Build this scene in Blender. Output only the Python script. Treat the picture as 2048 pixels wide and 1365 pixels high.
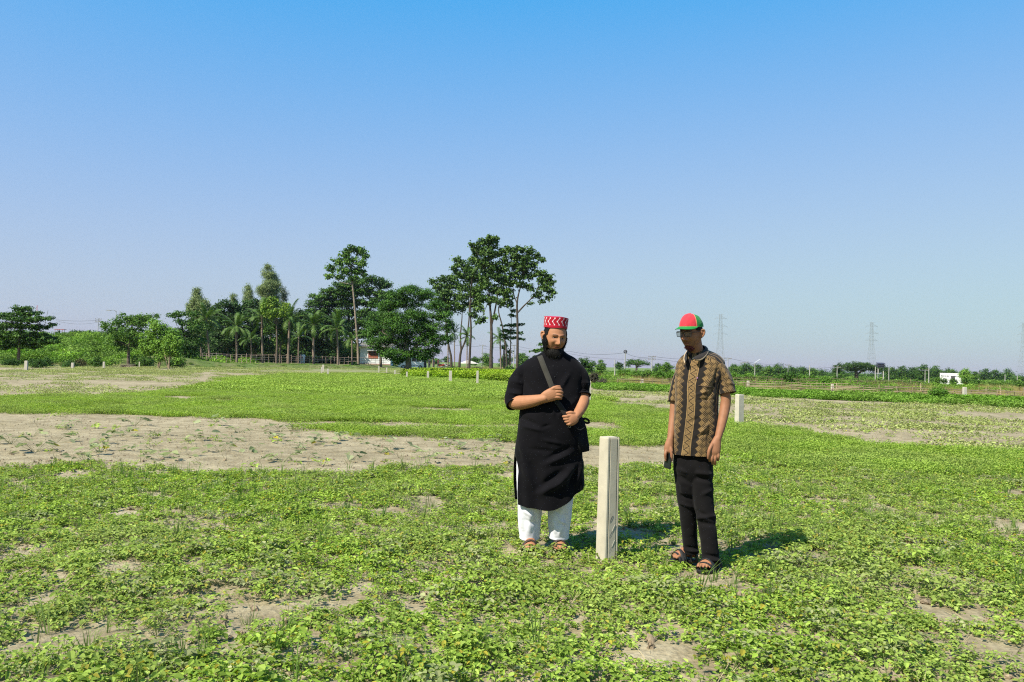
import bpy, math, random
import numpy as np
from mathutils import Vector, Matrix, Euler

for _o in list(bpy.data.objects):
    bpy.data.objects.remove(_o, do_unlink=True)
SC = bpy.context.scene
COL = SC.collection
R = math.radians
rng = np.random.default_rng(7)
random.seed(7)

# ------------------------------------------------------------------ camera, sky, sun, exposure
FPX, HC = 1700.0, 1.45           # focal length in photograph pixels (2048 wide), eye height in metres
PITCH, ROLL = math.atan((726 - 682.5) / FPX), R(1.43)
cam_data = bpy.data.cameras.new('camera')
cam_data.sensor_width = 36
cam_data.sensor_fit = 'HORIZONTAL'
cam_data.lens = FPX / 2048 * 36
cam_data.clip_start = 0.1
cam_data.clip_end = 6000
cam = bpy.data.objects.new('camera', cam_data)
COL.objects.link(cam)
CAMR = Matrix.Rotation(R(90) + PITCH, 3, 'X') @ Matrix.Rotation(ROLL, 3, 'Z')
cam.matrix_world = Matrix.Translation((0, 0, HC)) @ CAMR.to_4x4()
SC.camera = cam

SUN_EL, SHX, SHY = R(49), 0.74, 0.67      # elevation, horizontal direction the shadows run in
world = bpy.data.worlds.new('World')
SC.world = world
world.use_nodes = True
nt = world.node_tree
nt.nodes.clear()
sky = nt.nodes.new('ShaderNodeTexSky')
sky.sky_type = 'NISHITA'
sky.sun_disc = False
sky.sun_elevation = SUN_EL
sky.sun_rotation = math.atan2(-SHX, -SHY)
sky.altitude = 0
sky.air_density = 1.0
sky.dust_density = 0.6
sky.ozone_density = 3.5
# one tone curve over the whole sky (a camera's response): keeps the blue, holds back the glare at the horizon
bg = nt.nodes.new('ShaderNodeBackground')
bg.inputs['Strength'].default_value = 0.1
wo = nt.nodes.new('ShaderNodeOutputWorld')
sp = nt.nodes.new('ShaderNodeSeparateColor')
cb = nt.nodes.new('ShaderNodeCombineColor')
def _m(op, x, y):
    n = nt.nodes.new('ShaderNodeMath')
    n.operation = op
    for i, v in enumerate((x, y)):
        if hasattr(v, 'is_linked'):
            nt.links.new(v, n.inputs[i])
        else:
            n.inputs[i].default_value = v
    return n.outputs[0]
nt.links.new(sky.outputs[0], sp.inputs[0])
_r, _g, _b = sp.outputs[0], sp.outputs[1], sp.outputs[2]
_rr = _m('SUBTRACT', 1.0, _m('POWER', math.e, _m('MULTIPLY', _m('SUBTRACT', _r, 0.95), -0.9)))
nt.links.new(_m('MAXIMUM', _m('MULTIPLY', _rr, 2.425), 0.12), cb.inputs[0])
nt.links.new(_m('MULTIPLY', _m('MULTIPLY', _m('POWER', _b, 0.432), _m('POWER', _r, 0.119)), 1.131), cb.inputs[1])
nt.links.new(_m('MULTIPLY', _m('MULTIPLY', _m('POWER', _b, 0.286), _m('POWER', _r, -0.256)), 3.01), cb.inputs[2])
nt.links.new(cb.outputs[0], bg.inputs['Color'])
nt.links.new(bg.outputs[0], wo.inputs['Surface'])
sun_d = bpy.data.lights.new('sun', 'SUN')
sun_d.energy = 4.6
sun_d.angle = R(0.53)
sun_d.color = (1.0, 0.94, 0.82)
sun = bpy.data.objects.new('sun', sun_d)
COL.objects.link(sun)
sun.location = (-20, -20, 40)
sdir = Vector((SHX * math.cos(SUN_EL), SHY * math.cos(SUN_EL), -math.sin(SUN_EL)))
sun.rotation_euler = sdir.to_track_quat('-Z', 'Y').to_euler()

vs = SC.view_settings
vs.view_transform = 'Standard'
vs.look = 'None'
vs.gamma = 1
vs.use_curve_mapping = False
vs.exposure = 1.05
SC.cycles.use_denoising = False
SC.cycles.filter_width = 1.15
SC.cycles.sample_clamp_indirect = 1.5
SC.cycles.max_bounces = 6
SC.cycles.diffuse_bounces = 3
SC.cycles.transmission_bounces = 3
SC.cycles.transparent_max_bounces = 6
SC.cycles.volume_bounces = 0

# ------------------------------------------------------------------ picture <-> place
_CR = np.array(CAMR)
def ray(px, py):
    px = np.asarray(px, float); py = np.asarray(py, float)
    d = np.stack([(px - 1024) / FPX, -(py - 682.5) / FPX, -np.ones_like(px)], -1)
    return d @ _CR.T
def at(px, py, depth):
    """point seen at pixel (px, py) of the photograph at a distance of depth metres along y"""
    d = ray(px, py)
    k = np.asarray(depth, float) / d[..., 1]
    return np.array([0, 0, HC]) + d * k[..., None]
def gnd(px, py, z=0.0):
    d = ray(px, py)
    k = (z - HC) / d[..., 2]
    return np.array([0, 0, HC]) + d * k[..., None]
def gdist(px, py):
    return float(gnd(px, py)[1])
def xat(px, depth):
    return float(at(px, 730, depth)[0])

# ------------------------------------------------------------------ noise
def _h(ix, iy, iz, seed):
    n = (ix * 374761393 + iy * 668265263 + iz * 2147483647 + seed * 974711) & 0xFFFFFFFF
    n = ((n ^ (n >> 13)) * 1274126177) & 0xFFFFFFFF
    n = n ^ (n >> 16)
    return (n & 0xFFFF) / 65535.0
def vnoise(x, y, z=0.0, seed=0):
    x, y, z = np.broadcast_arrays(np.asarray(x, float), np.asarray(y, float), np.asarray(z, float))
    ix, iy, iz = np.floor(x).astype(np.int64), np.floor(y).astype(np.int64), np.floor(z).astype(np.int64)
    fx, fy, fz = x - ix, y - iy, z - iz
    fx, fy, fz = [f * f * (3 - 2 * f) for f in (fx, fy, fz)]
    o = 0
    for a in (0, 1):
        for b in (0, 1):
            for c in (0, 1):
                w = (fx if a else 1 - fx) * (fy if b else 1 - fy) * (fz if c else 1 - fz)
                o = o + w * _h(ix + a, iy + b, iz + c, seed)
    return o
def fbm(x, y, z=0.0, octv=3, seed=0):
    o, a, t = 0, 0.5, 0
    for k in range(octv):
        o = o + a * vnoise(np.asarray(x) * 2 ** k, np.asarray(y) * 2 ** k, np.asarray(z) * 2 ** k, seed + k)
        t += a
        a *= 0.5
    return o / t
def sst(a, b, x):
    t = np.clip((np.asarray(x, float) - a) / (b - a), 0, 1)
    return t * t * (3 - 2 * t)
def inpoly(x, y, poly):
    poly = np.asarray(poly)
    r = np.zeros(x.shape, bool)
    j = len(poly) - 1
    for i in range(len(poly)):
        xi, yi, xj, yj = *poly[i], *poly[j]
        c = ((yi > y) != (yj > y)) & (x < (xj - xi) * (y - yi) / (yj - yi + 1e-12) + xi)
        r ^= c
        j = i
    return r

# ------------------------------------------------------------------ objects, meshes
def tag(o, label=None, cat=None, group=None, kind=None):
    if label: o['label'] = label
    if cat: o['category'] = cat
    if group: o['group'] = group
    if kind: o['kind'] = kind
    return o
def empty(name, loc, label=None, cat=None, group=None, rz=0.0, kind=None):
    o = bpy.data.objects.new(name, None)
    o.empty_display_size = 0.2
    COL.objects.link(o)
    o.location = [float(v) for v in loc]
    o.rotation_euler = (0, 0, rz)
    return tag(o, label, cat, group, kind)
class MB:
    """collects pieces of geometry and links them as ONE mesh object"""
    def __init__(s):
        s.V, s.F, s.C, s.M, s.n = [], [], [], [], 0
    def add(s, V, F, col=(1, 1, 1), m=0):
        V = np.asarray(V, float).reshape(-1, 3)
        F = np.asarray(F, np.int64)
        s.V.append(V)
        s.F.append(F + s.n)
        c = np.asarray(col, float)
        s.C.append(np.broadcast_to(c, (len(V), 3)) if c.ndim == 1 else c)
        s.M.append(np.full(len(F), m, np.int32))
        s.n += len(V)
        return s
    def grid(s, G, closed=True, caps=(False, False), col=(1, 1, 1), m=0, keep=None):
        r, n = G.shape[:2]
        idx = np.arange(r * n).reshape(r, n)
        if closed:
            nx = np.roll(idx, -1, 1)
            q = np.stack([idx[:-1], nx[:-1], nx[1:], idx[1:]], -1)
        else:
            q = np.stack([idx[:-1, :-1], idx[:-1, 1:], idx[1:, 1:], idx[1:, :-1]], -1)
        q = q.reshape(-1, 4)
        if keep is not None:
            k = keep.reshape(-1)
            q = q[k[q].all(1)]
        col = np.asarray(col, float)
        c2 = col.reshape(-1, 3) if col.ndim == 3 else col
        s.add(G.reshape(-1, 3), q, c2, m)
        for cap, row, flip in ((caps[0], 0, True), (caps[1], r - 1, False)):
            if cap:
                cen = G[row].mean(0)
                V = np.vstack([G[row], cen])
                i = np.arange(n)
                j = (i + 1) % n
                f = np.stack([j, i, np.full(n, n)], -1) if flip else np.stack([i, j, np.full(n, n)], -1)
                cc = col[row] if col.ndim == 3 else col
                if col.ndim == 3:
                    cc = np.vstack([cc, cc.mean(0)])
                s.add(V, f, cc, m)
        return s
    def box(s, c, h, rot=None, col=(1, 1, 1), m=0):
        V = np.array([[x, y, z] for x in (-1, 1) for y in (-1, 1) for z in (-1, 1)], float) * np.asarray(h, float)
        if rot is not None:
            V = V @ np.asarray(rot).T
        V = V + np.asarray(c, float)
        F = [[0, 1, 3, 2], [4, 6, 7, 5], [0, 4, 5, 1], [2, 3, 7, 6], [0, 2, 6, 4], [1, 5, 7, 3]]
        return s.add(V, F, col, m)
    def rod(s, a, b, r, r2=None, n=6, col=(1, 1, 1), m=0):
        return s.grid(tube([a, b], [r, r if r2 is None else r2], n=n, rows=2, rnd=False), caps=(True, True), col=col, m=m)
    def mesh(s, name, mats, smooth=True):
        V = np.concatenate(s.V)
        me = bpy.data.meshes.new(name)
        me.vertices.add(len(V))
        me.vertices.foreach_set('co', V.astype(np.float32).ravel())
        li = np.concatenate([f.ravel() for f in s.F]).astype(np.int32)
        sz = np.concatenate([np.full(len(f), f.shape[1]) for f in s.F])
        st = np.concatenate([[0], np.cumsum(sz)[:-1]]).astype(np.int32)
        me.loops.add(len(li))
        me.loops.foreach_set('vertex_index', li)
        me.polygons.add(len(st))
        me.polygons.foreach_set('loop_start', st)
        me.polygons.foreach_set('material_index', np.concatenate(s.M))
        me.polygons.foreach_set('use_smooth', np.full(len(st), bool(smooth)))
        me.update(calc_edges=True)
        at_ = me.color_attributes.new('Col', 'FLOAT_COLOR', 'POINT')
        c = np.ones((len(V), 4), np.float32)
        c[:, :3] = np.concatenate(s.C)
        at_.data.foreach_set('color', c.ravel())
        for m in (mats if isinstance(mats, (list, tuple)) else [mats]):
            me.materials.append(m)
        return me
    def build(s, name, mats, parent=None, smooth=True):
        return link(name, s.mesh(name, mats, smooth), parent)
def link(name, me, parent=None):
    o = bpy.data.objects.new(name, me)
    COL.objects.link(o)
    if parent is not None:
        o.parent = parent
    return o
def copy_tree(o, parent=None):
    c = o.copy()
    COL.objects.link(c)
    c.parent = parent
    for ch in [k for k in KIDS.get(o.name, [])]:
        copy_tree(ch, c)
    return c
KIDS = {}

def crom(P, m):
    """smooth curve through the points P (k x d), m samples"""
    P = np.asarray(P, float)
    if len(P) == 2:
        t = np.linspace(0, 1, m)[:, None]
        return P[0] * (1 - t) + P[1] * t
    Q = np.vstack([2 * P[0] - P[1], P, 2 * P[-1] - P[-2]])
    u = np.linspace(0, len(P) - 1 - 1e-9, m)
    i = u.astype(int)
    t = (u - i)[:, None]
    p0, p1, p2, p3 = Q[i], Q[i + 1], Q[i + 2], Q[i + 3]
    return 0.5 * (2 * p1 + (p2 - p0) * t + (2 * p0 - 5 * p1 + 4 * p2 - p3) * t * t + (3 * p1 - p0 - 3 * p2 + p3) * t ** 3)
def tube(path, rad, n=12, rows=None, rnd=True, ref=(0, 1, 0.01)):
    """grid of rings along a path; rad is a radius, or (across, along ref) per point"""
    path = np.asarray(path, float)
    rad = np.asarray([(r, r) if np.isscalar(r) else r for r in rad], float)
    rows = rows or (len(path) - 1) * 5 + 1
    P = crom(path, rows)
    r = np.maximum(crom(rad, rows), 1e-4)
    T = np.gradient(P, axis=0)
    T /= np.linalg.norm(T, axis=1)[:, None] + 1e-9
    ref = np.broadcast_to(np.asarray(ref, float), T.shape)
    U = np.cross(ref, T)
    bad = np.linalg.norm(U, axis=1) < 0.05
    U[bad] = np.cross(np.array([0.3, 0.1, 1.0]), T[bad])
    U /= np.linalg.norm(U, axis=1)[:, None]
    Wd = np.cross(T, U)
    if rnd:      # rounded ends
        ks = [0.98, 0.85, 0.55, 0.12]
        def end(i, sg):
            rr = r[i].min()
            return [(P[i] + sg * T[i] * rr * s_, r[i] * math.sqrt(max(1 - s_ * s_, 0.001)), U[i], Wd[i]) for s_ in (0.3, 0.6, 0.85, 0.98)]
        a = end(0, -1)[::-1]
        b = end(-1, 1)
        P = np.vstack([[x[0] for x in a], P, [x[0] for x in b]])
        r = np.vstack([[x[1] for x in a], r, [x[1] for x in b]])
        U = np.vstack([[x[2] for x in a], U, [x[2] for x in b]])
        Wd = np.vstack([[x[3] for x in a], Wd, [x[3] for x in b]])
    t = np.linspace(0, 2 * math.pi, n, endpoint=False)
    return P[:, None] + U[:, None] * (np.cos(t)[None, :, None] * r[:, 0][:, None, None]) + Wd[:, None] * (np.sin(t)[None, :, None] * r[:, 1][:, None, None])
def gnormals(G, closed=True):
    if closed:
        du = np.roll(G, -1, 1) - np.roll(G, 1, 1)
    else:
        du = np.gradient(G, axis=1)
    dv = np.gradient(G, axis=0)
    N = np.cross(du, dv)
    return N / (np.linalg.norm(N, axis=-1, keepdims=True) + 1e-9)

def outn(G):
    N = gnormals(G)
    return N if ((G - G.mean(1, keepdims=True)) * N).sum() > 0 else -N

# ------------------------------------------------------------------ materials
def mat(name, col=None, rough=0.8, spec=0.3, noise=None, bump=None, translucent=0.0, sheen=0.0, var=0.0, wnoise=None, metal=0.0, rand=0.0):
    """col None = colour attribute 'Col'; noise=(scale, amount), bump=(scale, strength, distance), wnoise=(scale, colour) patchy tint by place"""
    m = bpy.data.materials.new(name)
    m.use_nodes = True
    t = m.node_tree
    t.nodes.clear()
    N, L = t.nodes.new, t.links.new
    out = N('ShaderNodeOutputMaterial')
    p = N('ShaderNodeBsdfPrincipled')
    p.inputs['Roughness'].default_value = rough
    p.inputs['Specular IOR Level'].default_value = spec
    p.inputs['Metallic'].default_value = metal
    if sheen:
        p.inputs['Sheen Weight'].default_value = sheen
    if col is None:
        a = N('ShaderNodeAttribute')
        a.attribute_name = 'Col'
        c = a.outputs['Color']
    else:
        a = N('ShaderNodeRGB')
        a.outputs[0].default_value = (*col, 1)
        c = a.outputs[0]
    geo = N('ShaderNodeNewGeometry')
    tc = N('ShaderNodeTexCoord')
    if wnoise:
        nz = N('ShaderNodeTexNoise')
        nz.inputs['Scale'].default_value = wnoise[0]
        nz.inputs['Detail'].default_value = 3
        L(geo.outputs['Position'], nz.inputs['Vector'])
        mr = N('ShaderNodeMapRange')
        mr.inputs['From Min'].default_value = 0.42
        mr.inputs['From Max'].default_value = 0.68
        mr.inputs['To Max'].default_value = wnoise[2] if len(wnoise) > 2 else 0.6
        L(nz.outputs['Fac'], mr.inputs['Value'])
        mx = N('ShaderNodeMix')
        mx.data_type = 'RGBA'
        L(mr.outputs['Result'], mx.inputs['Factor'])
        L(c, mx.inputs[6])
        mx.inputs[7].default_value = (*wnoise[1], 1)
        c = mx.outputs[2]
    if noise:
        nz = N('ShaderNodeTexNoise')
        nz.inputs['Scale'].default_value = noise[0]
        nz.inputs['Detail'].default_value = 5
        L(tc.outputs['Object'], nz.inputs['Vector'])
        mr = N('ShaderNodeMapRange')
        mr.inputs['From Min'].default_value = 0.25
        mr.inputs['From Max'].default_value = 0.75
        mr.inputs['To Min'].default_value = 1 - noise[1]
        mr.inputs['To Max'].default_value = 1 + noise[1]
        L(nz.outputs['Fac'], mr.inputs['Value'])
        mu = N('ShaderNodeVectorMath')
        mu.operation = 'SCALE'
        L(c, mu.inputs[0])
        L(mr.outputs['Result'], mu.inputs['Scale'])
        c = mu.outputs[0]
    if rand:
        oi = N('ShaderNodeObjectInfo')
        mr = N('ShaderNodeMapRange')
        mr.inputs['To Min'].default_value = 1 - rand
        mr.inputs['To Max'].default_value = 1 + rand
        L(oi.outputs['Random'], mr.inputs['Value'])
        mu = N('ShaderNodeVectorMath')
        mu.operation = 'SCALE'
        L(c, mu.inputs[0])
        L(mr.outputs['Result'], mu.inputs['Scale'])
        c = mu.outputs[0]
    L(c, p.inputs['Base Color'])
    if bump:
        nz = N('ShaderNodeTexNoise')
        nz.inputs['Scale'].default_value = bump[0]
        nz.inputs['Detail'].default_value = 4
        L(tc.outputs['Object'], nz.inputs['Vector'])
        b = N('ShaderNodeBump')
        b.inputs['Strength'].default_value = bump[1]
        b.inputs['Distance'].default_value = bump[2]
        L(nz.outputs['Fac'], b.inputs['Height'])
        L(b.outputs['Normal'], p.inputs['Normal'])
    sh = p.outputs[0]
    if translucent:
        tr = N('ShaderNodeBsdfTranslucent')
        hv = N('ShaderNodeHueSaturation')
        hv.inputs['Saturation'].default_value = 1.1
        hv.inputs['Value'].default_value = 1.1
        L(c, hv.inputs['Color'])
        L(hv.outputs[0], tr.inputs['Color'])
        ms = N('ShaderNodeMixShader')
        ms.inputs[0].default_value = translucent
        L(p.outputs[0], ms.inputs[1])
        L(tr.outputs[0], ms.inputs[2])
        sh = ms.outputs[0]
    L(sh, out.inputs['Surface'])
    return m
def glass_mat(name, tint=(0.8, 0.85, 0.85), alpha=0.25, rough=0.05):
    m = bpy.data.materials.new(name)
    m.use_nodes = True
    t = m.node_tree
    t.nodes.clear()
    out = t.nodes.new('ShaderNodeOutputMaterial')
    tr = t.nodes.new('ShaderNodeBsdfTransparent')
    tr.inputs[0].default_value = (*tint, 1)
    gl = t.nodes.new('ShaderNodeBsdfGlossy')
    gl.inputs['Roughness'].default_value = rough
    mx = t.nodes.new('ShaderNodeMixShader')
    mx.inputs[0].default_value = alpha
    t.links.new(tr.outputs[0], mx.inputs[1])
    t.links.new(gl.outputs[0], mx.inputs[2])
    t.links.new(mx.outputs[0], out.inputs['Surface'])
    return m

M = {}
M['leaf'] = mat('tree_leaf', None, 0.6, 0.25, translucent=0.22)
M['crop'] = mat('crop_leaf', None, 0.75, 0.15, translucent=0.42, rand=0.22, wnoise=(0.55, (0.26, 0.3, 0.1), 0.5))
M['cropfar'] = mat('crop_leaf_far', None, 0.75, 0.15, translucent=0.25, rand=0.2, wnoise=(0.12, (0.24, 0.29, 0.08), 0.4))
M['dry'] = mat('dry_leaf', None, 0.8, 0.2, translucent=0.15, rand=0.2)
M['bark'] = mat('bark', None, 0.9, 0.15, noise=(3.0, 0.45), bump=(6, 0.7, 0.05))
M['palmbark'] = mat('palm_bark', (0.17, 0.13, 0.1), 0.9, 0.15, noise=(4.0, 0.35))
M['concrete'] = mat('concrete', None, 0.9, 0.2, noise=(9.0, 0.14), bump=(60, 0.2, 0.003))
M['bamboo'] = mat('bamboo', None, 0.7, 0.25, noise=(2.0, 0.3))
M['paint'] = mat('white_plaster', None, 0.85, 0.2, noise=(1.2, 0.14))
M['metal'] = mat('galvanised_steel', (0.19, 0.2, 0.2), 0.6, 0.3)
M['pole'] = mat('pole_concrete', (0.3, 0.29, 0.26), 0.9, 0.2, noise=(2, 0.15))
M['dark'] = mat('dark_rubber', (0.02, 0.02, 0.022), 0.7, 0.3)
M['wire'] = mat('wire', (0.05, 0.05, 0.05), 0.6, 0.3)
M['col'] = mat('painted', None, 0.6, 0.3)
M['gloss'] = mat('car_paint', None, 0.25, 0.5)
M['skin'] = mat('skin', None, 0.62, 0.22, noise=(22, 0.09), bump=(160, 0.15, 0.003))
M['cloth'] = mat('cloth', None, 0.85, 0.15, sheen=0.12, noise=(30, 0.1), bump=(420, 0.25, 0.002))
M['blackcloth'] = mat('black_cloth', None, 0.9, 0.03, sheen=0.03, noise=(9, 0.2), bump=(200, 0.08, 0.001))
M['hair'] = mat('hair', (0.004, 0.0035, 0.003), 0.7, 0.15, bump=(190, 0.8, 0.004))
M['plastic'] = mat('black_plastic', (0.012, 0.012, 0.014), 0.3, 0.5)
M['leather'] = mat('sandal_leather', None, 0.6, 0.35, noise=(40, 0.2))
M['glass'] = glass_mat('spectacle_lens', (0.55, 0.57, 0.54), 0.06)  # grey tint stands in for the brim's shade over the eyes
M['carglass'] = mat('car_window', (0.012, 0.015, 0.017), 0.08, 0.6)

# ------------------------------------------------------------------ the ground
def gh(x, y):
    """height of the field: low bumps and clods, dying out with distance"""
    x = np.asarray(x, float); y = np.asarray(y, float)
    d = np.hypot(x, y)
    k = 1 - sst(18, 45, d)
    f = 1 - sst(9, 16, d)
    drop = -2.8 * sst(80, 105, y) * sst(0.04, 0.09, x / np.maximum(np.abs(y), 1))
    return drop + k * (0.07 * (fbm(x * 0.8, y * 0.8, 0, 3, 11) - 0.5)) + f * (0.035 * (fbm(x * 4.5, y * 4.5, 0, 3, 12) - 0.5) + 0.014 * (fbm(x * 15, y * 15, 0, 2, 13) - 0.5))
def soil_material():
    m = bpy.data.materials.new('dry_soil')
    m.use_nodes = True
    t = m.node_tree
    t.nodes.clear()
    N, L = t.nodes.new, t.links.new
    out = N('ShaderNodeOutputMaterial')
    p = N('ShaderNodeBsdfPrincipled')
    p.inputs['Roughness'].default_value = 0.95
    p.inputs['Specular IOR Level'].default_value = 0.1
    g = N('ShaderNodeNewGeometry')
    def noise(sc, det):
        n = N('ShaderNodeTexNoise')
        n.inputs['Scale'].default_value = sc
        n.inputs['Detail'].default_value = det
        L(g.outputs['Position'], n.inputs['Vector'])
        return n
    n1, n2, n3 = noise(0.35, 4), noise(3.5, 6), noise(28, 4)
    r = N('ShaderNodeValToRGB')
    r.color_ramp.elements[0].position = 0.3
    r.color_ramp.elements[0].color = (0.228, 0.196, 0.126, 1)
    r.color_ramp.elements[1].position = 0.72
    r.color_ramp.elements[1].color = (0.33, 0.288, 0.195, 1)
    L(n1.outputs['Fac'], r.inputs[0])
    r2 = N('ShaderNodeValToRGB')
    r2.color_ramp.elements[0].position = 0.33
    r2.color_ramp.elements[0].color = (0.72, 0.68, 0.62, 1)
    r2.color_ramp.elements[1].position = 0.62
    r2.color_ramp.elements[1].color = (1.08, 1.06, 1.02, 1)
    L(n2.outputs['Fac'], r2.inputs[0])
    mu = N('ShaderNodeMix')
    mu.data_type = 'RGBA'
    mu.blend_type = 'MULTIPLY'
    mu.inputs['Factor'].default_value = 1
    L(r.outputs[0], mu.inputs[6])
    L(r2.outputs[0], mu.inputs[7])
    r3 = N('ShaderNodeValToRGB')
    r3.color_ramp.elements[0].position = 0.35
    r3.color_ramp.elements[0].color = (0.75, 0.73, 0.7, 1)
    r3.color_ramp.elements[1].position = 0.6
    r3.color_ramp.elements[1].color = (1.05, 1.05, 1.05, 1)
    L(n3.outputs['Fac'], r3.inputs[0])
    mu2 = N('ShaderNodeMix')
    mu2.data_type = 'RGBA'
    mu2.blend_type = 'MULTIPLY'
    mu2.inputs['Factor'].default_value = 0.8
    L(mu.outputs[2], mu2.inputs[6])
    L(r3.outputs[0], mu2.inputs[7])
    # thin weeds over the farther land
    n4 = noise(0.12, 5)
    sep = N('ShaderNodeSeparateXYZ')
    L(g.outputs['Position'], sep.inputs[0])
    mr = N('ShaderNodeMapRange')
    mr.inputs['From Min'].default_value = 70
    mr.inputs['From Max'].default_value = 130
    L(sep.outputs['Y'], mr.inputs['Value'])
    ad = N('ShaderNodeMath')
    ad.operation = 'MULTIPLY'
    L(mr.outputs[0], ad.inputs[0])
    mr2 = N('ShaderNodeMapRange')
    mr2.inputs['From Min'].default_value = 0.25
    mr2.inputs['From Max'].default_value = 0.6
    mr2.inputs['To Min'].default_value = 0.55
    L(n4.outputs['Fac'], mr2.inputs['Value'])
    L(mr2.outputs[0], ad.inputs[1])
    mx = N('ShaderNodeMix')
    mx.data_type = 'RGBA'
    L(ad.outputs[0], mx.inputs['Factor'])
    L(mu2.outputs[2], mx.inputs[6])
    mx.inputs[7].default_value = (0.1, 0.16, 0.035, 1)
    L(mx.outputs[2], p.inputs['Base Color'])
    b = N('ShaderNodeBump')
    b.inputs['Strength'].default_value = 0.7
    b.inputs['Distance'].default_value = 0.02
    L(n3.outputs['Fac'], b.inputs['Height'])
    b2 = N('ShaderNodeBump')
    b2.inputs['Strength'].default_value = 0.5
    b2.inputs['Distance'].default_value = 0.06
    L(n2.outputs['Fac'], b2.inputs['Height'])
    L(b.outputs['Normal'], b2.inputs['Normal'])
    L(b2.outputs['Normal'], p.inputs['Normal'])
    L(p.outputs[0], out.inputs['Surface'])
    return m
M['soil'] = soil_material()
def spaced(lo, hi, step, far):
    a = [lo]
    s = step
    while a[-1] < far:
        s *= 1.13
        a.append(a[-1] + s)
    return np.array(a[1:])
_in = np.arange(-8, 8.01, 0.065)
_far = spaced(8, 8, 0.065, 1600)
gx = np.concatenate([-_far[::-1], _in, _far])
gy = np.concatenate([-(spaced(-2.8, 8, 0.05, 40)[::-1]), np.arange(2.8, 16, 0.055), spaced(16, 16, 0.055, 1700)])
GX, GY = np.meshgrid(gx, gy)
b = MB()
b.grid(np.stack([GX, GY, gh(GX, GY)], -1), closed=False)
tag(b.build('ground', M['soil']), kind='structure')

# grassy bank under the grove, with a low earth mound at its left end
M['bank'] = mat('grassy_earth', (0.085, 0.12, 0.03), 0.95, 0.1, noise=(1.5, 0.35), bump=(8, 0.8, 0.1), wnoise=(0.25, (0.19, 0.15, 0.08), 0.55))
BKA, BKB = gnd(360, 734), gnd(800, 740)
def bank_h(x, y):
    f = BKA[1] + (BKB[1] - BKA[1]) * (x - BKA[0]) / (BKB[0] - BKA[0])
    e = sst(0, 3.5, y - f) * (1 - sst(-23, -20, x)) * sst(-52, -48, x)
    mx = xat(418, 118)
    m = np.exp(-(((x - mx) / 3.4) ** 2)) * sst(0, 3.0, y - f) * (1 - sst(6, 12, y - f))
    return 0.5 * e + 0.75 * m - 0.06
bx, by = np.meshgrid(np.arange(-56, -18, 0.5), np.arange(95, 205, 0.5))
bz = bank_h(bx, by) + 0.1 * (fbm(bx * 0.6, by * 0.6, 0, 3, 5) - 0.5) * sst(0.0, 0.3, bank_h(bx, by))
b = MB()
b.grid(np.stack([bx, by, bz], -1), closed=False)
tag(b.build('grassy_bank', M['bank']), kind='structure')

# road embankment far left
def emb_h(x, y):
    return np.minimum(4.5, 4.5 * sst(80, 205, y) + 0.012 * (y - 84)) * (1 - sst(-.45, -.40, x / y)) 
ex, ey = np.meshgrid(np.arange(-300, -40, 2.0), np.arange(84, 232, 2.0))
ez = np.minimum(emb_h(ex, ey), 4.6) + 0.35 * (fbm(ex * 0.2, ey * 0.2, 0, 3, 6) - 0.5) * sst(84, 90, ey) - 0.08
M['emb'] = mat('embankment_earth', (0.075, 0.13, 0.025), 0.95, 0.1, noise=(0.4, 0.3), bump=(3, 0.8, 0.2), wnoise=(0.09, (0.24, 0.17, 0.08), 0.5))
b = MB()
b.grid(np.stack([ex, ey, ez], -1), closed=False)
tag(b.build('road_embankment', M['emb']), kind='structure')

# ------------------------------------------------------------------ leaves, trees
def leaves(mb, P, Nn, size, aspect=0.6, col=(0.05, 0.1, 0.02), droop=0.0, fold=0.12):
    """leaf-sized four-sided faces at P facing Nn"""
    n = len(P)
    Nn = Nn / (np.linalg.norm(Nn, axis=1)[:, None] + 1e-9)
    t = rng.normal(size=(n, 3))
    t[:, 2] -= droop * 2.5
    t -= (t * Nn).sum(1)[:, None] * Nn
    t /= np.linalg.norm(t, axis=1)[:, None] + 1e-9
    s_ = np.cross(Nn, t)
    sz = (np.asarray(size) * rng.uniform(0.7, 1.3, n))[:, None]
    a = P - t * sz * 0.5
    c = P + t * sz * 0.5
    l = P + s_ * sz * aspect * 0.5 + Nn * sz * fold + t * sz * 0.06
    r_ = P - s_ * sz * aspect * 0.5 + Nn * sz * fold + t * sz * 0.06
    V = np.stack([a, r_, c, l], 1).reshape(-1, 3)
    F = np.arange(4 * n).reshape(n, 4)
    cc = np.repeat(col, 4, 0) if np.ndim(col) == 2 else col
    mb.add(V, F, cc)
def mixcol(n, cols, k=None, jit=0.18):
    cols = np.asarray(cols, float)
    w = rng.uniform(0, 1, n) if k is None else np.clip(k + rng.normal(0, 0.16, n), 0, 0.999)
    f = w * (len(cols) - 1)
    i = np.minimum(f.astype(int), len(cols) - 2) if len(cols) > 1 else np.zeros(n, int)
    g = (f - i)[:, None]
    c = cols[i] * (1 - g) + cols[np.minimum(i + 1, len(cols) - 1)] * g
    return c * rng.uniform(1 - jit, 1 + jit, n)[:, None]
DK = [(0.02, 0.055, 0.008), (0.042, 0.105, 0.012), (0.08, 0.165, 0.019)]
MID = [(0.035, 0.085, 0.012), (0.07, 0.155, 0.018), (0.12, 0.22, 0.028)]
LITE = [(0.085, 0.18, 0.02), (0.14, 0.27, 0.03), (0.2, 0.34, 0.045)]
PALE = [(0.13, 0.18, 0.06), (0.21, 0.27, 0.1), (0.29, 0.35, 0.15)]
YEL = [(0.07, 0.14, 0.02), (0.12, 0.22, 0.02), (0.22, 0.3, 0.03)]
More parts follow.
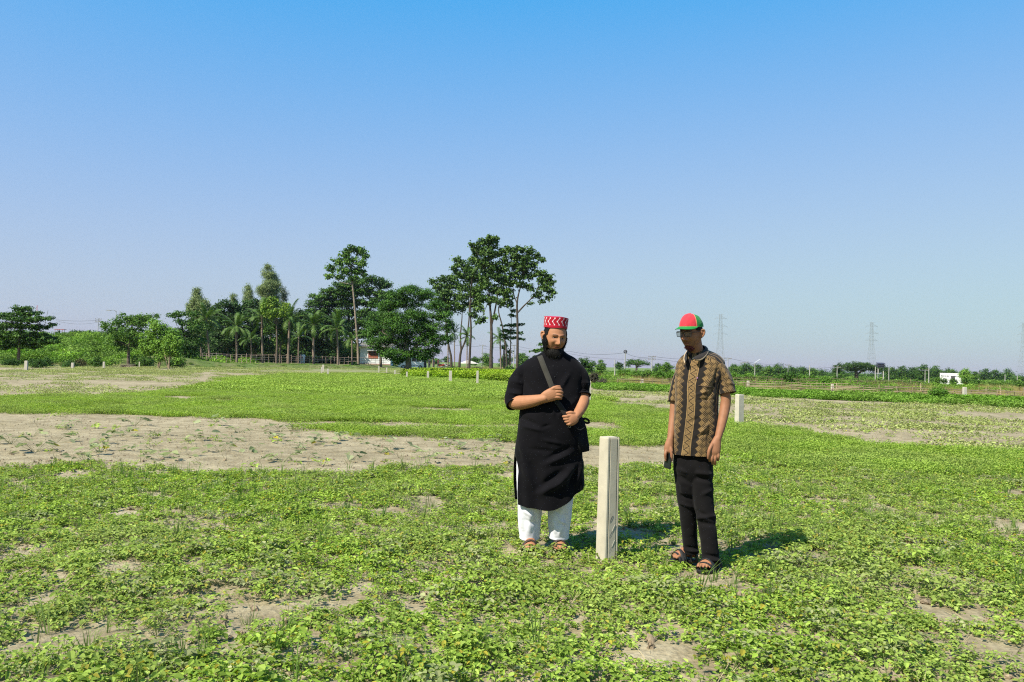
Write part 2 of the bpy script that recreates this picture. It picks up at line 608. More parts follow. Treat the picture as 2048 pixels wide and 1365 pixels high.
def tree(name, label, cat, d, trunks, blobs, leaf=0.3, aspect=0.6, dens=1.0, cols=DK, group=None, sub=7.0, flat=0.65, up=0.5, droop=0.0, limbs=16, bark=(0.11, 0.085, 0.065), shell=2.2, kind=None, depth=0.9, crown_name='crown', zb=None, limb_r=0.1):
    """trunks: list of [(px, py, r_px), ...] from the base up; blobs: (px, py, rx, ry[, depth offset m]); all at distance d"""
    bx_, by_ = trunks[0][0][:2]
    if d is None:
        d = gdist(bx_, by_)
        leaf = leaf * d / 158
    mpp = d / FPX
    base = at(bx_, by_, d)
    root = empty(name, base, label, cat, group, kind=kind)
    tm, cm = MB(), MB()
    tips = []
    for ti, tr in enumerate(trunks):
        pts = np.array([at(p[0], p[1], d + (p[3] if len(p) > 3 else 0)) - base for p in tr])
        rr = [max(p[2] * mpp, 0.02) for p in tr]
        if ti == 0:
            pts[0, 2] -= 0.25
        tm.grid(tube(pts, rr, n=9, rnd=False), caps=(True, True), col=bark)
        tips.append((pts[-1], rr[-1]))
        if len(pts) > 2:
            tips.append((pts[-2], rr[-2]))
    cen_all = []
    for bl in blobs:
        px, py, rx, ry = bl[:4]
        if name == 'tall_slim_tree':
            rx, ry = rx * 1.14, ry * 1.2
        yo = bl[4] if len(bl) > 4 else rng.uniform(-0.4, 0.4) * rx * mpp
        c = at(px, py, d + yo) - base
        k = max(5, int(round(5.0 * dens * rx * ry / sub ** 2)))
        v = rng.normal(size=(k, 3))
        v /= np.linalg.norm(v, axis=1)[:, None]
        v *= (rng.uniform(0, 1, k) ** (1 / shell))[:, None]
        sc = c + v * np.array([rx, rx * depth, ry]) * mpp * 0.86
        cen_all.append(sc)
        for s_ in sc:
            rs = sub * mpp * rng.uniform(0.7, 1.3)
            nl = max(10, int(4.6 * dens * (rs / leaf) ** 2 / aspect))
            q = rng.normal(size=(nl, 3)) * np.array([1, 1, flat]) * rs * 0.55
            nn = q / rs + rng.normal(size=(nl, 3)) * 0.45
            nn[:, 2] += up
            tone = rng.uniform(0, 1)
            leaves(cm, s_ + q, nn, leaf, aspect, mixcol(nl, cols, tone), droop)
    cen = np.vstack(cen_all)
    # limbs from the trunk tops out to the clumps
    if limbs:
        pick = cen[rng.permutation(len(cen))[:limbs]]
        for p in pick:
            j = int(np.argmin([np.linalg.norm((p - t[0]) * np.array([1, 1, 0.6 if p[2] > t[0][2] else 2.0])) for t in tips]))
            a, r0 = tips[j]
            mid = (a + p) / 2 + rng.normal(size=3) * np.linalg.norm(p - a) * 0.07
            mid[2] += np.linalg.norm(p - a) * 0.06
            r0 = min(r0 * 0.6, limb_r * 1.6)
            tm.grid(tube([a, mid, p], [r0, r0 * 0.55, r0 * 0.2], n=5, rows=7, rnd=False), col=bark)
    tm.build('trunk', M['bark'], root)
    cm.build(crown_name, M['leaf'], root, smooth=False)
    return root
GRV = 'trees of the grove behind the field'

# left edge
tree('tropical_almond_tree', 'dark tiered tree with flat spreading layers at the left edge of the field', 'tree', None,
     [[(36, 731, 3.2), (38, 700, 2.8), (40, 670, 2.2), (43, 640, 1.4), (45, 618, .8)]],
     [(44, 617, 24, 6), (38, 628, 30, 6), (72, 627, 18, 5), (10, 634, 26, 8), (48, 639, 38, 7), (88, 637, 24, 5), (-20, 642, 20, 8), (25, 652, 36, 8), (72, 655, 36, 7), (-12, 656, 26, 9), (102, 650, 12, 4),
      (20, 669, 40, 9), (64, 671, 40, 8), (94, 677, 28, 5), (-18, 674, 26, 10), (35, 684, 36, 8), (82, 684, 34, 6), (5, 692, 34, 8), (108, 682, 16, 4), (60, 693, 26, 5), (-20, 690, 22, 9)],
     leaf=0.36, aspect=0.65, cols=DK, sub=5.5, flat=0.42, up=0.9, limbs=34, depth=1.0, dens=1.35)
tree('broadleaf_tree', 'dark rounded tree between the tiered tree and the light green feathery trees', 'tree', None,
     [[(257, 733, 3.6), (257, 715, 3.0), (258, 695, 2.4), (262, 668, 1.6)]],
     [(258, 640, 38, 15), (228, 656, 26, 14), (280, 645, 26, 14), (290, 634, 20, 7), (258, 668, 42, 18), (232, 684, 22, 12), (276, 686, 22, 12), (205, 650, 10, 5), (312, 632, 8, 5), (250, 698, 16, 8)],
     leaf=0.34, cols=MID, sub=6, dens=1.0)
tree('feathery_tree', 'taller bright light green feathery tree beside the dark rounded tree', 'tree', None,
     [[(318, 737.5, 2.2), (316, 715, 1.8), (312, 690, 1.4), (308, 662, .8)], [(319, 733, 1.6), (325, 705, 1.2), (330, 680, .8)]],
     [(318, 655, 24, 16), (300, 675, 22, 18), (335, 672, 22, 18), (318, 692, 34, 18), (296, 702, 14, 14), (340, 700, 18, 16), (305, 645, 9, 7), (288, 690, 10, 16)],
     leaf=0.34, aspect=0.5, cols=LITE, sub=5.5, dens=1.2, droop=0.15, up=0.8, bark=(0.2, 0.16, 0.11))
tree('feathery_tree', 'shorter bright light green feathery tree in front of the grove, left of the mound', 'tree', None,
     [[(338, 738.5, 1.8), (339, 718, 1.4), (343, 695, 1.0)], [(336, 736, 1.2), (331, 715, 1.0), (328, 700, .7)]],
     [(345, 668, 14, 14), (352, 685, 15, 18), (336, 695, 20, 16), (350, 705, 16, 12), (324, 715, 15, 9), (355, 722, 10, 9)],
     leaf=0.34, aspect=0.5, cols=LITE, sub=5.5, dens=1.2, droop=0.15, up=0.8, bark=(0.24, 0.19, 0.13))
tree('broadleaf_tree', 'dark open tree with ragged layers behind the light green feathery trees', 'tree', None,
     [[(372, 732, 2.6), (370, 700, 2.2), (366, 665, 1.6), (362, 640, 1.0)]],
     [(362, 627, 22, 7), (345, 633, 16, 6), (385, 628, 18, 6), (375, 645, 28, 12), (395, 655, 22, 14), (370, 668, 28, 14), (392, 685, 22, 16), (365, 690, 22, 14), (385, 705, 18, 14)],
     leaf=0.36, cols=DK, sub=6, dens=0.95)
# pale tops behind the palms
PG = 'pale slender trees rising out of the grove'
tree('pale_slender_tree', 'pale green pointed tree at the left end of the palm row', 'tree', 140,
     [[(404, 732, 2.6), (402, 690, 2.2), (399, 640, 1.6), (396, 600, .9)]],
     [(393, 588, 9, 12), (394, 602, 16, 14), (406, 610, 17, 13), (398, 625, 26, 16), (414, 630, 16, 16), (398, 648, 27, 16), (402, 666, 24, 14), (381, 618, 11, 16), (420, 648, 12, 14)],
     leaf=0.28, aspect=0.35, cols=PALE, sub=5, dens=1.3, droop=0.6, up=0.2, group=PG, limbs=10, flat=1.0)
tree('pale_slender_tree', 'tallest pale pointed tree rising above the middle of the palm row', 'tree', 185,
     [[(541, 731, 3), (541, 660, 2.2), (540, 600, 1.5), (538, 552, .8)]],
     [(538, 536, 9, 8), (537, 550, 17, 12), (545, 560, 16, 12), (538, 572, 22, 14), (551, 575, 12, 16), (526, 582, 14, 14), (540, 594, 25, 15), (530, 610, 20, 12), (552, 604, 10, 12), (541, 625, 20, 14)],
     leaf=0.3, aspect=0.35, cols=PALE, sub=5, dens=1.1, droop=0.6, up=0.2, group=PG, limbs=14, flat=1.0)
tree('pale_slender_tree', 'small pale treetop just left of the tallest pale tree', 'tree', 188,
     [[(496, 731, 2), (496, 650, 1.6), (495, 590, .8)]],
     [(495, 577, 8, 6), (496, 588, 11, 10), (495, 600, 12, 10), (496, 612, 10, 10), (496, 630, 10, 12)],
     leaf=0.3, aspect=0.35, cols=PALE, sub=4.5, dens=1.25, droop=0.6, up=0.2, group=PG, limbs=6, flat=1.0)
tree('pale_slender_tree', 'smallest pale treetop, lowest of the pale tops in the grove', 'tree', 190,
     [[(468, 731, 2), (468, 650, 1.5), (468, 600, .8)]],
     [(468, 593, 7, 6), (468, 603, 9, 9), (468, 618, 9, 10), (468, 635, 9, 10)],
     leaf=0.3, aspect=0.35, cols=PALE, sub=4.5, dens=1.25, droop=0.6, up=0.2, group=PG, limbs=6, flat=1.0)
tree('pale_slender_tree', 'grey green pale treetop touching the right side of the tallest pale tree', 'tree', 190,
     [[(567, 731, 2), (567, 650, 1.6), (566, 590, .8)]],
     [(565, 577, 6, 6), (567, 588, 10, 9), (569, 600, 10, 10), (566, 615, 10, 10), (567, 632, 9, 10)],
     leaf=0.3, aspect=0.35, cols=[(0.07, 0.1, 0.05), (0.11, 0.14, 0.07), (0.15, 0.18, 0.09)], sub=4.5, dens=0.85, droop=0.6, up=0.2, group=PG, limbs=6, flat=1.0)
# dark trees closing the grove behind the palms
for i, (lab, x, y0, top, hw) in enumerate([
        ('dark wide crowned tree behind the left palms, under the smallest pale treetop', 455, 732, 607, 34),
        ('dark dense tree behind the palms, below the tallest pale tree', 510, 732, 606, 40),
        ('dark dense tree in the gap between the yellow green tree and the broad rain tree', 602, 732, 628, 42),
        ('low dark tree in the shade under the left side of the broad rain tree', 655, 732, 636, 40),
        ('dark dense tree right behind the first leaning palm', 420, 732, 622, 32)]):
    top -= 8
    hw *= 1.12
    tree('shade_tree', lab, 'tree', 150 + 2 * i, [[(x, y0, 3), (x + 1, 700, 2.4), (x, top + 45, 1.5)]],
         [(x, top + 12, hw * 0.65, 12), (x - hw * .5, top + 24, hw * .5, 14), (x + hw * .5, top + 22, hw * .5, 14), (x, top + 38, hw, 18), (x - hw * .4, top + 62, hw * .6, 18), (x + hw * .4, top + 60, hw * .6, 18), (x, top + 82, hw * .9, 16), (x - hw * .5, top + 96, hw * .6, 14), (x + hw * .5, top + 96, hw * .6, 14)],
         leaf=0.36, cols=[(.014, .036, .007), (.026, .066, .01), (.05, .11, .016)], sub=7, dens=1.15, group='dark trees closing the back of the grove')
tree('mango_tree', 'yellow green topped tree with a bare trunk in front of the bamboo fence', 'tree', 128,
     [[(553, 735, 2.6), (553, 715, 2.2), (554, 690, 1.9), (553, 650, 1.2)]],
     [(540, 602, 12, 9), (530, 615, 12, 12), (550, 608, 12, 10), (572, 615, 14, 10), (562, 625, 22, 10), (543, 628, 20, 12)],
     leaf=0.3, cols=YEL, sub=5.5, dens=1.0, limbs=14)
tree('mango_tree', 'dark leafy tree under the yellow green treetop, among the palms', 'tree', 136,
     [[(560, 731, 2.0), (560, 700, 1.6), (562, 660, 1.0)]],
     [(560, 642, 26, 14), (545, 660, 24, 16), (572, 655, 22, 16), (560, 675, 28, 14), (585, 640, 12, 10)],
     leaf=0.3, cols=DK, sub=6, dens=1.0)
# rain tree
tree('rain_tree', 'broad dark umbrella shaped rain tree behind the tall slim tree', 'tree', 182,
     [[(702, 733, 5.5), (701, 705, 4.6), (700, 680, 3.8)], [(700, 685, 3.2), (680, 655, 2.2), (655, 628, 1.3)], [(700, 684, 3.2), (720, 650, 2.2), (745, 612, 1.3)], [(700, 684, 3), (698, 640, 2), (695, 600, 1.2)]],
     [(745, 560, 24, 8), (715, 566, 30, 9), (690, 572, 32, 10), (765, 570, 22, 9), (665, 583, 32, 10), (645, 595, 28, 9), (630, 608, 22, 8), (690, 588, 38, 12), (730, 583, 38, 12), (770, 590, 24, 12),
      (660, 608, 36, 12), (700, 606, 38, 12), (622, 622, 14, 6), (745, 606, 34, 13), (650, 624, 28, 9), (690, 626, 32, 11), (735, 628, 34, 13), (640, 640, 20, 10), (618, 636, 11, 8), (775, 612, 20, 14), (770, 640, 22, 14), (670, 642, 26, 10), (710, 645, 28, 12), (745, 652, 26, 14), (655, 655, 24, 10), (690, 662, 24, 10), (725, 668, 24, 12)],
     leaf=0.36, aspect=0.6, cols=DK, sub=6, flat=0.5, up=0.9, limbs=50, dens=1.45, limb_r=0.09, depth=1.1)
tree('tall_slim_tree', 'tall slim tree with a long bare trunk and airy crown above the rain tree', 'tree', 142,
     [[(717, 736, 3.0), (716, 700, 2.6), (713, 660, 2.2), (709, 610, 1.9), (705, 570, 1.6), (701, 535, 1.0)]],
     [(702, 498, 14, 8), (718, 503, 14, 9), (690, 508, 13, 9), (730, 512, 8, 8), (676, 522, 13, 9), (700, 522, 16, 10), (722, 524, 14, 10), (664, 538, 12, 9), (690, 540, 17, 10), (715, 542, 16, 10), (728, 548, 9, 7), (658, 552, 9, 7), (680, 554, 13, 6), (706, 556, 12, 6)],
     leaf=0.35, aspect=0.75, cols=MID, sub=5, dens=0.95, limbs=30, shell=1.9, bark=(0.2, 0.16, 0.12), limb_r=0.07)
tree('bushy_tree', 'large dense dark green tree at the field edge beside the white house', 'tree', 78,
     [[(818, 756, 7.5), (817, 735, 6.2), (816, 715, 5.2), (812, 690, 4)], [(816, 712, 4), (790, 685, 2.5), (765, 665, 1.5)], [(816, 710, 4), (845, 680, 2.5), (872, 655, 1.5)]],
     [(820, 582, 34, 12), (790, 590, 26, 12), (850, 590, 28, 13), (812, 605, 46, 18), (868, 610, 24, 16), (775, 612, 22, 14), (780, 635, 34, 18), (830, 632, 44, 20), (885, 632, 24, 16), (755, 655, 24, 15), (800, 655, 40, 20),
      (850, 658, 40, 20), (895, 652, 15, 14), (738, 668, 13, 10), (765, 680, 30, 16), (810, 684, 40, 20), (860, 680, 32, 18), (888, 680, 18, 12), (790, 706, 30, 14), (835, 706, 32, 14), (868, 702, 18, 10), (752, 694, 14, 8), (800, 718, 18, 8), (742, 684, 13, 9), (778, 712, 14, 9), (792, 722, 14, 8), (850, 716, 16, 9), (768, 704, 12, 8)],
     leaf=0.16, aspect=0.5, cols=[(0.022, 0.062, 0.008), (0.045, 0.12, 0.014), (0.085, 0.19, 0.022)], sub=8, flat=0.5, up=0.7, limbs=40, dens=1.15, bark=(0.16, 0.13, 0.1), limb_r=0.07)
tree('shade_tree', 'added dark tree mostly hidden behind the large dense tree, shading the van', 'tree', 141, [[(762, 738, 3), (761, 705, 2.5), (759, 660, 1.6)]],
     [(757, 632, 26, 14), (740, 645, 20, 14), (778, 642, 22, 14), (757, 655, 28, 14), (795, 655, 18, 12), (770, 668, 26, 12)], leaf=0.3, cols=DK, sub=6.5, dens=1.1)  # extra tree, set where its crown throws shade onto the van
TG = 'tall slim airy trees right of the dense tree'
TK = [(0.024, 0.056, 0.012), (0.05, 0.105, 0.016), (0.1, 0.175, 0.028)]
tree('tall_slim_tree', 'lowest slim airy tree of the group, its crown touching the dense dark tree', 'tree', 132,
     [[(903, 739, 2.8), (902, 715, 2.4), (897, 690, 2.0), (893, 660, 1.6), (890, 625, 1.0)]],
     [(866, 563, 11, 6), (885, 560, 13, 7), (900, 558, 14, 8), (878, 575, 18, 9), (905, 572, 16, 10), (890, 588, 22, 11), (915, 590, 12, 10), (880, 604, 16, 10), (903, 606, 18, 10), (918, 618, 12, 9), (895, 622, 16, 8)],
     leaf=0.33, aspect=0.75, cols=TK, sub=5, dens=0.95, limbs=24, shell=1.9, group=TG, bark=(0.06, 0.048, 0.038), limb_r=0.06)
tree('tall_slim_tree', 'slim tree forking low into two bare stems, left of the thickest trunk', 'tree', 126,
     [[(918, 740, 3.0), (920, 715, 2.4), (923, 697, 2.2)], [(922, 700, 1.8), (921, 670, 1.5), (924, 635, 1.0), (924, 600, .7)], [(922, 702, 2.0), (931, 680, 1.7), (937, 650, 1.4), (938, 610, 1.0), (932, 560, .7)]],
     [(915, 520, 11, 7), (926, 530, 16, 10), (910, 536, 10, 8), (938, 540, 14, 10), (922, 552, 18, 11), (940, 558, 15, 11), (930, 575, 18, 10), (944, 590, 14, 10), (925, 595, 14, 9), (940, 608, 15, 8), (920, 612, 8, 6)],
     leaf=0.33, aspect=0.75, cols=TK, sub=5, dens=0.95, limbs=26, shell=1.9, group=TG, bark=(0.06, 0.048, 0.038), limb_r=0.06)
tree('tall_slim_tree', 'slim straight tree with small tufts on its stem, next to the forked tree', 'tree', 120,
     [[(938, 742, 2.8), (940, 700, 2.3), (942, 660, 1.9), (940, 610, 1.4), (942, 570, .8)]],
     [(955, 505, 12, 8), (948, 522, 13, 9), (960, 530, 14, 10), (950, 548, 15, 11), (962, 562, 14, 11), (952, 582, 14, 11), (960, 600, 15, 11), (945, 628, 7, 5), (950, 634, 5, 4), (958, 618, 13, 7)],
     leaf=0.33, aspect=0.75, cols=TK, sub=5, dens=0.95, limbs=22, shell=1.9, group=TG, bark=(0.06, 0.048, 0.038), limb_r=0.06)
tree('tall_slim_tree', 'tallest slim tree with the thickest trunk, topping the whole group', 'tree', 112,
     [[(982, 745, 4.4), (982, 715, 3.6), (983, 680, 3.1), (982, 640, 2.6), (979, 600, 1.8), (976, 550, 1.1)], [(983, 650, 2.2), (990, 620, 1.7), (996, 585, 1.1), (1000, 550, .7)]],
     [(978, 478, 13, 7), (992, 478, 8, 6), (965, 487, 12, 8), (984, 490, 14, 9), (946, 492, 8, 6), (955, 500, 13, 9), (975, 506, 18, 11), (990, 510, 12, 9), (968, 526, 18, 12), (988, 532, 15, 11), (975, 548, 20, 12), (995, 555, 13, 10), (970, 572, 17, 11), (990, 580, 15, 10), (965, 596, 13, 9), (985, 602, 14, 8),
      (1006, 505, 10, 8), (1010, 520, 10, 9), (1005, 540, 11, 10), (1008, 562, 11, 10), (1003, 585, 11, 9), (966, 640, 9, 6), (955, 646, 6, 4), (992, 636, 7, 5)],
     leaf=0.33, aspect=0.75, cols=TK, sub=5, dens=0.95, limbs=50, shell=1.9, group=TG, bark=(0.06, 0.048, 0.038), limb_r=0.07)
tree('tall_slim_tree', 'thin leaning tree between the thickest trunk and the rightmost trunk', 'tree', 118,
     [[(1014, 742, 2.0), (1012, 700, 1.7), (1005, 655, 1.5), (997, 620, 1.1), (1006, 600, .7)]],
     [(1015, 596, 12, 8), (1004, 606, 10, 7), (1018, 610, 9, 6), (1010, 588, 10, 8)],
     leaf=0.33, aspect=0.75, cols=TK, sub=5, dens=0.92, limbs=10, shell=1.9, group=TG, bark=(0.06, 0.048, 0.038), limb_r=0.05)
tree('tall_slim_tree', 'rightmost slim tree with a long side branch and crown reaching far right', 'tree', 112,
     [[(1034, 745, 3.2), (1035, 700, 2.6), (1035, 650, 2.3), (1034, 610, 2.0), (1038, 585, 1.4), (1048, 555, .9)], [(1035, 626, 1.8), (1047, 613, 1.5), (1062, 598, 1.1), (1075, 580, .7)], [(1034, 608, 1.2), (1028, 590, .9), (1025, 565, .6)]],
     [(1022, 500, 11, 8), (1040, 500, 15, 7), (1058, 502, 13, 8), (1072, 512, 9, 6), (1030, 514, 15, 9), (1050, 518, 16, 9), (1082, 520, 7, 5), (1025, 530, 13, 9), (1045, 535, 17, 10), (1065, 532, 11, 8), (1030, 550, 15, 10), (1055, 552, 15, 9), (1022, 566, 12, 9), (1042, 568, 13, 8),
      (1080, 548, 12, 7), (1095, 552, 10, 6), (1085, 562, 15, 8), (1102, 565, 10, 7), (1090, 578, 16, 8), (1105, 584, 9, 7), (1075, 590, 10, 6), (1098, 595, 8, 5), (1084, 604, 5, 5), (1020, 582, 8, 6), (1060, 575, 10, 6), (1062, 608, 5, 4)],
     leaf=0.33, aspect=0.75, cols=TK, sub=5, dens=0.95, limbs=50, shell=1.9, group=TG, bark=(0.06, 0.048, 0.038), limb_r=0.06)
tree('tropical_almond_tree', 'young thin tree with three flat tiers beside the rightmost slim trunk', 'tree', 115,
     [[(1021, 743, 1.4), (1021, 700, 1.1), (1022, 660, .8), (1023, 625, .5)]],
     [(1026, 622, 5, 5), (1024, 632, 9, 4), (1020, 651, 22, 3.5), (1038, 650, 14, 3), (1015, 662, 18, 3.5), (1032, 666, 20, 3.5), (1020, 676, 18, 3.5), (1042, 679, 10, 2.5), (1008, 671, 10, 3)],
     leaf=0.3, cols=DK, sub=4, flat=0.35, up=0.9, limbs=24, dens=1.1, limb_r=0.04)
tree('tropical_almond_tree', 'small tiered tree half hidden behind the shoulder of the man in black', 'tree', 60,
     [[(1083, 775, 2), (1083, 740, 1.6), (1084, 700, 1.0)]],
     [(1082, 689, 7, 4), (1072, 702, 14, 4), (1090, 700, 14, 5), (1085, 715, 20, 4)],
     leaf=0.16, cols=DK, sub=4, flat=0.35, up=0.9, limbs=14, dens=1.1, limb_r=0.03)

# ------------------------------------------------------------------ palms
def frond_mesh(L, droop, nleaf=22, ll=0.55, hang=0.6, cols=MID):
    mb = MB()
    s_ = np.linspace(0, 1, 14)
    ang = 0.0 - droop * s_ ** 1.4
    st = L / 13
    px_ = np.concatenate([[0], np.cumsum(np.cos(ang[:-1]) * st)])
    pz_ = np.concatenate([[0], np.cumsum(np.sin(ang[:-1]) * st)])
    P = np.stack([px_, 0 * px_, pz_], 1)
    mb.grid(tube(P, list(0.035 * (1 - 0.8 * s_)), n=4, rows=14, rnd=False), col=(0.12, 0.15, 0.05))
    for sg in (-1, 1):
        t = np.linspace(0.12, 0.99, nleaf)
        a = np.stack([np.interp(t, s_, P[:, k]) for k in range(3)], 1)
        tan = np.stack([np.interp(t, s_, np.gradient(P[:, k])) for k in range(3)], 1)
        tan /= np.linalg.norm(tan, axis=1)[:, None]
        l_ = ll * (0.55 + 0.45 * np.sin(t * 2.9)) * rng.uniform(0.85, 1.1, nleaf)
        dirv = tan * 0.55 + np.array([0, sg, 0]) + np.array([0, 0, -1]) * hang * rng.uniform(0.4, 1.3, nleaf)[:, None]
        dirv /= np.linalg.norm(dirv, axis=1)[:, None]
        w = tan * 0.045
        tip = a + dirv * l_[:, None]
        midp = a + dirv * l_[:, None] * 0.5 + np.array([0, 0, 0.05])
        V = np.stack([a - w, a + w, midp + w * 0.9, tip, midp - w * 0.9], 1).reshape(-1, 3)
        i = np.arange(nleaf)[:, None] * 5
        mb.add(V, i + np.array([[0, 1, 2, 4]]), np.repeat(mixcol(nleaf, cols), 5, 0))
        mb.add(V, i + np.array([[4, 2, 3]]), np.repeat(mixcol(nleaf, cols), 5, 0))
    return mb.mesh('frond', M['leaf'], smooth=False)
PALMC = [(0.03, 0.075, 0.01), (0.065, 0.13, 0.018), (0.13, 0.2, 0.04)]
FR = {'coco': [frond_mesh(3.2, dr, 34, 0.7, hg, PALMC) for dr, hg in ((0.8, 0.5), (1.6, 0.8), (2.3, 1.0))],
      'areca': [frond_mesh(1.9, dr, 16, 0.5, hg, DK) for dr, hg in ((0.8, 0.3), (1.5, 0.6), (2.0, 0.8))]}
def palm(label, d, trunk, kind, nf=19, sc=1.0, group='coconut palms along the bamboo fence', name='coconut_palm', dead=0):
    mpp = d / FPX
    base = at(trunk[0][0], trunk[0][1], d)
    root = empty(name, base, label, 'palm tree', group)
    pts = np.array([at(p[0], p[1], d) - base for p in trunk])
    pts[0, 2] -= 0.2
    n = len(pts)
    tb = MB()
    G = tube(pts, [max(p[2] * mpp, 0.05) for p in trunk], n=9, rows=30, rnd=False)
    G = G + gnormals(G) * (0.02 * (np.arange(30) % 2))[:, None, None]
    tb.grid(G, caps=(True, True))
    tb.build('trunk', M['palmbark'], root)
    top = pts[-1]
    for k in range(nf):
        f = k / nf
        el = R(80 - 100 * f + rng.uniform(-16, 16))
        az = k * 2.4 + rng.uniform(-0.6, 0.6)
        me = FR[kind][0 if f < 0.35 else (1 if f < 0.75 else 2)]
        o = link('frond', me, root)
        o.location = top + np.array([0, 0, 0.05])
        s_ = sc * rng.uniform(0.7, 1.15)
        o.scale = (s_, s_, s_)
        o.rotation_euler = Euler((rng.uniform(-0.3, 0.3), -el, az), 'XYZ')
    return root
palm('coconut palm left of the mound end, its trunk leaning slightly', 133, [(421, 730, 2.4), (418, 700, 2.1), (415, 672, 1.9), (412, 640, 1.8)], 'coco')
palm('coconut palm with one pale frond arching to its left', 131, [(473, 731, 2.4), (474, 705, 2.1), (473, 680, 1.9), (473, 655, 1.9)], 'coco')
palm('coconut palm just left of the yellow green tree', 132, [(525, 731, 2.4), (525, 705, 2.1), (524, 680, 1.9), (524, 635, 1.9)], 'coco')
palm('coconut palm just right of the yellow green tree, rough dark trunk', 133, [(577, 731, 2.4), (577, 700, 2.1), (578, 675, 2.2), (579, 640, 2.0)], 'coco')
palm('coconut palm left of the two people in white, standing by the thick dark trunk', 134, [(628, 731, 3.0), (627, 705, 2.8), (627, 680, 2.4), (627, 652, 2.0)], 'coco')
palm('coconut palm nearest the white house, all its fronds in view', 132, [(676, 733, 2.4), (676, 705, 2.1), (675, 685, 1.8), (674, 660, 1.7)], 'coco', nf=13)
palm('short young palm with a thin pale trunk between two coconut palms left of the house', 138, [(704, 732, 1.5), (704, 705, 1.2), (704, 680, 1.2)], 'coco', nf=10, sc=0.75)
palm('short young palm with a thin trunk in the shade behind the left palms', 142, [(503, 731, 1.3), (503, 705, 1.2), (502, 680, 1.2)], 'coco', nf=10, sc=0.85)
palm('short young palm with a green stem in the middle of the palm row', 142, [(597, 731, 1.6), (597, 700, 1.4), (598, 675, 1.3)], 'coco', nf=10, sc=0.9)
AG = 'small slender palms among the tall slim trees'
palm('small slender palm left of the forked slim tree', 135, [(909, 738, 1.0), (909, 700, .9), (908, 668, .8)], 'areca', 11, 0.9, AG, 'slender_palm')
palm('small slender palm with drooping crown beside the straight slim trunk', 122, [(934, 741, 1.2), (934, 705, 1.0), (935, 674, .9)], 'areca', 12, 1.0, AG, 'slender_palm')
palm('small bushy palm just right of the thickest trunk', 120, [(1002, 743, 1.6), (1001, 710, 1.4), (1000, 680, 1.3)], 'areca', 13, 1.1, AG, 'slender_palm')
palm('slim palm stem standing alone between the van and the slim trees', 140, [(866, 737, 1.2), (866, 700, 1.1), (867, 672, 1.0)], 'areca', 7, 0.9, AG, 'slender_palm')
palm('thin palm with its top lost in the lowest airy crown', 136, [(896, 738, 1.2), (896, 700, 1.0), (895, 660, .9)], 'areca', 9, 0.9, AG, 'slender_palm')
for lab, x, t_ in (('stubby bare trunk left of the young tiered tree', 1000, 690), ('short dark trunk between the young tiered tree and the leaning tree', 1011, 700)):
    tree('small_tree', lab, 'tree', 124, [[(x + 8, 742, 2.2), (x + 8, t_ + 20, 1.9), (x + 8, t_ + 6, 1.4)]], [(x + 8, t_ + 4, 6, 6)], leaf=0.3, cols=DK, sub=4, limbs=5, limb_r=0.04)

# ------------------------------------------------------------------ trees and bushes of the right side
FT = 'far trees along the horizon right of the two men'
def far_tree(label, x, ybase, ytop, hw, d, cols=DK, umb=False, name='far_tree', group=FT, leaf=None, dens=1.0):
    h_ = ybase - ytop
    if umb:
        bl = [(x, ytop + h_ * .16, hw * .75, h_ * .15), (x - hw * .5, ytop + h_ * .28, hw * .5, h_ * .14), (x + hw * .5, ytop + h_ * .26, hw * .5, h_ * .14), (x - hw * .75, ytop + h_ * .42, hw * .25, h_ * .13), (x + hw * .78, ytop + h_ * .42, hw * .22, h_ * .13), (x, ytop + h_ * .36, hw * .7, h_ * .12)]
        tr = [[(x, ybase, hw * .09), (x, ybase - h_ * .35, hw * .07), (x - 1, ybase - h_ * .55, hw * .05)]]
    else:
        bl = [(x, ytop + h_ * .22, hw * .55, h_ * .22), (x - hw * .5, ytop + h_ * .42, hw * .5, h_ * .22), (x + hw * .5, ytop + h_ * .4, hw * .5, h_ * .22), (x, ytop + h_ * .55, hw * .9, h_ * .25), (x + rng.uniform(-.5, .5) * hw, ytop + h_ * .75, hw * .8, h_ * .2)]
        tr = [[(x, ybase, hw * .1), (x, ybase - h_ * .4, hw * .07)]]
    return tree(name, label, 'tree', d, tr, bl, leaf=leaf or 2.2 * d / FPX, cols=cols, sub=4.5 if hw > 12 else 3, flat=0.6, up=0.6, limbs=8 if not umb else 18, group=group, dens=dens, limb_r=0.12)
far_tree('far umbrella shaped tree standing alone between the two men', 1273, 744, 719, 26, 260, DK, True)
far_tree('small hazy tree just left of the lone umbrella tree', 1238, 742, 724, 10, 330, DK)
far_tree('hazy broad tree behind the right shoulder of the man in black', 1168, 748, 715, 26, 150, DK)
far_tree('bright leafy young tree near the dark dry bush', 1202, 758, 718, 11, 85, MID)
far_tree('single young tree rising from the bushes left of the man in the cap', 1333, 757, 722, 13, 95, MID)
far_tree('hazy low tree left of the young tree in the bushes', 1317, 746, 728, 14, 300, DK)
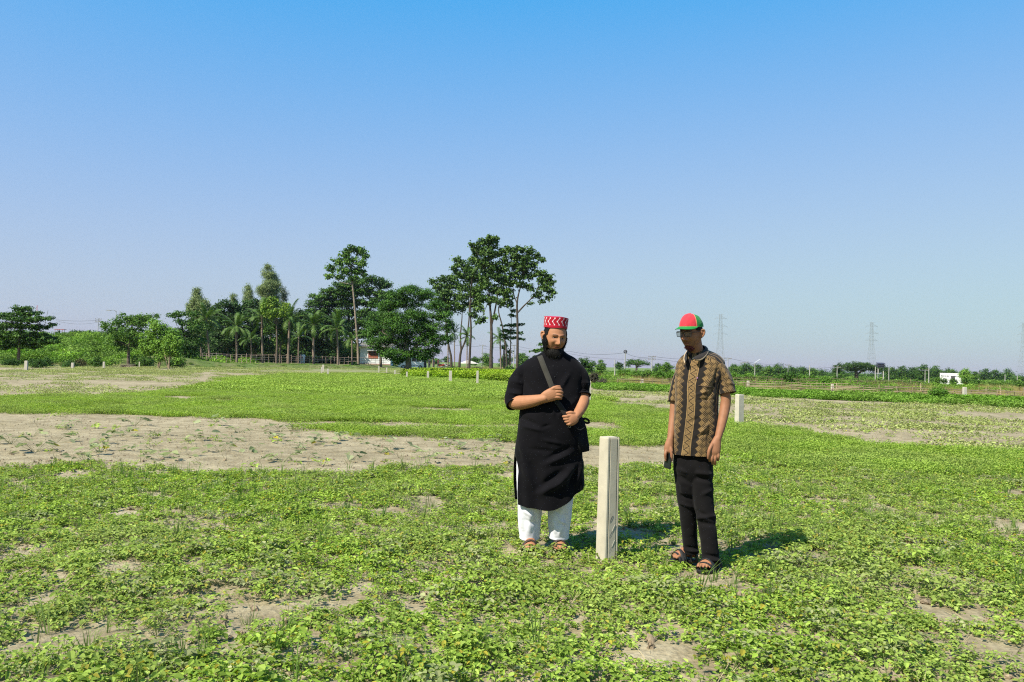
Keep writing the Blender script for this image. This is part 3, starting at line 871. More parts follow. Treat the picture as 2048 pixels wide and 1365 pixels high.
for i, (lab, x, yb, yt, hw, d, c) in enumerate([
        ('hazy tree right beside the shoulder of the man in the cap', 1470, 758, 728, 20, 290, MID),
        ('dark round tree behind the pole carrying the street lamp', 1492, 758, 726, 20, 320, DK),
        ('dark small tree directly right of the street lamp pole', 1516, 758, 726, 13, 310, DK),
        ('pale green far tree between the lamp pole and the bushy palm', 1537, 758, 731, 17, 280, MID),
        ('rounded far tree standing highest above the bushy palm', 1558, 758, 728, 20, 290, DK),
        ('far tree behind the bushy palm on its right side', 1584, 759, 732, 18, 330, DK),
        ('dark far tree left of the pale pole with white foot', 1603, 759, 732, 16, 340, DK),
        ('green far tree just right of the pale pole with white foot', 1624, 760, 734, 13, 270, MID),
        ('low hazy tree at the right end of the middle tree line', 1645, 760, 740, 15, 380, DK)]):
    far_tree(lab, x, yb, yt, hw, d, c)
far_tree('large spreading umbrella tree under the middle pylon', 1713, 764, 724, 52, 190, [(0.022, 0.05, 0.014), (0.04, 0.085, 0.018), (0.065, 0.12, 0.024)], True, dens=1.15)
far_tree('dark low tree at the left foot of the large umbrella tree', 1680, 764, 740, 20, 230, DK)
far_tree('small dark flat topped tree right behind the solar panel stand', 1766, 766, 729, 11, 210, DK, True)
for i, (lab, x, yb, yt, hw, d, c) in enumerate([
        ('far tree directly right of the solar panel stand', 1785, 767, 732, 14, 300, DK),
        ('spiky topped far tree between the solar stand and the pair of poles', 1806, 767, 731, 14, 310, DK),
        ('far tree with two dark pointed tops left of the pair of poles', 1826, 767, 732, 15, 320, DK),
        ('highest dark tree left of the white building', 1846, 767, 728, 17, 300, DK),
        ('wide dark flat tree left above the white building', 1872, 767, 732, 24, 310, DK),
        ('dark tree right above the white building roof', 1900, 768, 736, 18, 330, DK),
        ('light green wispy tree touching the right wall of the white building', 1930, 769, 736, 13, 120, LITE),
        ('light green small tree a little right of the wispy tree', 1950, 770, 742, 10, 150, MID),
        ('dark hazy tree left most of the far right clump', 1970, 770, 737, 16, 420, DK),
        ('dark hazy tree in the middle of the far right clump', 1992, 770, 738, 15, 420, DK),
        ('dark hazy pointed tree right in the far right clump', 2015, 770, 737, 13, 430, DK),
        ('low tree at the right edge of the picture beneath the last pylon', 2040, 772, 751, 14, 260, MID)]):
    far_tree(lab, x, yb, yt, hw, d, c)
# behind the slim trees
far_tree('pale green bush tree seen between the thickest and the leaning slim trunks', 972, 736, 706, 13, 210, MID)
far_tree('dark hazy tree seen left of the rightmost slim trunk', 1012, 738, 708, 15, 250, DK)
far_tree('low hazy tree left of the thickest slim trunk', 950, 733, 712, 12, 320, DK)
far_tree('hazy green tree right of the rightmost slim trunk', 1045, 738, 704, 14, 240, MID)
far_tree('tiny far tree in the gap right of the van', 892, 727, 712, 6, 400, DK)
far_tree('low hedge like tree on the far field right of the van', 868, 728, 717, 20, 330, MID)

BG = 'green bushes behind the bamboo fences on the right'
def bush(label, x, yb, yt, hw, d, cols=LITE, group=BG, leaf=None, name='bush', dens=1.0, cat='bush'):
    h_ = yb - yt
    bl = [(x, yt + h_ * .35, hw * .6, h_ * .35), (x - hw * .5, yt + h_ * .55, hw * .5, h_ * .36), (x + hw * .5, yt + h_ * .52, hw * .5, h_ * .38), (x, yt + h_ * .7, hw * .9, h_ * .3)]
    return tree(name, label, cat, d, [[(x, yb, 1.0), (x, yb - h_ * .4, .6)]], bl, leaf=leaf or (2.4 * d / FPX if d else 0.22), cols=cols, sub=3.6, flat=0.7, up=0.6, limbs=6, group=group, dens=dens, crown_name='foliage', limb_r=0.03)
VIV = [(0.05, 0.12, 0.012), (0.09, 0.2, 0.018), (0.13, 0.26, 0.025)]
for lab, x, yb, yt, hw, d, c in [
        ('bush at the left end of the vivid bush row, below the round lamp pole', 1248, 752, 738, 16, 90, VIV),
        ('low wide bush in the vivid row right of the round lamp pole', 1275, 757, 741, 20, 82, VIV),
        ('darker bush in the vivid row below the lone umbrella tree', 1294, 760, 739, 15, 80, MID),
        ('bush in the vivid row close to the man in the cap', 1318, 762, 740, 18, 78, VIV),
        ('bush hidden partly behind the sleeve of the man in the cap', 1345, 764, 741, 16, 76, VIV),
        ('bright bush right beside the elbow of the man in the cap', 1468, 765, 744, 17, 76, VIV),
        ('bright bush below the street lamp pole', 1495, 766, 746, 18, 78, VIV),
        ('dark round bush right of the street lamp pole', 1529, 766, 750, 13, 75, MID),
        ('dark low bush left at the foot of the bushy palm', 1557, 767, 750, 14, 76, MID),
        ('bright bush directly right of the bushy palm', 1600, 767, 748, 16, 78, VIV),
        ('bush beneath the pale pole with white foot', 1622, 768, 750, 13, 80, VIV),
        ('round vivid bush between the white footed pole and the umbrella tree', 1650, 769, 752, 15, 72, VIV),
        ('low bush under the left side of the large umbrella tree', 1678, 768, 754, 16, 82, MID),
        ('low bush under the trunk of the large umbrella tree', 1712, 769, 757, 17, 82, MID),
        ('low bush beneath the solar panel stand', 1756, 770, 757, 17, 82, MID),
        ('bush in the row right of the solar panel stand', 1796, 770, 759, 18, 82, MID),
        ('bush at the foot of the pair of poles', 1832, 772, 759, 17, 80, MID),
        ('small bush at the left corner of the white building', 1875, 767, 753, 7, 84, MID),
        ('dark bush in front of the white building front', 1906, 770, 757, 8, 80, DK),
        ('small bush in front of the left part of the white building', 1888, 768, 756, 6, 80, DK),
        ('dark shrub at the right corner of the white building', 1931, 770, 755, 6, 82, DK),
        ('low bush right of the white building below the wispy tree', 1956, 771, 760, 18, 84, MID),
        ('low bush below the far right clump of trees', 2000, 773, 762, 24, 84, MID),
        ('bush at the right edge of the picture behind the fence', 2040, 775, 760, 12, 76, MID),
        ('leafy vine heap climbing over the front fence below the white building', 1877, 793, 774, 21, 45, VIV)]:
    bush(lab, x, yb, yt, hw, d, c)
DRYC = [(0.035, 0.033, 0.022), (0.06, 0.055, 0.035), (0.09, 0.085, 0.05)]
bush('dark dry bush standing behind the elbow of the man in black', 1187, 768, 742, 11, 62, DRYC, None, name='dry_bush')
bush('dark low brushwood heap beside the dark dry bush', 1203, 768, 757, 9, 60, DRYC, None, name='dry_bush')
bush('dark green bush at the foot of the rightmost slim trunk', 1020, 745, 731, 11, 100, DK, None)
bush('low dark bush at the foot of the slim forked trees', 905, 742, 733, 14, 118, DK, None)
bush('dark scrub between the slim trunks left of the thickest trunk', 955, 744, 735, 16, 116, DRYC, None)
bush('small bush on the grassy bank at the foot of the tall slim tree', 708, 737, 725, 11, 140, DK, None)
bush('small dark bush on the grassy bank left of the yellow green tree', 502, 735, 727, 6, 145, DK, None)
bush('small bush beside the foot of the yellow green tree', 563, 736, 729, 6, 143, DK, None)
# bushes over the embankment foot on the left
EBG = 'bushes at the foot of the road embankment'
for lab, x, yb, yt, hw, d, c in [
        ('dark low creeper bush under the trunk of the tiered tree', 22, 734, 716, 20, None, DK),
        ('dark green bush right of the tiered tree trunk, behind the leftmost post', 72, 736, 718, 24, None, DK),
        ('dark round bush between the leftmost two posts', 94, 735, 714, 12, None, DK),
        ('dark bush directly behind the second post', 138, 736, 722, 18, None, DK),
        ('brownish bush between the second and third posts', 160, 735, 718, 14, None, [(0.06, 0.06, 0.02), (0.1, 0.1, 0.03)]),
        ('dark round bush just left of the third post', 194, 735, 713, 13, None, DK),
        ('leafy bush between the dark rounded tree and the feathery trees', 288, 735, 712, 16, None, MID),
        ('dark palm like undergrowth beneath the shorter feathery tree', 350, 736, 716, 22, None, DK),
        ('leafy bush left of the mound', 372, 732, 706, 12, None, MID)]:
    bush(lab, x, yb, yt, hw, d, c, EBG)
bush('dark bush on top of the embankment right of the three wheeler', 150, 674, 659, 14, 203, DK, None)
bush('wide dark bush on top of the embankment left of the lamp posts', 178, 675, 660, 20, 203, DK, None)
tree('bushy_palm', 'bushy dark palm among the bright bushes below the middle tree line', 'palm tree', 72, [[(1577, 768, 2), (1577, 757, 1.6)]],
     [(1577, 752, 10, 8), (1566, 752, 10, 4), (1590, 752, 10, 4), (1577, 760, 9, 6), (1584, 764, 6, 4)], leaf=0.3, aspect=0.18, cols=DK, sub=4, flat=0.8, up=0.2, droop=0.6, limbs=8, crown_name='fronds')

# ------------------------------------------------------------------ white house in the grove
dH = 158
hp = at(747, 731, dH)
m_ = dH / FPX
house = empty('white_house', hp, 'small whitewashed house with a red shuttered window, half hidden by the dense tree', 'house')
def hx(px, py, yo=0.0):
    return at(px, py, dH + yo) - hp
x0, x1 = hx(720, 731)[0], hx(781, 731)[0]
zt = hx(747, 694)[2]
b = MB(); b.box(((x0 + x1) / 2, 1.9, zt / 2 - .1), ((x1 - x0) / 2, 2.0, zt / 2 + .1), col=(0.62, 0.62, 0.6)); b.build('wall', M['paint'], house, False)
b = MB()
rot = np.array(Matrix.Rotation(R(9), 3, 'X'))
b.box(((x0 + x1) / 2, 1.7, zt + .42), ((x1 - x0) / 2 + .35, 2.6, .05), rot=rot, col=(0.15, 0.135, 0.115)); b.build('roof', M['col'], house, False)
b = MB(); b.box(((x0 + x1) / 2, -.13, .12), ((x1 - x0) / 2 + .02, .04, .2), col=(0.3, 0.2, 0.16)); b.build('plinth', M['col'], house, False)
for i, (pl, pr) in enumerate(((737, 756),)):
    wx0, wx1, wz0, wz1 = hx(pl, 717)[0], hx(pr, 717)[0], hx(pl, 717)[2], hx(pl, 703)[2]
    b = MB(); b.box(((wx0 + wx1) / 2, -.115, (wz0 + wz1) / 2), ((wx1 - wx0) / 2, .012, (wz1 - wz0) / 2), col=(0.03, 0.025, 0.02)); win = b.build('window', M['col'], house, False)
    b = MB()
    for k in range(5):
        xx = wx0 + (wx1 - wx0) * k / 4
        b.box((xx, -.14, (wz0 + wz1) / 2), (.035, .02, (wz1 - wz0) / 2), col=(0.2, 0.06, 0.035))
    for k in range(4):
        zz = wz0 + (wz1 - wz0) * k / 3
        b.box(((wx0 + wx1) / 2, -.145, zz), ((wx1 - wx0) / 2, .02, .035), col=(0.2, 0.06, 0.035))
    b.build('window_bars', M['col'], win, False)
    for k in range(4):
        s_ = MB()
        cx = wx0 + (wx1 - wx0) * (k + .5) / 4
        s_.box((cx, -.13, wz0 + (wz1 - wz0) * .25), ((wx1 - wx0) / 9.5, .012, (wz1 - wz0) * .23), col=(0.3, 0.09, 0.05))
        s_.build('shutter', M['col'], win, False)
    b = MB(); b.box(((wx0 + wx1) / 2, -.4, wz1 + .12), ((wx1 - wx0) / 2 + .2, .32, .05), col=(0.45, 0.43, 0.4)); b.build('window_hood', M['col'], house, False)

# ------------------------------------------------------------------ people of the background
def small_person(label, px, py, d, top=(0.03, 0.03, 0.04), low=(0.03, 0.03, 0.035), skin=(0.16, 0.08, 0.05), h=1.68, rz=0.0, group=None, arm=0.0, z=None):
    base = at(px, py, d)
    root = empty('person', base, label, 'person', group, rz)
    k = h / 1.7
    def T(path, rad, n=10): return tube(np.array(path) * k, [(r[0] * k, r[1] * k) if not np.isscalar(r) else r * k for r in rad], n=n)
    mb = MB()
    mb.grid(T([(0, 0, .85), (0, 0, 1.1), (0, 0, 1.38), (0, -.01, 1.47)], [(.14, .1), (.13, .1), (.17, .11), (.07, .07)]), caps=(True, True))
    mb.grid(T([(0, 0, 1.42), (0, -.01, 1.52), (0, -.02, 1.6), (0, -.02, 1.68)], [.05, .06, .08, .05]), caps=(True, True))
    for s_ in (-1, 1):
        mb.grid(T([(s_ * .09, 0, .9), (s_ * .1, -.01, .48), (s_ * .1, .02, .07)], [.085, .06, .04]), caps=(True, True))
        mb.grid(T([(s_ * .1, .03, .04), (s_ * .11, -.12, .03)], [.04, .035]), caps=(True, True))
        mb.grid(T([(s_ * .18, 0, 1.4), (s_ * .24, 0, 1.12), (s_ * (.24 - arm), -.05 - arm, .85), (s_ * (.24 - arm), -.08 - arm, .76)], [.05, .042, .032, .035]), caps=(True, True))
    o = remesh(mb, 0.03)
    paint(o, lambda P: np.broadcast_to(np.array(skin), P.shape))
    o.materials.append(M['skin'])
    link('person_body', o, root)
    c = MB()
    c.grid(T([(0, 0, .8), (0, 0, 1.1), (0, 0, 1.38), (0, -.005, 1.46)], [(.19, .14), (.165, .13), (.2, .135), (.09, .085)], 14), caps=(False, True), col=top)
    for s_ in (-1, 1):
        c.grid(T([(s_ * .16, 0, 1.41), (s_ * .235, 0, 1.2)], [.075, .065]), caps=(True, False), col=top)
    c.build('shirt', M['cloth'], root)
    c = MB()
    for s_ in (-1, 1):
        c.grid(T([(s_ * .08, 0, .88), (s_ * .1, -.01, .48), (s_ * .1, .015, .12)], [.115, .09, .075]), caps=(True, False), col=low)
    c.build('trousers', M['cloth'], root)
    c = MB()
    c.grid(T([(0, 0, 1.62), (0, -.01, 1.68), (0, -.01, 1.705)], [.088, .075, .03]), caps=(True, True))
    c.build('hair', M['hair'], root)
    return root
def remesh(mb, vox, smooth=2):
    me = mb.mesh('tmp', [])
    o = bpy.data.objects.new('tmp', me)
    COL.objects.link(o)
    r = o.modifiers.new('r', 'REMESH')
    r.mode = 'VOXEL'
    r.voxel_size = vox
    r.use_smooth_shade = True
    if smooth:
        s_ = o.modifiers.new('s', 'SMOOTH')
        s_.factor = 0.5
        s_.iterations = smooth
    dg = bpy.context.evaluated_depsgraph_get()
    out = bpy.data.meshes.new_from_object(o.evaluated_get(dg))
    bpy.data.objects.remove(o)
    return out
def verts(me):
    P = np.empty(len(me.vertices) * 3, np.float32)
    me.vertices.foreach_get('co', P)
    return P.reshape(-1, 3).astype(float)
def paint(me, fn):
    P = verts(me)
    c = np.ones((len(P), 4), np.float32)
    c[:, :3] = fn(P)
    a = me.color_attributes.get('Col') or me.color_attributes.new('Col', 'FLOAT_COLOR', 'POINT')
    a.data.foreach_set('color', c.ravel())

PV = 'people standing in the shade behind the van'
small_person('dark clothed person standing close to the front of the white van', 850, 738, 146, (0.02, 0.02, 0.025), rz=0.8, group=PV)
small_person('dark clothed person in the middle of the group right of the van', 858.5, 738, 147, (0.035, 0.035, 0.045), group=PV)
small_person('person in dark blue top leaning by the slim palm stem', 867, 738, 145, (0.025, 0.03, 0.06), rz=-0.6, group=PV)
small_person('person in reddish top standing by the motorcycles', 876, 738, 146, (0.09, 0.03, 0.03), rz=-1.2, group=PV)
PW = 'two people in white behind the bamboo fence'
small_person('person in white clothes walking behind the bamboo fence', 607, 728, 138, (0.75, 0.75, 0.74), (0.7, 0.7, 0.68), group=PW, rz=0.5)
small_person('person in pale pink top beside the walking person in white', 601.5, 728, 139, (0.5, 0.33, 0.33), (0.55, 0.53, 0.5), group=PW, rz=-0.5)

# ------------------------------------------------------------------ minibus and two motorcycles
dV = 147
vb = at(824, 738.5, dV)
van = empty('minibus', vb, 'white minibus parked in the shade behind the dense tree', 'van')
prof = np.array([(-2.35, .45), (-2.4, .9), (-2.38, 1.3), (-2.25, 1.95), (-2.05, 2.12), (-1.0, 2.18), (.6, 2.16), (1.25, 2.05), (1.55, 1.78), (2.0, 1.28), (2.3, 1.12), (2.42, .85), (2.42, .45), (2.2, .33), (-2.2, .33)])
b = MB()
W2 = 0.9
rings = []
for yy, sc_ in ((-W2, .965), (-W2 + .08, 1.0), (W2 - .08, 1.0), (W2, .965)):
    c = np.array([0, 1.2])
    p2 = (prof - c) * sc_ + c
    rings.append(np.stack([p2[:, 0], np.full(len(p2), yy), p2[:, 1]], 1))
b.grid(np.array(rings), caps=(True, True), col=(0.72, 0.73, 0.73))
b.build('body', M['gloss'], van, False)
for xa, xb, za, zb in ((-2.1, -1.15, 1.32, 1.88), (-1.05, -.1, 1.32, 1.9), (0.0, .75, 1.32, 1.88)):
    b = MB(); b.box(((xa + xb) / 2, -W2 - .005, (za + zb) / 2), ((xb - xa) / 2, .012, (zb - za) / 2)); b.build('window', M['carglass'], van, False)
b = MB()
V = np.array([(.83, -W2 - .018, 1.32), (1.75, -W2 - .018, 1.32), (1.38, -W2 - .018, 1.83), (.83, -W2 - .018, 1.87)])
b.add(np.vstack([V, V + [0, .03, 0]]), [[0, 1, 2, 3], [7, 6, 5, 4], [0, 4, 5, 1], [1, 5, 6, 2], [2, 6, 7, 3], [3, 7, 4, 0]])
b.build('window', M['carglass'], van, False)
b = MB(); rt = np.array(Matrix.Rotation(R(-50), 3, 'Y')); b.box((1.79, 0, 1.56), (.01, .76, .3), rot=np.array(Matrix.Rotation(R(-42), 3, 'Y'))); b.build('windscreen', M['carglass'], van, False)
b = MB(); b.box((2.42, 0, .55), (.05, .86, .12), col=(.1, .1, .1)); b.build('bumper', M['col'], van, False)
b = MB(); b.box((0, -W2 - .006, .62), (1.1, .01, .03), col=(.08, .08, .08)); b.build('side_strip', M['col'], van, False)
for xx in (-1.4, 1.5):
    for yy in (-W2 + .08, W2 - .08):
        b = MB(); b.rod((xx, yy - .12, .34), (xx, yy + .12, .34), .35, n=20); wh = b.build('wheel', M['dark'], van, False)
        b = MB(); b.rod((xx, yy - .135, .34), (xx, yy + .135, .34), .2, n=14, col=(.4, .4, .4)); b.build('rim', M['col'], wh, False)
for yy in (-.68, .68):
    b = MB(); b.box((2.4, yy, .88), (.05, .14, .1), col=(.6, .6, .58)); b.build('headlight', M['gloss'], van, False)
def motorcycle(label, px, py, d, col, rz):
    root = empty('motorcycle', at(px, py, d), label, 'motorcycle', 'motorcycles parked right of the van', rz)
    for xx in (-.62, .65):
        t_ = np.linspace(0, 2 * math.pi, 19)
        b = MB(); b.grid(tube(np.stack([xx + .27 * np.cos(t_), 0 * t_, .3 + .27 * np.sin(t_)], 1), [.05] * 19, n=6, rows=37, rnd=False, ref=(0, 1, 0))); w_ = b.build('wheel', M['dark'], root)
        b = MB()
        for k in range(6):
            a_ = k * math.pi / 3
            b.rod((xx, 0, .3), (xx + .26 * math.cos(a_), 0, .3 + .26 * math.sin(a_)), .012, col=(.3, .3, .3))
        b.build('spokes', M['col'], w_)
    b = MB(); b.grid(tube([(-.5, 0, .62), (-.1, 0, .62), (.25, 0, .72), (.45, 0, .75)], [(.1, .08), (.12, .12), (.14, .14), (.05, .06)], n=12), caps=(True, True), col=col); b.build('tank', M['gloss'], root)
    b = MB(); b.grid(tube([(-.75, 0, .78), (-.4, 0, .75), (.05, 0, .74)], [(.1, .05), (.13, .05), (.09, .04)], n=12), caps=(True, True), col=(.02, .02, .02)); b.build('seat', M['col'], root)
    b = MB(); b.box((0, 0, .38), (.24, .12, .14), col=(.12, .12, .12)); b.rod((.65, 0, .3), (.42, 0, .95), .03, col=(.4, .4, .4)); b.rod((-.62, 0, .3), (-.1, 0, .4), .025, col=(.3, .3, .3)); b.build('frame', M['col'], root)
    b = MB(); b.rod((.4, -.34, .98), (.4, .34, .98), .02, col=(.1, .1, .1)); b.build('handlebar', M['col'], root)
    b = MB(); b.grid(tube([(.45, 0, .85), (.58, 0, .83)], [.09, .07], n=10), caps=(True, True), col=(.6, .6, .55)); b.build('headlight', M['gloss'], root)
motorcycle('red motorcycle parked beside the standing people', 884, 739, 140, (.22, .02, .015), 0.3)
motorcycle('dark motorcycle with its wheels towards the slim trees', 896, 739, 141, (.03, .025, .025), -0.2)
# three wheeler on the embankment road
ar = empty('auto_rickshaw', at(120, 674, 199), 'small three wheeled taxi with an open frame driving on the embankment road', 'three wheeler')
b = MB(); b.box((0, 0, .55), (1.0, .55, .18), col=(.12, .14, .16)); b.box((-.9, 0, .85), (.08, .52, .3), col=(.12, .12, .14)); b.build('body', M['col'], ar, False)
b = MB(); b.box((0, 0, 1.72), (1.15, .62, .05), col=(.32, .06, .05)); b.build('canopy', M['col'], ar, False)
for xx, yy in ((-.95, -.5), (-.95, .5), (.75, -.5), (.75, .5)):
    b = MB(); b.rod((xx, yy, .6), (xx, yy, 1.7), .045, col=(.3, .08, .06)); b.build('post', M['col'], ar)
for xx, yy in ((-.7, -.5), (-.7, .5), (1.0, 0)):
    b = MB(); b.rod((xx, yy - .06, .26), (xx, yy + .06, .26), .26, n=14); b.build('wheel', M['dark'], ar, False)
b = MB(); b.box((.95, 0, .75), (.08, .4, .35), col=(.14, .16, .18)); b.build('front_panel', M['col'], ar, False)
small_person('driver of the three wheeled taxi on the embankment', 118, 673, 199.2, (.05, .03, .03), h=1.55, rz=1.2)

# ------------------------------------------------------------------ bamboo fences
BAM = (0.33, 0.22, 0.15)
def fence(name, label, P, post_gap, rails, hgt, col, zoff=0.0, group=None, rj=0.05, pr=0.03, seg=4.0, rr_=.028):
    """P: ground points along the fence"""
    P = np.asarray(P, float)
    base = P[0]
    root = empty(name, base, label, 'fence', group)
    ln = np.concatenate([[0], np.cumsum(np.linalg.norm(np.diff(P, axis=0), axis=1))])
    pt = lambda s_: np.array([np.interp(s_, ln, P[:, k]) for k in range(3)])
    s_ = 0.0
    while s_ < ln[-1]:
        p = pt(s_) - base
        h_ = hgt * rng.uniform(0.85, 1.25)
        b = MB(); b.rod(p + [0, 0, -.15], p + [rng.normal() * .05, rng.normal() * .05, h_], pr * rng.uniform(.8, 1.25), n=5, col=np.array(col) * rng.uniform(.7, 1.3)); b.build('post', M['bamboo'], root)
        s_ += post_gap * rng.uniform(0.8, 1.2)
    for z in rails:
        s_ = 0.0
        while s_ < ln[-1] - .3:
            e = min(s_ + seg * rng.uniform(.8, 1.2), ln[-1])
            a_, c_ = pt(s_) - base, pt(e) - base
            ja, jc = rng.normal(size=2) * rj
            b = MB(); b.rod(a_ + [0, -.04, z + ja], c_ + [0, -.04, z + jc], rr_ * rng.uniform(.8, 1.3), n=5, col=np.array(col) * rng.uniform(.75, 1.35)); b.build('rail', M['bamboo'], root)
            s_ = e - .15
    return root
fl = [at(x, y, d) for x, y, d in ((405, 722, 121), (500, 725, 128), (600, 727, 135), (700, 729, 142), (775, 731, 147))]
fence('bamboo_fence', 'reddish bamboo rail fence running along the grassy bank in front of the grove', fl, 0.85, (0.42, 0.78, 1.12), 1.15, (0.46, 0.33, 0.27), pr=0.024)
RG = 'low bamboo fences on the right side of the field'
f1 = [gnd(1236, 771), gnd(1330, 774), gnd(1480, 776), gnd(1600, 780), gnd(1720, 785), gnd(1850, 787)]
f2 = [gnd(1490, 782), gnd(1600, 786), gnd(1700, 790), gnd(1780, 793), gnd(1900, 796), gnd(2060, 799), gnd(2200, 802)]
f0 = [gnd(1460, 770), gnd(1560, 773), gnd(1700, 776), gnd(1850, 778)]
fence('bamboo_fence', 'middle of the three low bamboo fences, reaching left to between the two men', f1, 0.8, (0.16, 0.27, 0.38, 0.5), 0.58, (0.2, 0.15, 0.1), group=RG, rr_=.017, pr=0.016)
fence('bamboo_fence', 'nearest low bamboo fence running to the right edge behind the vivid vines', f2, 0.62, (0.2, 0.3, 0.4, 0.52), 0.58, (0.24, 0.185, 0.125), group=RG, rr_=.017, pr=0.016, seg=3)
fence('bamboo_fence', 'rear low bamboo fence of brown poles before the bright bushes', f0, 1.1, (0.25, 0.4, 0.55, 0.68), 0.75, (0.17, 0.12, 0.08), group=RG, rr_=.02, pr=0.02)
for lab, x, y, h_, tilt in (('single tall bamboo stake above the middle fence, left of the vine heap', 1841, 787, .75, .02), ('leaning bamboo stake near the right edge behind the nearest fence', 2003, 795, .75, -.12), ('bamboo stake with short cross piece right of the white topped post', 1971, 797, .6, .03),
                            ('thin bamboo stake below the large umbrella tree', 1673, 784, .6, .0)):
    g = gnd(x, y)
    o = empty('bamboo_stake', g, lab, 'stake', 'bamboo stakes standing between the fences')
    b = MB(); b.rod((0, 0, -.1), (tilt, 0, h_), .022, n=6, col=(0.42, 0.33, 0.22)); b.build('stem', M['bamboo'], o)
    if 'cross' in lab:
        b = MB(); b.rod((-.08, -.03, h_ * .75), (.22, -.03, h_ * .72), .014, n=5, col=(0.42, 0.33, 0.22)); b.build('cross_piece', M['bamboo'], o)

# ------------------------------------------------------------------ concrete posts
POST = 'concrete boundary posts standing in the field'
def post(label, px, pyb, pyt, w=None, tilt=0.0, col=(0.52, 0.49, 0.41), rz=0.15):
    g = gnd(px, pyb)
    d = g[1]
    h_ = (pyb - pyt) * d / FPX
    w = w or 0.15
    o = MB()
    G = []
    for z, s_ in ((-.15, 1.05), (h_ - .03, .97), (h_, .88)):
        c, s2 = math.cos(rz), math.sin(rz)
        q = np.array([(-1, -1), (1, -1), (1, 1), (-1, 1)]) * w / 2 * s_
        G.append([(x_ * c - y_ * s2 + tilt * z, x_ * s2 + y_ * c, z) for x_, y_ in q])
    o.grid(np.array(G), caps=(True, True), col=col)
    ob = o.build('concrete_post', M['concrete'], None, False)
    ob.location = [float(v) for v in g]
    return tag(ob, label, 'post', POST)
for lab, x, yb, yt, w in [
        ('leftmost concrete post, tallest of those before the embankment', 52, 741, 722, .2),
        ('second concrete post from the left before the embankment bushes', 145, 738, 726, .2),
        ('third concrete post from the left, thin, before a dark round bush', 207.5, 737.5, 724, .16),
        ('thin pale post left of the feathery trees', 278.5, 736, 724, .1),
        ('pale post standing behind its two neighbours left of the house', 646, 746, 730, .18),
        ('left front post of the three close posts left of the house', 643, 750, 735, .13),
        ('right front post of the three close posts left of the house', 655.5, 752, 738, .14),
        ('thin post in the grass below the house wall', 757.5, 745, 733, .12),
        ('thin post right of the house, by the small trunks', 773, 748, 736, .12),
        ('post left of the dense tree trunk', 789.5, 753, 741, .13),
        ('post just left of the bright crop, beneath the dense tree trunk', 813.5, 758, 744, .13),
        ('post at the left end of the bright yellow green crop', 855.5, 762, 743, .15),
        ('widest post in front of the bright yellow green crop', 900.5, 767, 742, .18),
        ('post at the front edge of the bright crop below the thickest trunk', 954.5, 772, 742, .12),
        ('post half hidden by the sleeve of the man in black', 1021, 782, 756, .13),
        ('post behind the right forearm of the man in black', 1178, 806, 762, .1),
        ('short pale post at the left end of the bamboo fence', 1284, 771, 759, .17),
        ('post behind the right arm of the man in the cap, on the bamboo fence', 1496, 776, 762, .16),
        ('post in the vivid vines below the large umbrella tree', 1664.5, 785, 769, .15),
        ('white topped post in the vivid vines near the right edge', 1929, 799, 775, .17)]:
    post(lab, x, yb, yt, w, col=(0.42, 0.39, 0.32))
post('medium sized post standing just right of the man in the cap', 1478, 853, 789, .155, tilt=0.0, col=(0.40, 0.375, 0.3), rz=0.45)

# the near post: rounded front panel with two grooves and slanting dents, their shade and lit edges coloured on
g = gnd(1213, 1116)
d = float(g[1])
npost = empty('concrete_post', g, 'nearest concrete post with grooved face and slanted dents, between the two men', 'post', POST)
hN = (1116 - 876) * d / FPX
wN, rzN = 0.116, R(28)
cr, sr = math.cos(rzN), math.sin(rzN)
def rot2(P):
    P = np.asarray(P, float)
    return np.stack([P[..., 0] * cr - P[..., 1] * sr + 0.004 * P[..., 2], P[..., 0] * sr + P[..., 1] * cr, P[..., 2]], -1)
h2 = wN / 2
gr = 0.008
# outline with two grooves on the camera side
ol = [(-h2, -h2 + .008), (-h2 + .008, -h2)]
for gxx in (-h2 + .026, h2 - .022):
    ol += [(gxx - .006, -h2), (gxx - .004, -h2 + gr), (gxx + .004, -h2 + gr), (gxx + .006, -h2)]
ol += [(h2 - .008, -h2), (h2, -h2 + .008), (h2, h2 - .008), (h2 - .008, h2), (-h2 + .008, h2), (-h2, h2 - .008)]
ol = np.array(ol)
rows_ = [(-.2, 1.07), (.1, 1.06), (hN * .5, 1.02), (hN - .012, .985), (hN, .94)]
G = np.array([[(x_ * s_, y_ * s_, z) for x_, y_ in ol] for z, s_ in rows_])
b = MB(); b.grid(rot2(G), caps=(True, True), col=(0.40, 0.365, 0.285)); b.build('shaft', M['concrete'], npost, False)
for zc in (.07, .185, .30, .118, .235):
    second = zc in (.118, .235)
    b = MB()
    cx = .016 if second else -.006
    V = []
    for k in range(9):
        t_ = k / 8 * 2 - 1
        wv = .0055 * math.sqrt(max(0.02, 1 - t_ * t_))
        px_, pz_ = cx + t_ * .013, zc + t_ * .026
        for dx, dy in ((-wv, -.0008), (0, .001 if not second else -.003), (wv, -.0008)):
            V.append((px_ + dx, -h2 * 1.045 + dy - .0006, pz_ - dx * .4))
    G = np.array(V).reshape(9, 3, 3)
    b.grid(rot2(G), closed=False, col=(0.2, 0.19, 0.165) if not second else (0.43, 0.40, 0.32))  # dark pieces paint the hollow's shade, pale ones its lit edge
    b.build('painted_dent', M['concrete'], npost)

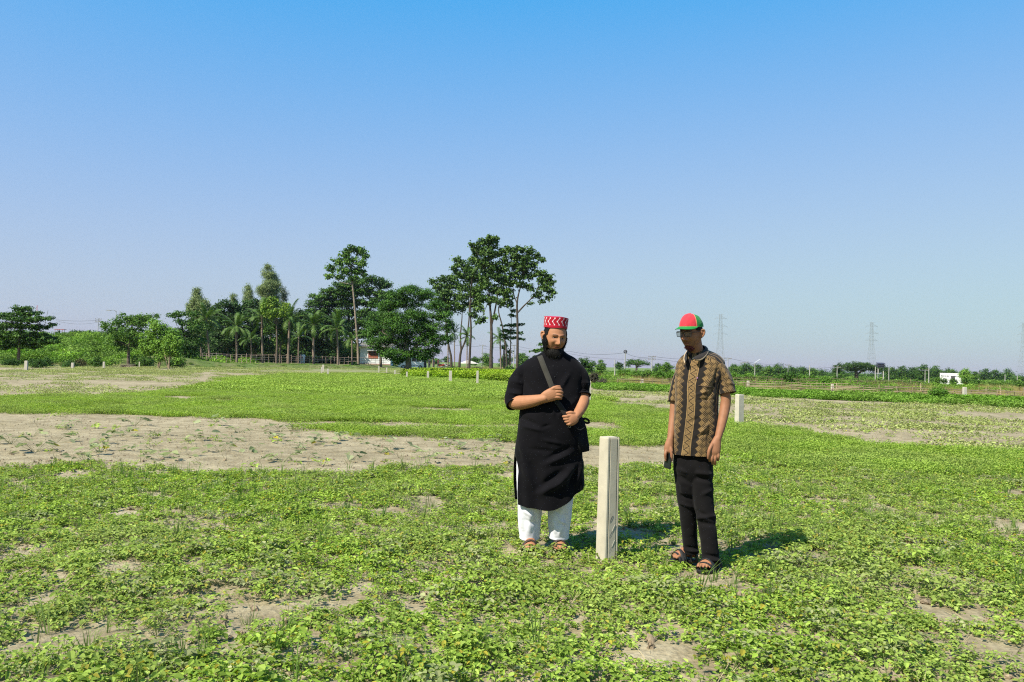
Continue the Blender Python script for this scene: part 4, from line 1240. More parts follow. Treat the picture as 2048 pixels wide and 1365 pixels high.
# ------------------------------------------------------------------ poles, lamps, pylons, wires, building
PG2 = 'utility poles on the right horizon'
def pole(label, px, pyb, pyt, d, r=0.11, arm=None, lamp=None, group=PG2, col=None, lean=0.0, name='utility_pole'):
    base = at(px, pyb, d)
    o = empty(name, base, label, 'pole', group)
    h_ = (pyb - pyt) * d / FPX
    b = MB(); b.rod((0, 0, -.4), (lean, 0, h_), r, r * .65, n=8, col=col or (1, 1, 1)); b.build('shaft', M['pole'] if col is None else M['col'], o)
    if arm:
        for k in range(arm):
            b = MB(); b.box((lean, 0, h_ - .25 - k * .55), (.75, .06, .05)); b.build('crossarm', M['metal'], o, False)
            for xx in (-.65, 0.3, .65):
                b = MB(); b.rod((lean + xx, 0, h_ - .2 - k * .55), (lean + xx, 0, h_ - k * .55), .05, n=6, col=(.2, .14, .1)); b.build('insulator', M['col'], o)
    if lamp == 'street':
        b = MB(); b.grid(tube([(0, 0, h_ - .3), (-.5, 0, h_ + .15), (-1.5, 0, h_ + .1)], [.07, .06, .05], n=6)); b.build('lamp_arm', M['metal'], o)
        b = MB(); b.box((-1.8, 0, h_ + .05), (.5, .16, .09), col=(.25, .26, .27)); b.build('lamp_head', M['col'], o, False)
    if lamp == 'solar':
        b = MB(); b.rod((0, 0, h_ - .4), (-1.6, 0, h_ - .1), .06); b.build('lamp_arm', M['metal'], o)
        b = MB(); b.box((-2.3, 0, h_), (.9, .25, .1), rot=np.array(Matrix.Rotation(R(-10), 3, 'Y')), col=(.22, .22, .23)); b.build('lamp_head', M['col'], o, False)
        b = MB(); b.box((.5, 0, h_ + .35), (.7, .5, .05), rot=np.array(Matrix.Rotation(R(-35), 3, 'Y')), col=(.3, .31, .33)); b.build('solar_panel', M['col'], o, False)
    if lamp == 'round':
        t_ = np.linspace(0, 2 * math.pi, 17)
        b = MB(); b.grid(tube(np.stack([.26 * np.cos(t_), 0 * t_, h_ + .28 + .26 * np.sin(t_)], 1), [.08] * 17, n=8, rows=33, rnd=False, ref=(0, 1, 0)), col=(.05, .05, .06)); b.build('lamp_ring', M['col'], o)
        b = MB(); b.grid(tube([(-.05, -.05, h_ + .25), (.14, -.05, h_ + .33)], [.12, .1], n=10), caps=(True, True), col=(.07, .07, .08)); b.build('lamp_head', M['col'], o)
    return o
pole('pole carrying a dark round lamp fixture between the two men', 1250, 741, 707, 150, .12, lamp='round')
pole('short bare pole left of the round lamp pole', 1229.5, 746, 720, 130, .1)
pole('pole with crossarms right of the round lamp pole', 1303.5, 745, 712, 170, .1, arm=2)
pole('tall pole rising behind the shoulder of the man in the cap', 1455.5, 752, 716, 180, .11, arm=1)
pole('pole with solar street lamp above the middle tree line', 1509.5, 756, 726, 180, .11, lamp='solar')
pole('thin pole above the bushy palm', 1576, 756, 729, 200, .1, arm=1)
pole('pale pole with a white foot in the middle tree line', 1619, 761, 731, 170, .13)
pole('thin pole left of the large umbrella tree', 1674, 762, 733, 180, .11, arm=1)
pole('pole below the solar panel stand, its left leg', 1750.5, 765, 734, 170, .13)
pole('bare pole right of the solar panel stand', 1777.5, 765, 736, 200, .12)
pole('left pole of the pair left of the white building', 1850, 766, 739, 190, .1, arm=1)
pole('right and taller pole of the pair left of the white building', 1857.5, 766, 736, 185, .13)
pole('pole in front of the far right clump of trees', 2010, 768, 749, 250, .14)
pole('pole at the left side of the last pylon', 2034.5, 768, 752, 250, .14)
pole('pole standing on the far right of the light green tree', 1957, 765, 745, 230, .13, arm=1)
pole('pole with crossarm left of the thickest slim trunk', 964, 733, 690, 210, .11, arm=1)
pole('pale pole seen just left of the rightmost slim trunk', 1027, 738, 690, 230, .16, arm=1)
EPG = 'thin poles along the embankment road'
pole('street lamp pole behind the dark rounded tree', 230, 690, 622, 205, .09, lamp='street', group=EPG, name='lamp_post')
pole('short thin pole just right of the street lamp on the embankment', 237, 690, 625, 207, .07, group=EPG)
pole('pole with crossarms left of the dark rounded tree', 195.5, 672, 637, 204, .09, arm=2, group=EPG)
pole('thin leaning pole sticking out of the tiered tree', 86, 665, 620, 203, .07, group=EPG, lean=1.0, col=(.2, .2, .2))
# red and white mast
o = empty('radio_mast', at(71, 700, 900), 'distant red and white lattice mast behind the tiered tree', 'mast')
for k in range(8):
    b = MB()
    z0, z1 = k * 5.9, (k + 1) * 5.9
    for sx, sy in ((-1, -1), (1, -1), (0, 1)):
        b.rod((sx * 1.2 * (1 - k / 9), sy * (1 - k / 9), z0), (sx * 1.2 * (1 - (k + 1) / 9), sy * (1 - (k + 1) / 9), z1), .14, n=5, col=(.45, .05, .04) if k % 2 else (.6, .6, .6))
    b.build('mast_section', M['col'], o)

def pylon(label, px, pyt, d, pyb=768):
    base = at(px, pyb, d)
    base[2] = 0
    top = at(px, pyt, d)[2]
    o = empty('transmission_pylon', base, label, 'pylon', 'lattice pylons on the right horizon')
    ht = top
    hw = lambda z: np.interp(z, [0, ht * .55, ht], [ht * .085, ht * .035, ht * .018])
    T_ = d / FPX * 0.28
    b = MB()
    n = 14
    zs = ht * (1 - (1 - np.linspace(0, 1, n)) ** 1.35)
    cor = [(-1, -1), (1, -1), (1, 1), (-1, 1)]
    for sx, sy in cor:
        for k in range(n - 1):
            b.rod((sx * hw(zs[k]), sy * hw(zs[k]), zs[k]), (sx * hw(zs[k + 1]), sy * hw(zs[k + 1]), zs[k + 1]), T_ * .5, n=4)
    b.build('legs', M['metal'], o)
    b = MB()
    for k in range(n - 1):
        for i in range(4):
            (ax, ay), (cx, cy) = cor[i], cor[(i + 1) % 4]
            b.rod((ax * hw(zs[k]), ay * hw(zs[k]), zs[k]), (cx * hw(zs[k + 1]), cy * hw(zs[k + 1]), zs[k + 1]), T_ * .28, n=4)
            b.rod((cx * hw(zs[k]), cy * hw(zs[k]), zs[k]), (ax * hw(zs[k + 1]), ay * hw(zs[k + 1]), zs[k + 1]), T_ * .28, n=4)
            b.rod((ax * hw(zs[k]), ay * hw(zs[k]), zs[k]), (cx * hw(zs[k]), cy * hw(zs[k]), zs[k]), T_ * .25, n=4)
    b.build('bracing', M['metal'], o)
    for f_, L in ((.93, .115), (.79, .125), (.65, .125)):
        z = ht * f_
        for s_ in (-1, 1):
            b = MB()
            for sy in (-1, 1):
                b.rod((s_ * hw(z), sy * hw(z), z), (s_ * ht * L, 0, z - ht * .01), T_ * .35, n=4)
                b.rod((s_ * hw(z), sy * hw(z), z + ht * .03), (s_ * ht * L, 0, z - ht * .01), T_ * .3, n=4)
            b.rod((s_ * ht * L, 0, z - ht * .01), (s_ * ht * L, 0, z - ht * .04), T_ * .3, n=4)
            b.build('crossarm', M['metal'], o)
    b = MB(); b.rod((-ht * .07, 0, ht), (ht * .07, 0, ht), T_ * .3, n=4); b.build('top_beam', M['metal'], o)
    return o
pylon('pylon rising behind the shoulder of the man in the cap', 1439, 629, 640)
pylon('middle pylon above the large umbrella tree', 1742, 645, 560)
pylon('pylon cut by the right edge of the picture', 2047, 646, 570)
# solar panel stand
o = empty('solar_panel_stand', at(1761, 766, 171), 'raised dark panel frame on legs beside the large umbrella tree', 'panel')
k_ = 171 / FPX
for i in range(3):
    b = MB(); b.box((0, 0, (766 - 727.5 - 3.2 * i) * k_), (7.2 * k_, .5, .85 * k_), rot=np.array(Matrix.Rotation(R(12), 3, 'X')), col=(.05, .05, .07)); b.build('panel', M['col'], o, False)
for xx in (-5, 5.5):
    b = MB(); b.rod((xx * k_, 0, -.3), (xx * k_, 0, 38 * k_), .1, n=6, col=(.4, .38, .34)); b.build('leg', M['col'], o)

# white building on the right
dB = 150
bp = at(1905, 769, dB)
o = empty('white_building', bp, 'low white flat roofed building with a dark lettered band at the far right', 'building', rz=R(-36))
o.scale = (.9, 1, 1)
def bx_(px, py, yo=0): return at(px, py, dB + yo) - bp
xa, xb, xc = bx_(1879.5, 769)[0], bx_(1918, 769)[0], bx_(1926, 769)[0]
zt = bx_(1900, 749)[2]
b = MB(); b.box(((xa + xb) / 2, 2, zt / 2), ((xb - xa) / 2, 2, zt / 2 + .1), col=(.6, .6, .59)); b.build('wall', M['paint'], o, False)
b = MB(); b.box(((xb + xc) / 2 + .003, 1.6, zt / 2 - .12), ((xc - xb) / 2, 1.6, zt / 2), col=(.58, .58, .57)); b.build('side_wall', M['paint'], o, False)
b = MB(); b.box(((xa + xb) / 2, 2.0, zt + .15), ((xb - xa) / 2 + .02, 2.005, .05), col=(.58, .58, .57)); b.build('roof_slab', M['paint'], o, False)
b = MB()
xs = xa + .25
while xs < xb - .4:
    w_ = rng.uniform(.05, .16)
    if abs(xs - (xa + (xb - xa) * .52)) > .12:
        b.box((xs, -.02, zt - .32), (w_ / 2, .012, rng.uniform(.07, .11)), col=(.12, .12, .16))
    xs += w_ + .04
b.build('lettering', M['col'], o, False)
b = MB(); b.box((bx_(1906, 760)[0], -.02, .75), (.35, .015, .7), col=(.05, .05, .05)); b.build('doorway', M['col'], o, False)
# sand heap
g = at(936, 728, 190)
b = MB()
t_ = np.linspace(0, 1, 14)[:, None]; a_ = np.linspace(0, 2 * math.pi, 28, endpoint=False)[None, :]
rr = t_ * (1 + .15 * np.sin(3 * a_ + 1))
G = np.stack([rr * np.cos(a_) * 2.2, rr * np.sin(a_) * 1.8, .75 * (1 - t_ ** 1.3) + .08 * fbm(rr * np.cos(a_) * 4, rr * np.sin(a_) * 4)], -1)
b.grid(G[::-1], col=(.46, .42, .36))
so = b.build('sand_heap', M['concrete'])
so.location = [float(v) for v in g]
tag(so, 'pale sand heap seen between the slim trunks', 'heap')
# heap of cut branches
g = gnd(252, 736.5)
so = empty('branch_pile', g, 'small pile of grey cut branches under the dark rounded tree', 'pile')
for k in range(12):
    b = MB()
    a_ = rng.uniform(-.5, .5)
    c = rng.normal(size=3) * [.3, .2, .03] + [0, 0, .08 + .022 * k]
    L = rng.uniform(.4, .8)
    b.rod(c - np.array([math.cos(a_), math.sin(a_), .08]) * L, c + np.array([math.cos(a_), math.sin(a_), .1]) * L, .03, .018, n=5, col=(.2, .17, .13))
    b.build('branch', M['bark'], so)
# wires
WG = 'thin overhead wires between the poles'
def wire(label, pts, sag=0.6, r=0.016):
    P = np.array(pts)
    b = MB()
    for i in range(len(P) - 1):
        t_ = np.linspace(0, 1, 12)[:, None]
        q = P[i] * (1 - t_) + P[i + 1] * t_
        q[:, 2] -= sag * 4 * (t_ * (1 - t_))[:, 0]
        b.grid(tube(q, [r] * 12, n=4, rows=12, rnd=False))
    tag(b.build('overhead_wire', M['wire']), label, 'wire', WG)
wire('upper wire running from the grove past both men towards the right horizon', [at(880, 684, 160), at(964, 692, 210), at(1027, 691, 230), at(1140, 703, 190), at(1250, 706, 152), at(1303, 713, 170), at(1455, 716, 180), at(1576, 730, 200), at(1674, 734, 180), at(1850, 740, 190), at(1957, 746, 230)], .5, .022)
wire('lower wire from the slim trees to the crossarm pole between the men', [at(964, 696, 210), at(1027, 696, 230), at(1140, 708, 190), at(1303, 717, 170), at(1455, 721, 180)], .6, .02)
wire('wire stretched over the embankment left of the dark rounded tree', [at(112, 640, 203), at(195.5, 641, 204), at(230, 641, 205)], .25, .025)
wire('lower sagging wire over the embankment', [at(112, 642, 203), at(195.5, 645, 204)], .6, .02)

# ------------------------------------------------------------------ the two men
def head_grid(a, b, c, rows=150, n=200, jaw=0.28, nose=1.0, fat=0.0):
    """a head in its own axes: x to the picture's right, face towards -y, z up; eye line at z = 0"""
    phi = np.linspace(-math.pi / 2, math.pi / 2, rows)[:, None]
    th = np.linspace(0, 2 * math.pi, n, endpoint=False)[None, :]
    cp = np.cos(phi) ** 0.82
    sx = np.sign(np.sin(th)) * np.abs(np.sin(th)) ** 0.93
    sy = np.sign(np.cos(th)) * np.abs(np.cos(th)) ** 0.93
    x = a * sx * cp
    y = -b * sy * cp
    z = c * np.sin(phi) + 0 * th
    t = sst(0.0, 1.0, np.clip((-.015 - z) / .1, 0, 1))
    x = x * (1 - jaw * t)
    y = np.where(y > 0, y * (1 - .6 * t), y * (1 - .1 * t))
    x = x * (1 + fat * np.exp(-((z + .055) / .035) ** 2))
    fr = np.clip(-y / b, 0, 1) ** 1.2 * (np.cos(th) > 0)
    g = lambda cx, cz, s1, s2: np.exp(-((np.abs(x) - cx) / s1) ** 2 - ((z - cz) / s2) ** 2)
    h = np.interp(z, [-.062, -.052, -.044, -.034, -.012, .012, .03], [0, .006, .022, .025, .013, .005, 0]) * nose
    sg = np.interp(z, [-.055, -.042, -.03, 0, .02], [.016, .0155, .012, .008, .008])
    disp = h * np.exp(-(x / sg) ** 2)
    disp = disp + .007 * nose * g(.0145, -.043, .006, .007)
    disp = disp - .013 * g(.032, .002, .016, .011) + .0075 * g(.03, .024, .022, .008) + .004 * g(0, .022, .014, .01)
    disp = disp + .005 * g(.047, -.028, .016, .014)
    disp = disp + .0075 * g(0, -.0655, .02, .0048) + .0085 * g(0, -.0785, .018, .0055) - .005 * g(0, -.0715, .024, .0026)
    disp = disp + .008 * g(0, -.104, .02, .012) - .003 * g(0, -.09, .02, .005) - .004 * g(.03, -.055, .008, .014)
    disp = disp + .004 * g(.032, .003, .011, .007)
    y = y - 1.3 * disp * fr
    return np.stack([x + 0 * z, y, z], -1)
def ear(a, side):
    t = np.linspace(0, 1, 7)
    P = [(side * (a + .000), .004, .022), (side * (a + .016), .022, .028), (side * (a + .02), .03, .008), (side * (a + .013), .02, -.018), (side * (a + .003), .008, -.03)]
    G1 = tube(P, [.007, .0085, .008, .0075, .007], n=8, rows=18)
    G2 = tube([(side * (a - .004), .012, .024), (side * (a + .009), .021, .004), (side * (a - .001), .012, -.022)], [(.007, .02), (.007, .02), (.006, .013)], n=10, rows=14)
    return [G1, G2]
class Person:
    def __init__(s, label, px, py):
        s.g = gnd(px, py)
        s.d = float(s.g[1])
        s.root = empty('person', s.g, label, 'person')
    def P(s, px, py, yo=0.0):
        return at(px, py, s.d + yo) - s.g
    def W(s, wpx, yo=0.0):
        return wpx * (s.d + yo) / FPX
    def path(s, pts):
        return np.array([s.P(p[0], p[1], p[2] if len(p) > 2 else 0) for p in pts])
    def tb(s, pts, rpx, n=20, rows=None, rnd=True, ref=(0, 1, 0.01)):
        k = s.d / FPX
        return tube(s.path(pts), [(r[0] * k, r[1] * k) if not np.isscalar(r) else r * k for r in rpx], n=n, rows=rows, rnd=rnd, ref=ref)
def xf(G, R3, T):
    return G @ np.array(R3).T + np.array(T)
def folds(G, per, lines, closed=True, N=None):
    """press soft folds into the side of a cloth grid that faces the camera; lines: [(px,py),(px,py), amplitude m, width px]"""
    if N is None:
        N = outn(G)
    # picture position of every vertex
    Wp = G + per.g - np.array([0, 0, HC])
    q = Wp @ _CR
    px = 1024 + q[..., 0] / -q[..., 2] * FPX
    py = 682.5 - q[..., 1] / -q[..., 2] * FPX
    D = np.zeros(px.shape)
    for a, b_, amp, w in lines:
        a = np.array(a, float); b2 = np.array(b_, float)
        ab = b2 - a
        L2 = (ab ** 2).sum()
        t = np.clip(((px - a[0]) * ab[0] + (py - a[1]) * ab[1]) / L2, 0, 1)
        dd = np.hypot(px - a[0] - t * ab[0], py - a[1] - t * ab[1])
        ends = np.sin(np.clip(t, .04, .96) * math.pi) ** .5
        D += 1.7 * amp * ends * np.exp(-(dd / w) ** 2)
    sgn = np.where(N[..., 1] < 0, 1.0, 0.0)
    return G + N * (D * sgn)[..., None], px, py
def orient(G):
    """make grid normals point outwards"""
    N = gnormals(G)
    c = G.mean(1, keepdims=True)
    return G if ((G - c) * N).sum() > 0 else G[:, ::-1]
def wr(G, amp, sc, seed=0, sz=1.0):
    N = outn(G)
    f = fbm(G[..., 0] * sc, G[..., 1] * sc, G[..., 2] * sc * sz, 3, seed) - .5
    return G + N * (f * 2 * amp)[..., None]
def strands(mb, G, N, mask, n, ln, down=0.5, w=.0011, col=(0, 0, 0)):
    idx = np.argwhere(mask)
    pk = idx[rng.integers(0, len(idx), n)]
    P = G[pk[:, 0], pk[:, 1]]
    Q = N[pk[:, 0], pk[:, 1]] * .8 + np.array([0, -.1, -down]) + rng.normal(size=(n, 3)) * .45
    Q /= np.linalg.norm(Q, axis=1)[:, None]
    L = ln * rng.uniform(.5, 1.2, n)[:, None]
    sd = np.cross(Q, rng.normal(size=(n, 3)))
    sd /= np.linalg.norm(sd, axis=1)[:, None]
    V = np.stack([P - sd * w, P + sd * w, P + Q * L * .6 + sd * w * .6 + np.array([0, 0, -.1]) * L, P + Q * L + np.array([0, 0, -.35]) * L], 1).reshape(-1, 3)
    mb.add(V, np.arange(4 * n).reshape(n, 4), col)

# ================================================= man in black, left of the post
A = Person('man in long black tunic and white trousers with red prayer cap and black beard', 1086, 1100)
k1 = A.d / FPX
HR1 = np.array(Matrix.Rotation(R(17), 3, 'Z') @ Matrix.Rotation(R(10), 3, 'X') @ Matrix.Rotation(R(4), 3, 'Y'))
HC1 = A.P(1109.5, 674, -.05)
a1, b1, c1 = .084, .101, .122
H1 = head_grid(a1, b1, c1, jaw=.13, nose=1.2, fat=.06)
mb = MB()
mb.grid(xf(H1, HR1, HC1), caps=(True, True))
for s_ in (-1, 1):
    for G in ear(a1, s_):
        mb.grid(xf(G, HR1, HC1), caps=(True, True))
mb.grid(A.tb([(1104, 735, .02), (1105, 715, .01), (1108, 695, -.01)], [17, 16, 15]), caps=(True, True))
# trunk, legs under the clothes
mb.grid(A.tb([(1100, 960), (1100, 900), (1102, 820), (1104, 760), (1104, 728)], [(44, 26), (46, 32), (48, 34), (50, 28), (28, 18)], n=24), caps=(True, True))
for xs in ((1078, 1064, 1061, 1061), (1120, 1119, 1117, 1116)):
    mb.grid(A.tb([(xs[0], 940, 0), (xs[1], 1010, .0), (xs[2], 1072, .03), (xs[3], 1090, .03)], [21, 15, 10.5, 10]), caps=(True, True))
def foot(mb, per, heel, toe, w, nt=5, out=0.0):
    """foot lying from heel to toe (points in local metres)"""
    h, t_ = np.array(heel, float), np.array(toe, float)
    v = t_ - h
    L = np.linalg.norm(v)
    v /= L
    sd = np.cross(v, [0, 0, 1.0])
    mb.grid(tube([h + [0, 0, .035], h + v * L * .3 + [0, 0, .045], h + v * L * .62 + [0, 0, .032], h + v * L * .8 + [0, 0, .022]], [(w * .36, .033), (w * .36, .042), (w * .48, .03), (w * .46, .018)], n=14, ref=(0, 0, 1)), caps=(True, True))
    for k in range(nt):
        f = (k - 2) / 2
        p = h + v * L * (.76) + sd * w * .4 * f + [0, 0, .018]
        r_ = (.0125, .0095, .009, .0085, .008)[k if out >= 0 else 4 - k]
        e = h + v * L * (1.0 - .05 * abs(k - (1 if out >= 0 else 3)) - .01) + sd * w * .42 * f + [0, 0, .012]
        mb.grid(tube([p, (p + e) / 2 + [0, 0, .006], e], [r_, r_, r_ * .85], n=9), caps=(True, True))
fA = [(A.P(1062, 1086, .05), A.P(1059, 1106, -.19), 1), (A.P(1116, 1083, .07), A.P(1121, 1098, -.15), -1)]
for h_, t_, o_ in fA:
    h_[2] = t_[2] = .028
    foot(mb, A, h_, t_, .1, out=o_)
# arm at picture left: upper arm down, forearm across the belly, fist on the strap
mb.grid(A.tb([(1058, 760, .015), (1038, 778, .0), (1024, 802, -.03)], [13, 13.5, 13]), caps=(True, True))
mb.grid(A.tb([(1021, 801, -.03), (1035, 806, -.09), (1062, 803, -.17), (1090, 797, -.225)], [12.5, 14.3, 12.2, (8.2, 9.5)]), caps=(True, True))
mb.grid(A.tb([(1085, 798, -.215), (1095, 793, -.232), (1106, 788.5, -.238), (1112, 786, -.236)], [(9.5, 7), (12, 6.8), (13, 6.5), (12, 5.5)], ref=(0, 1, 0)), caps=(True, True))
for k, (ky, kx) in enumerate(((777.5, 1111.5), (783.5, 1113.5), (789.5, 1113), (795, 1111))):
    mb.grid(A.tb([(kx - 7, ky + .8, -.238), (kx + 1, ky, -.249), (kx + 8, ky + .8, -.246), (kx + 11, ky + 2, -.228), (kx + 8, ky + 3, -.21), (kx + 2, ky + 3, -.205)], [3.2, 3.3, 3.0, 2.8, 2.6, 2.2], n=10), caps=(True, True))
mb.grid(A.tb([(1097, 785, -.235), (1106, 777.5, -.245), (1114, 774.5, -.246), (1119, 774, -.24)], [4.2, 3.8, 3.3, 2.7], n=10), caps=(True, True))
# arm at picture right: forearm in front of the hip, hand flat with fingers to the left
mb.grid(A.tb([(1150, 760, .015), (1162, 776, .0), (1165, 794, -.02)], [12, 13, 12.5]), caps=(True, True))
mb.grid(A.tb([(1166, 790, -.02), (1166, 804, -.07), (1159, 822, -.14), (1151, 834, -.19)], [12, 12.6, 10.5, (7.8, 8.6)]), caps=(True, True))
mb.grid(A.tb([(1152, 832, -.19), (1147, 837, -.207), (1141, 840, -.217), (1137, 841.5, -.22)], [(8.4, 6.5), (11.5, 6.5), (12, 6), (11, 5)], ref=(0, 1, 0)), caps=(True, True))
for (x0, y0), (x1, y1), (x2, y2) in (((1143, 832), (1134, 833), (1126.5, 833.5)), ((1141, 837), (1134.5, 838.5), (1128.5, 838.8)), ((1141, 842), (1136, 843.5), (1131, 843.8)), ((1143, 846.5), (1139, 848.5), (1135, 849))):
    mb.grid(A.tb([(x0, y0, -.217), (x1, y1, -.231), (x2, y2, -.224)], [3.3, 3.1, 2.4], n=10, rows=10), caps=(True, True))
mb.grid(A.tb([(1149, 829, -.2), (1142, 825.5, -.214), (1134, 826.5, -.214)], [4.0, 3.3, 2.5], n=10), caps=(True, True))
me = remesh(mb, .0030, 2)
HRi = HR1.T
def skin_paint(base, HRm, Hc, a, brow=(0.012, 0.009, 0.007), stub=None, lips=(0.30, 0.1, 0.075), goat=None, must=None):
    base = np.array(base)
    def f(P):
        q = (P - Hc) @ HRm
        c = np.broadcast_to(base, P.shape).copy()
        x, y, z = q.T
        ax = np.abs(x)
        n_ = fbm(P[:, 0] * 30, P[:, 1] * 30, P[:, 2] * 30, 2, 3)
        c *= (0.9 + .2 * n_)[:, None]
        face = (y < -.03) & (np.abs(z) < .13) & (ax < .1)
        def mixin(m, col):
            m = (np.clip(m, 0, 1) * face)[:, None]
            c[:] = c * (1 - m) + np.array(col) * m
        g = lambda cx, cz, s1, s2: np.exp(-((ax - cx) / s1) ** 2 - ((z - cz) / s2) ** 2)
        if stub is not None:
            mixin(.6 * sst(-.03, -.07, z) * (y < .0), stub)
        if must is not None:
            mixin(1.0 * np.exp(-(ax / .028) ** 4 - ((z + .0595) / .0042) ** 2) * (y < -.05), must)
        zl = z + .0715 - 7 * ax ** 2          # corners of the mouth drawn up
        mixin(1.2 * np.exp(-(ax / .023) ** 4 - (zl / .008) ** 2), lips)
        mixin(.95 * np.exp(-(ax / .026) ** 4 - (zl / .0019) ** 2), (0.03, 0.012, 0.01))
        mixin(.5 * np.exp(-((ax - .012 - .35 * (-.03 - z)) / .0035) ** 2) * sst(-.03, -.04, z) * sst(-.072, -.062, z), base * .55)     # crease from nose to mouth, its shade painted into the skin
        mixin(.8 * g(.0085, -.0485, .0042, .0028), base * .12)        # nostrils, the shade of their hollows painted on
        zc = .023 + .004 * np.sin(np.clip((ax - .014) / .036, 0, 1) * 3.0)
        mixin(.95 * np.exp(-((z - zc) / .0036) ** 2) * sst(.010, .016, ax) * (1 - sst(.046, .054, ax)), brow)
        # eyes: white, iris, lash line
        eye = ((ax - .032) / .0135) ** 2 + ((z - .002) / .0036) ** 2
        mixin((eye < 1) * 1.0, (0.36, 0.3, 0.26))
        mixin(((((ax - .032) / .006) ** 2 + ((z - .002) / .0055) ** 2) < 1) * (eye < 1.1) * 1.0, (0.012, 0.008, 0.006))
        mixin(1.2 * np.exp(-((z - .0062 + 9 * (ax - .032) ** 2) / .0024) ** 2) * np.exp(-((ax - .032) / .0145) ** 4), (0.01, 0.007, 0.006))
        mixin(.45 * g(.032, -.006, .016, .004), base * .6)
        if goat is not None:
            mixin(1.25 * np.exp(-(ax / .03) ** 4) * sst(-.084, -.092, z), goat)
        # nails and knuckles stay as the skin is
        return c
    return f
SK1 = (0.30, 0.138, 0.07)
paint(me, skin_paint(SK1, HR1, HC1, a1, lips=(0.27, .085, .06), must=(0.11, 0.055, 0.033)))
me.materials.append(M['skin'])
link('body', me, A.root)
# hair at the temples and back, beard
N1 = gnormals(H1)
x, y, z = H1[..., 0], H1[..., 1], H1[..., 2]
mask = (z > .018) & ((y > -.045) | (np.abs(x) > .075)) | ((z > -.03) & (y > .012)) | ((z > -.03) & (np.abs(x) > .079) & (y > -.035) & (y < -.005))
mb = MB()
Hh = H1 + N1 * (.005 + .004 * fbm(x * 60, y * 60, z * 60, 2, 4))[..., None]
mb.grid(xf(Hh, HR1, HC1), keep=mask)
mb.build('hair', M['hair'], A.root)
edge = np.abs(x) + 0 * z
mth = np.exp(-(x / .04) ** 4 - ((z + .074) / .032) ** 4)
cheek = -.097 + .097 * sst(.05, .083, np.abs(x)) + .012 * fbm(x * 90, y * 90, z * 90, 2, 9)
mask = (z < cheek) & (y < .045) & (mth < .35) & (z > -.121)
thick = .006 + .014 * sst(-.06, -.105, z) * sst(.02, .05, np.abs(x)) + .006 * sst(-.095, -.115, z) + .007 * fbm(x * 55, y * 55, z * 40, 2, 5)
Hb = H1 + (N1 * thick[..., None]) + np.stack([0 * x, -.006 * sst(-.09, -.12, z), -.028 * sst(-.075, -.115, z)], -1)
mb = MB()
mb.grid(xf(Hb, HR1, HC1), keep=mask)
# the long part below the chin, lying on the chest
lob = tube([xf(np.array([0, -.02, -.085]), HR1, HC1), xf(np.array([0, -.04, -.118]), HR1, HC1), xf(np.array([-.002, -.045, -.155]), HR1, HC1), xf(np.array([-.004, -.04, -.19]), HR1, HC1)], [(.062, .035), (.068, .045), (.058, .038), (.026, .018)], n=28, rows=22)
lob = wr(orient(lob), .006, 60, 8, .35)
mb.grid(lob, caps=(True, True))
strands(mb, xf(Hb, HR1, HC1), N1 @ HR1.T * .45, mask, 2600, .013, 1.2)
strands(mb, lob, gnormals(lob), np.ones(lob.shape[:2], bool), 1500, .016, 1.3)
mb.build('beard', M['hair'], A.root)
# prayer cap: red, white chevrons, dots and seams
capn, capr = 420, 60
tt = np.linspace(0, 2 * math.pi, capn, endpoint=False)
zz = np.concatenate([np.linspace(0, 1, 110), np.ones(16)])
rr = np.concatenate([np.ones(110), np.linspace(.995, .02, 16)])
zz[110:] += .10 * (1 - rr[110:] ** 2)
ch = .084
X = .0915 * (1 + .035 * (zz < 1.001) * (zz - .3))[:, None] * rr[:, None] * np.sin(tt)[None]
Y = -.1075 * (1 + .03 * (zz - .3))[:, None] * rr[:, None] * np.cos(tt)[None]
Z = (zz * ch)[:, None] + 0 * tt[None] + .0018 * np.sin(3 * tt + 1)[None]
Zp = zz[:, None] + 0 * tt[None]
nch = 16
u = (tt[None] * nch / (2 * math.pi)) % 1.0 + 0 * Zp
vv = np.clip((Zp - .27) / .60, 0, 1)
tri = .22 + .46 * np.abs(vv - .5) * 2
line = np.abs(u - tri) < .055
side = (Zp > .27) & (Zp < .87)
dots = np.zeros_like(u, bool)
for zc_, uc_ in ((.27, .68), (.87, .68), (.57, .22)):
    dots |= ((u - uc_) / .12) ** 2 + ((Zp - zc_) / .068) ** 2 < 1
seam = (np.abs(Zp - .2) < .018) | ((np.abs(Zp - .955) < .02))
RED = np.array([0.3, .005, .018])
cc = np.broadcast_to(RED, (*u.shape, 3)).copy()
cc[(Zp > .2) & (Zp < 1)] = (0.27, .004, .014)
cc[(line & side) | (dots & (Zp < 1.0))] = (.52, .47, .5)
cc[seam] = (.4, .02, .045)
cc[110:] = (0.36, .02, .08)
G = np.stack([X, Y, Z], -1) + np.array([0, .004, .066])
Gc = xf(G, HR1 @ np.array(Matrix.Rotation(R(-9), 3, 'X')), HC1 + HR1 @ np.array([0, .0, .0]))
mb = MB(); mb.grid(Gc, col=cc, caps=(False, True)); mb.build('prayer_cap', M['cloth'], A.root)

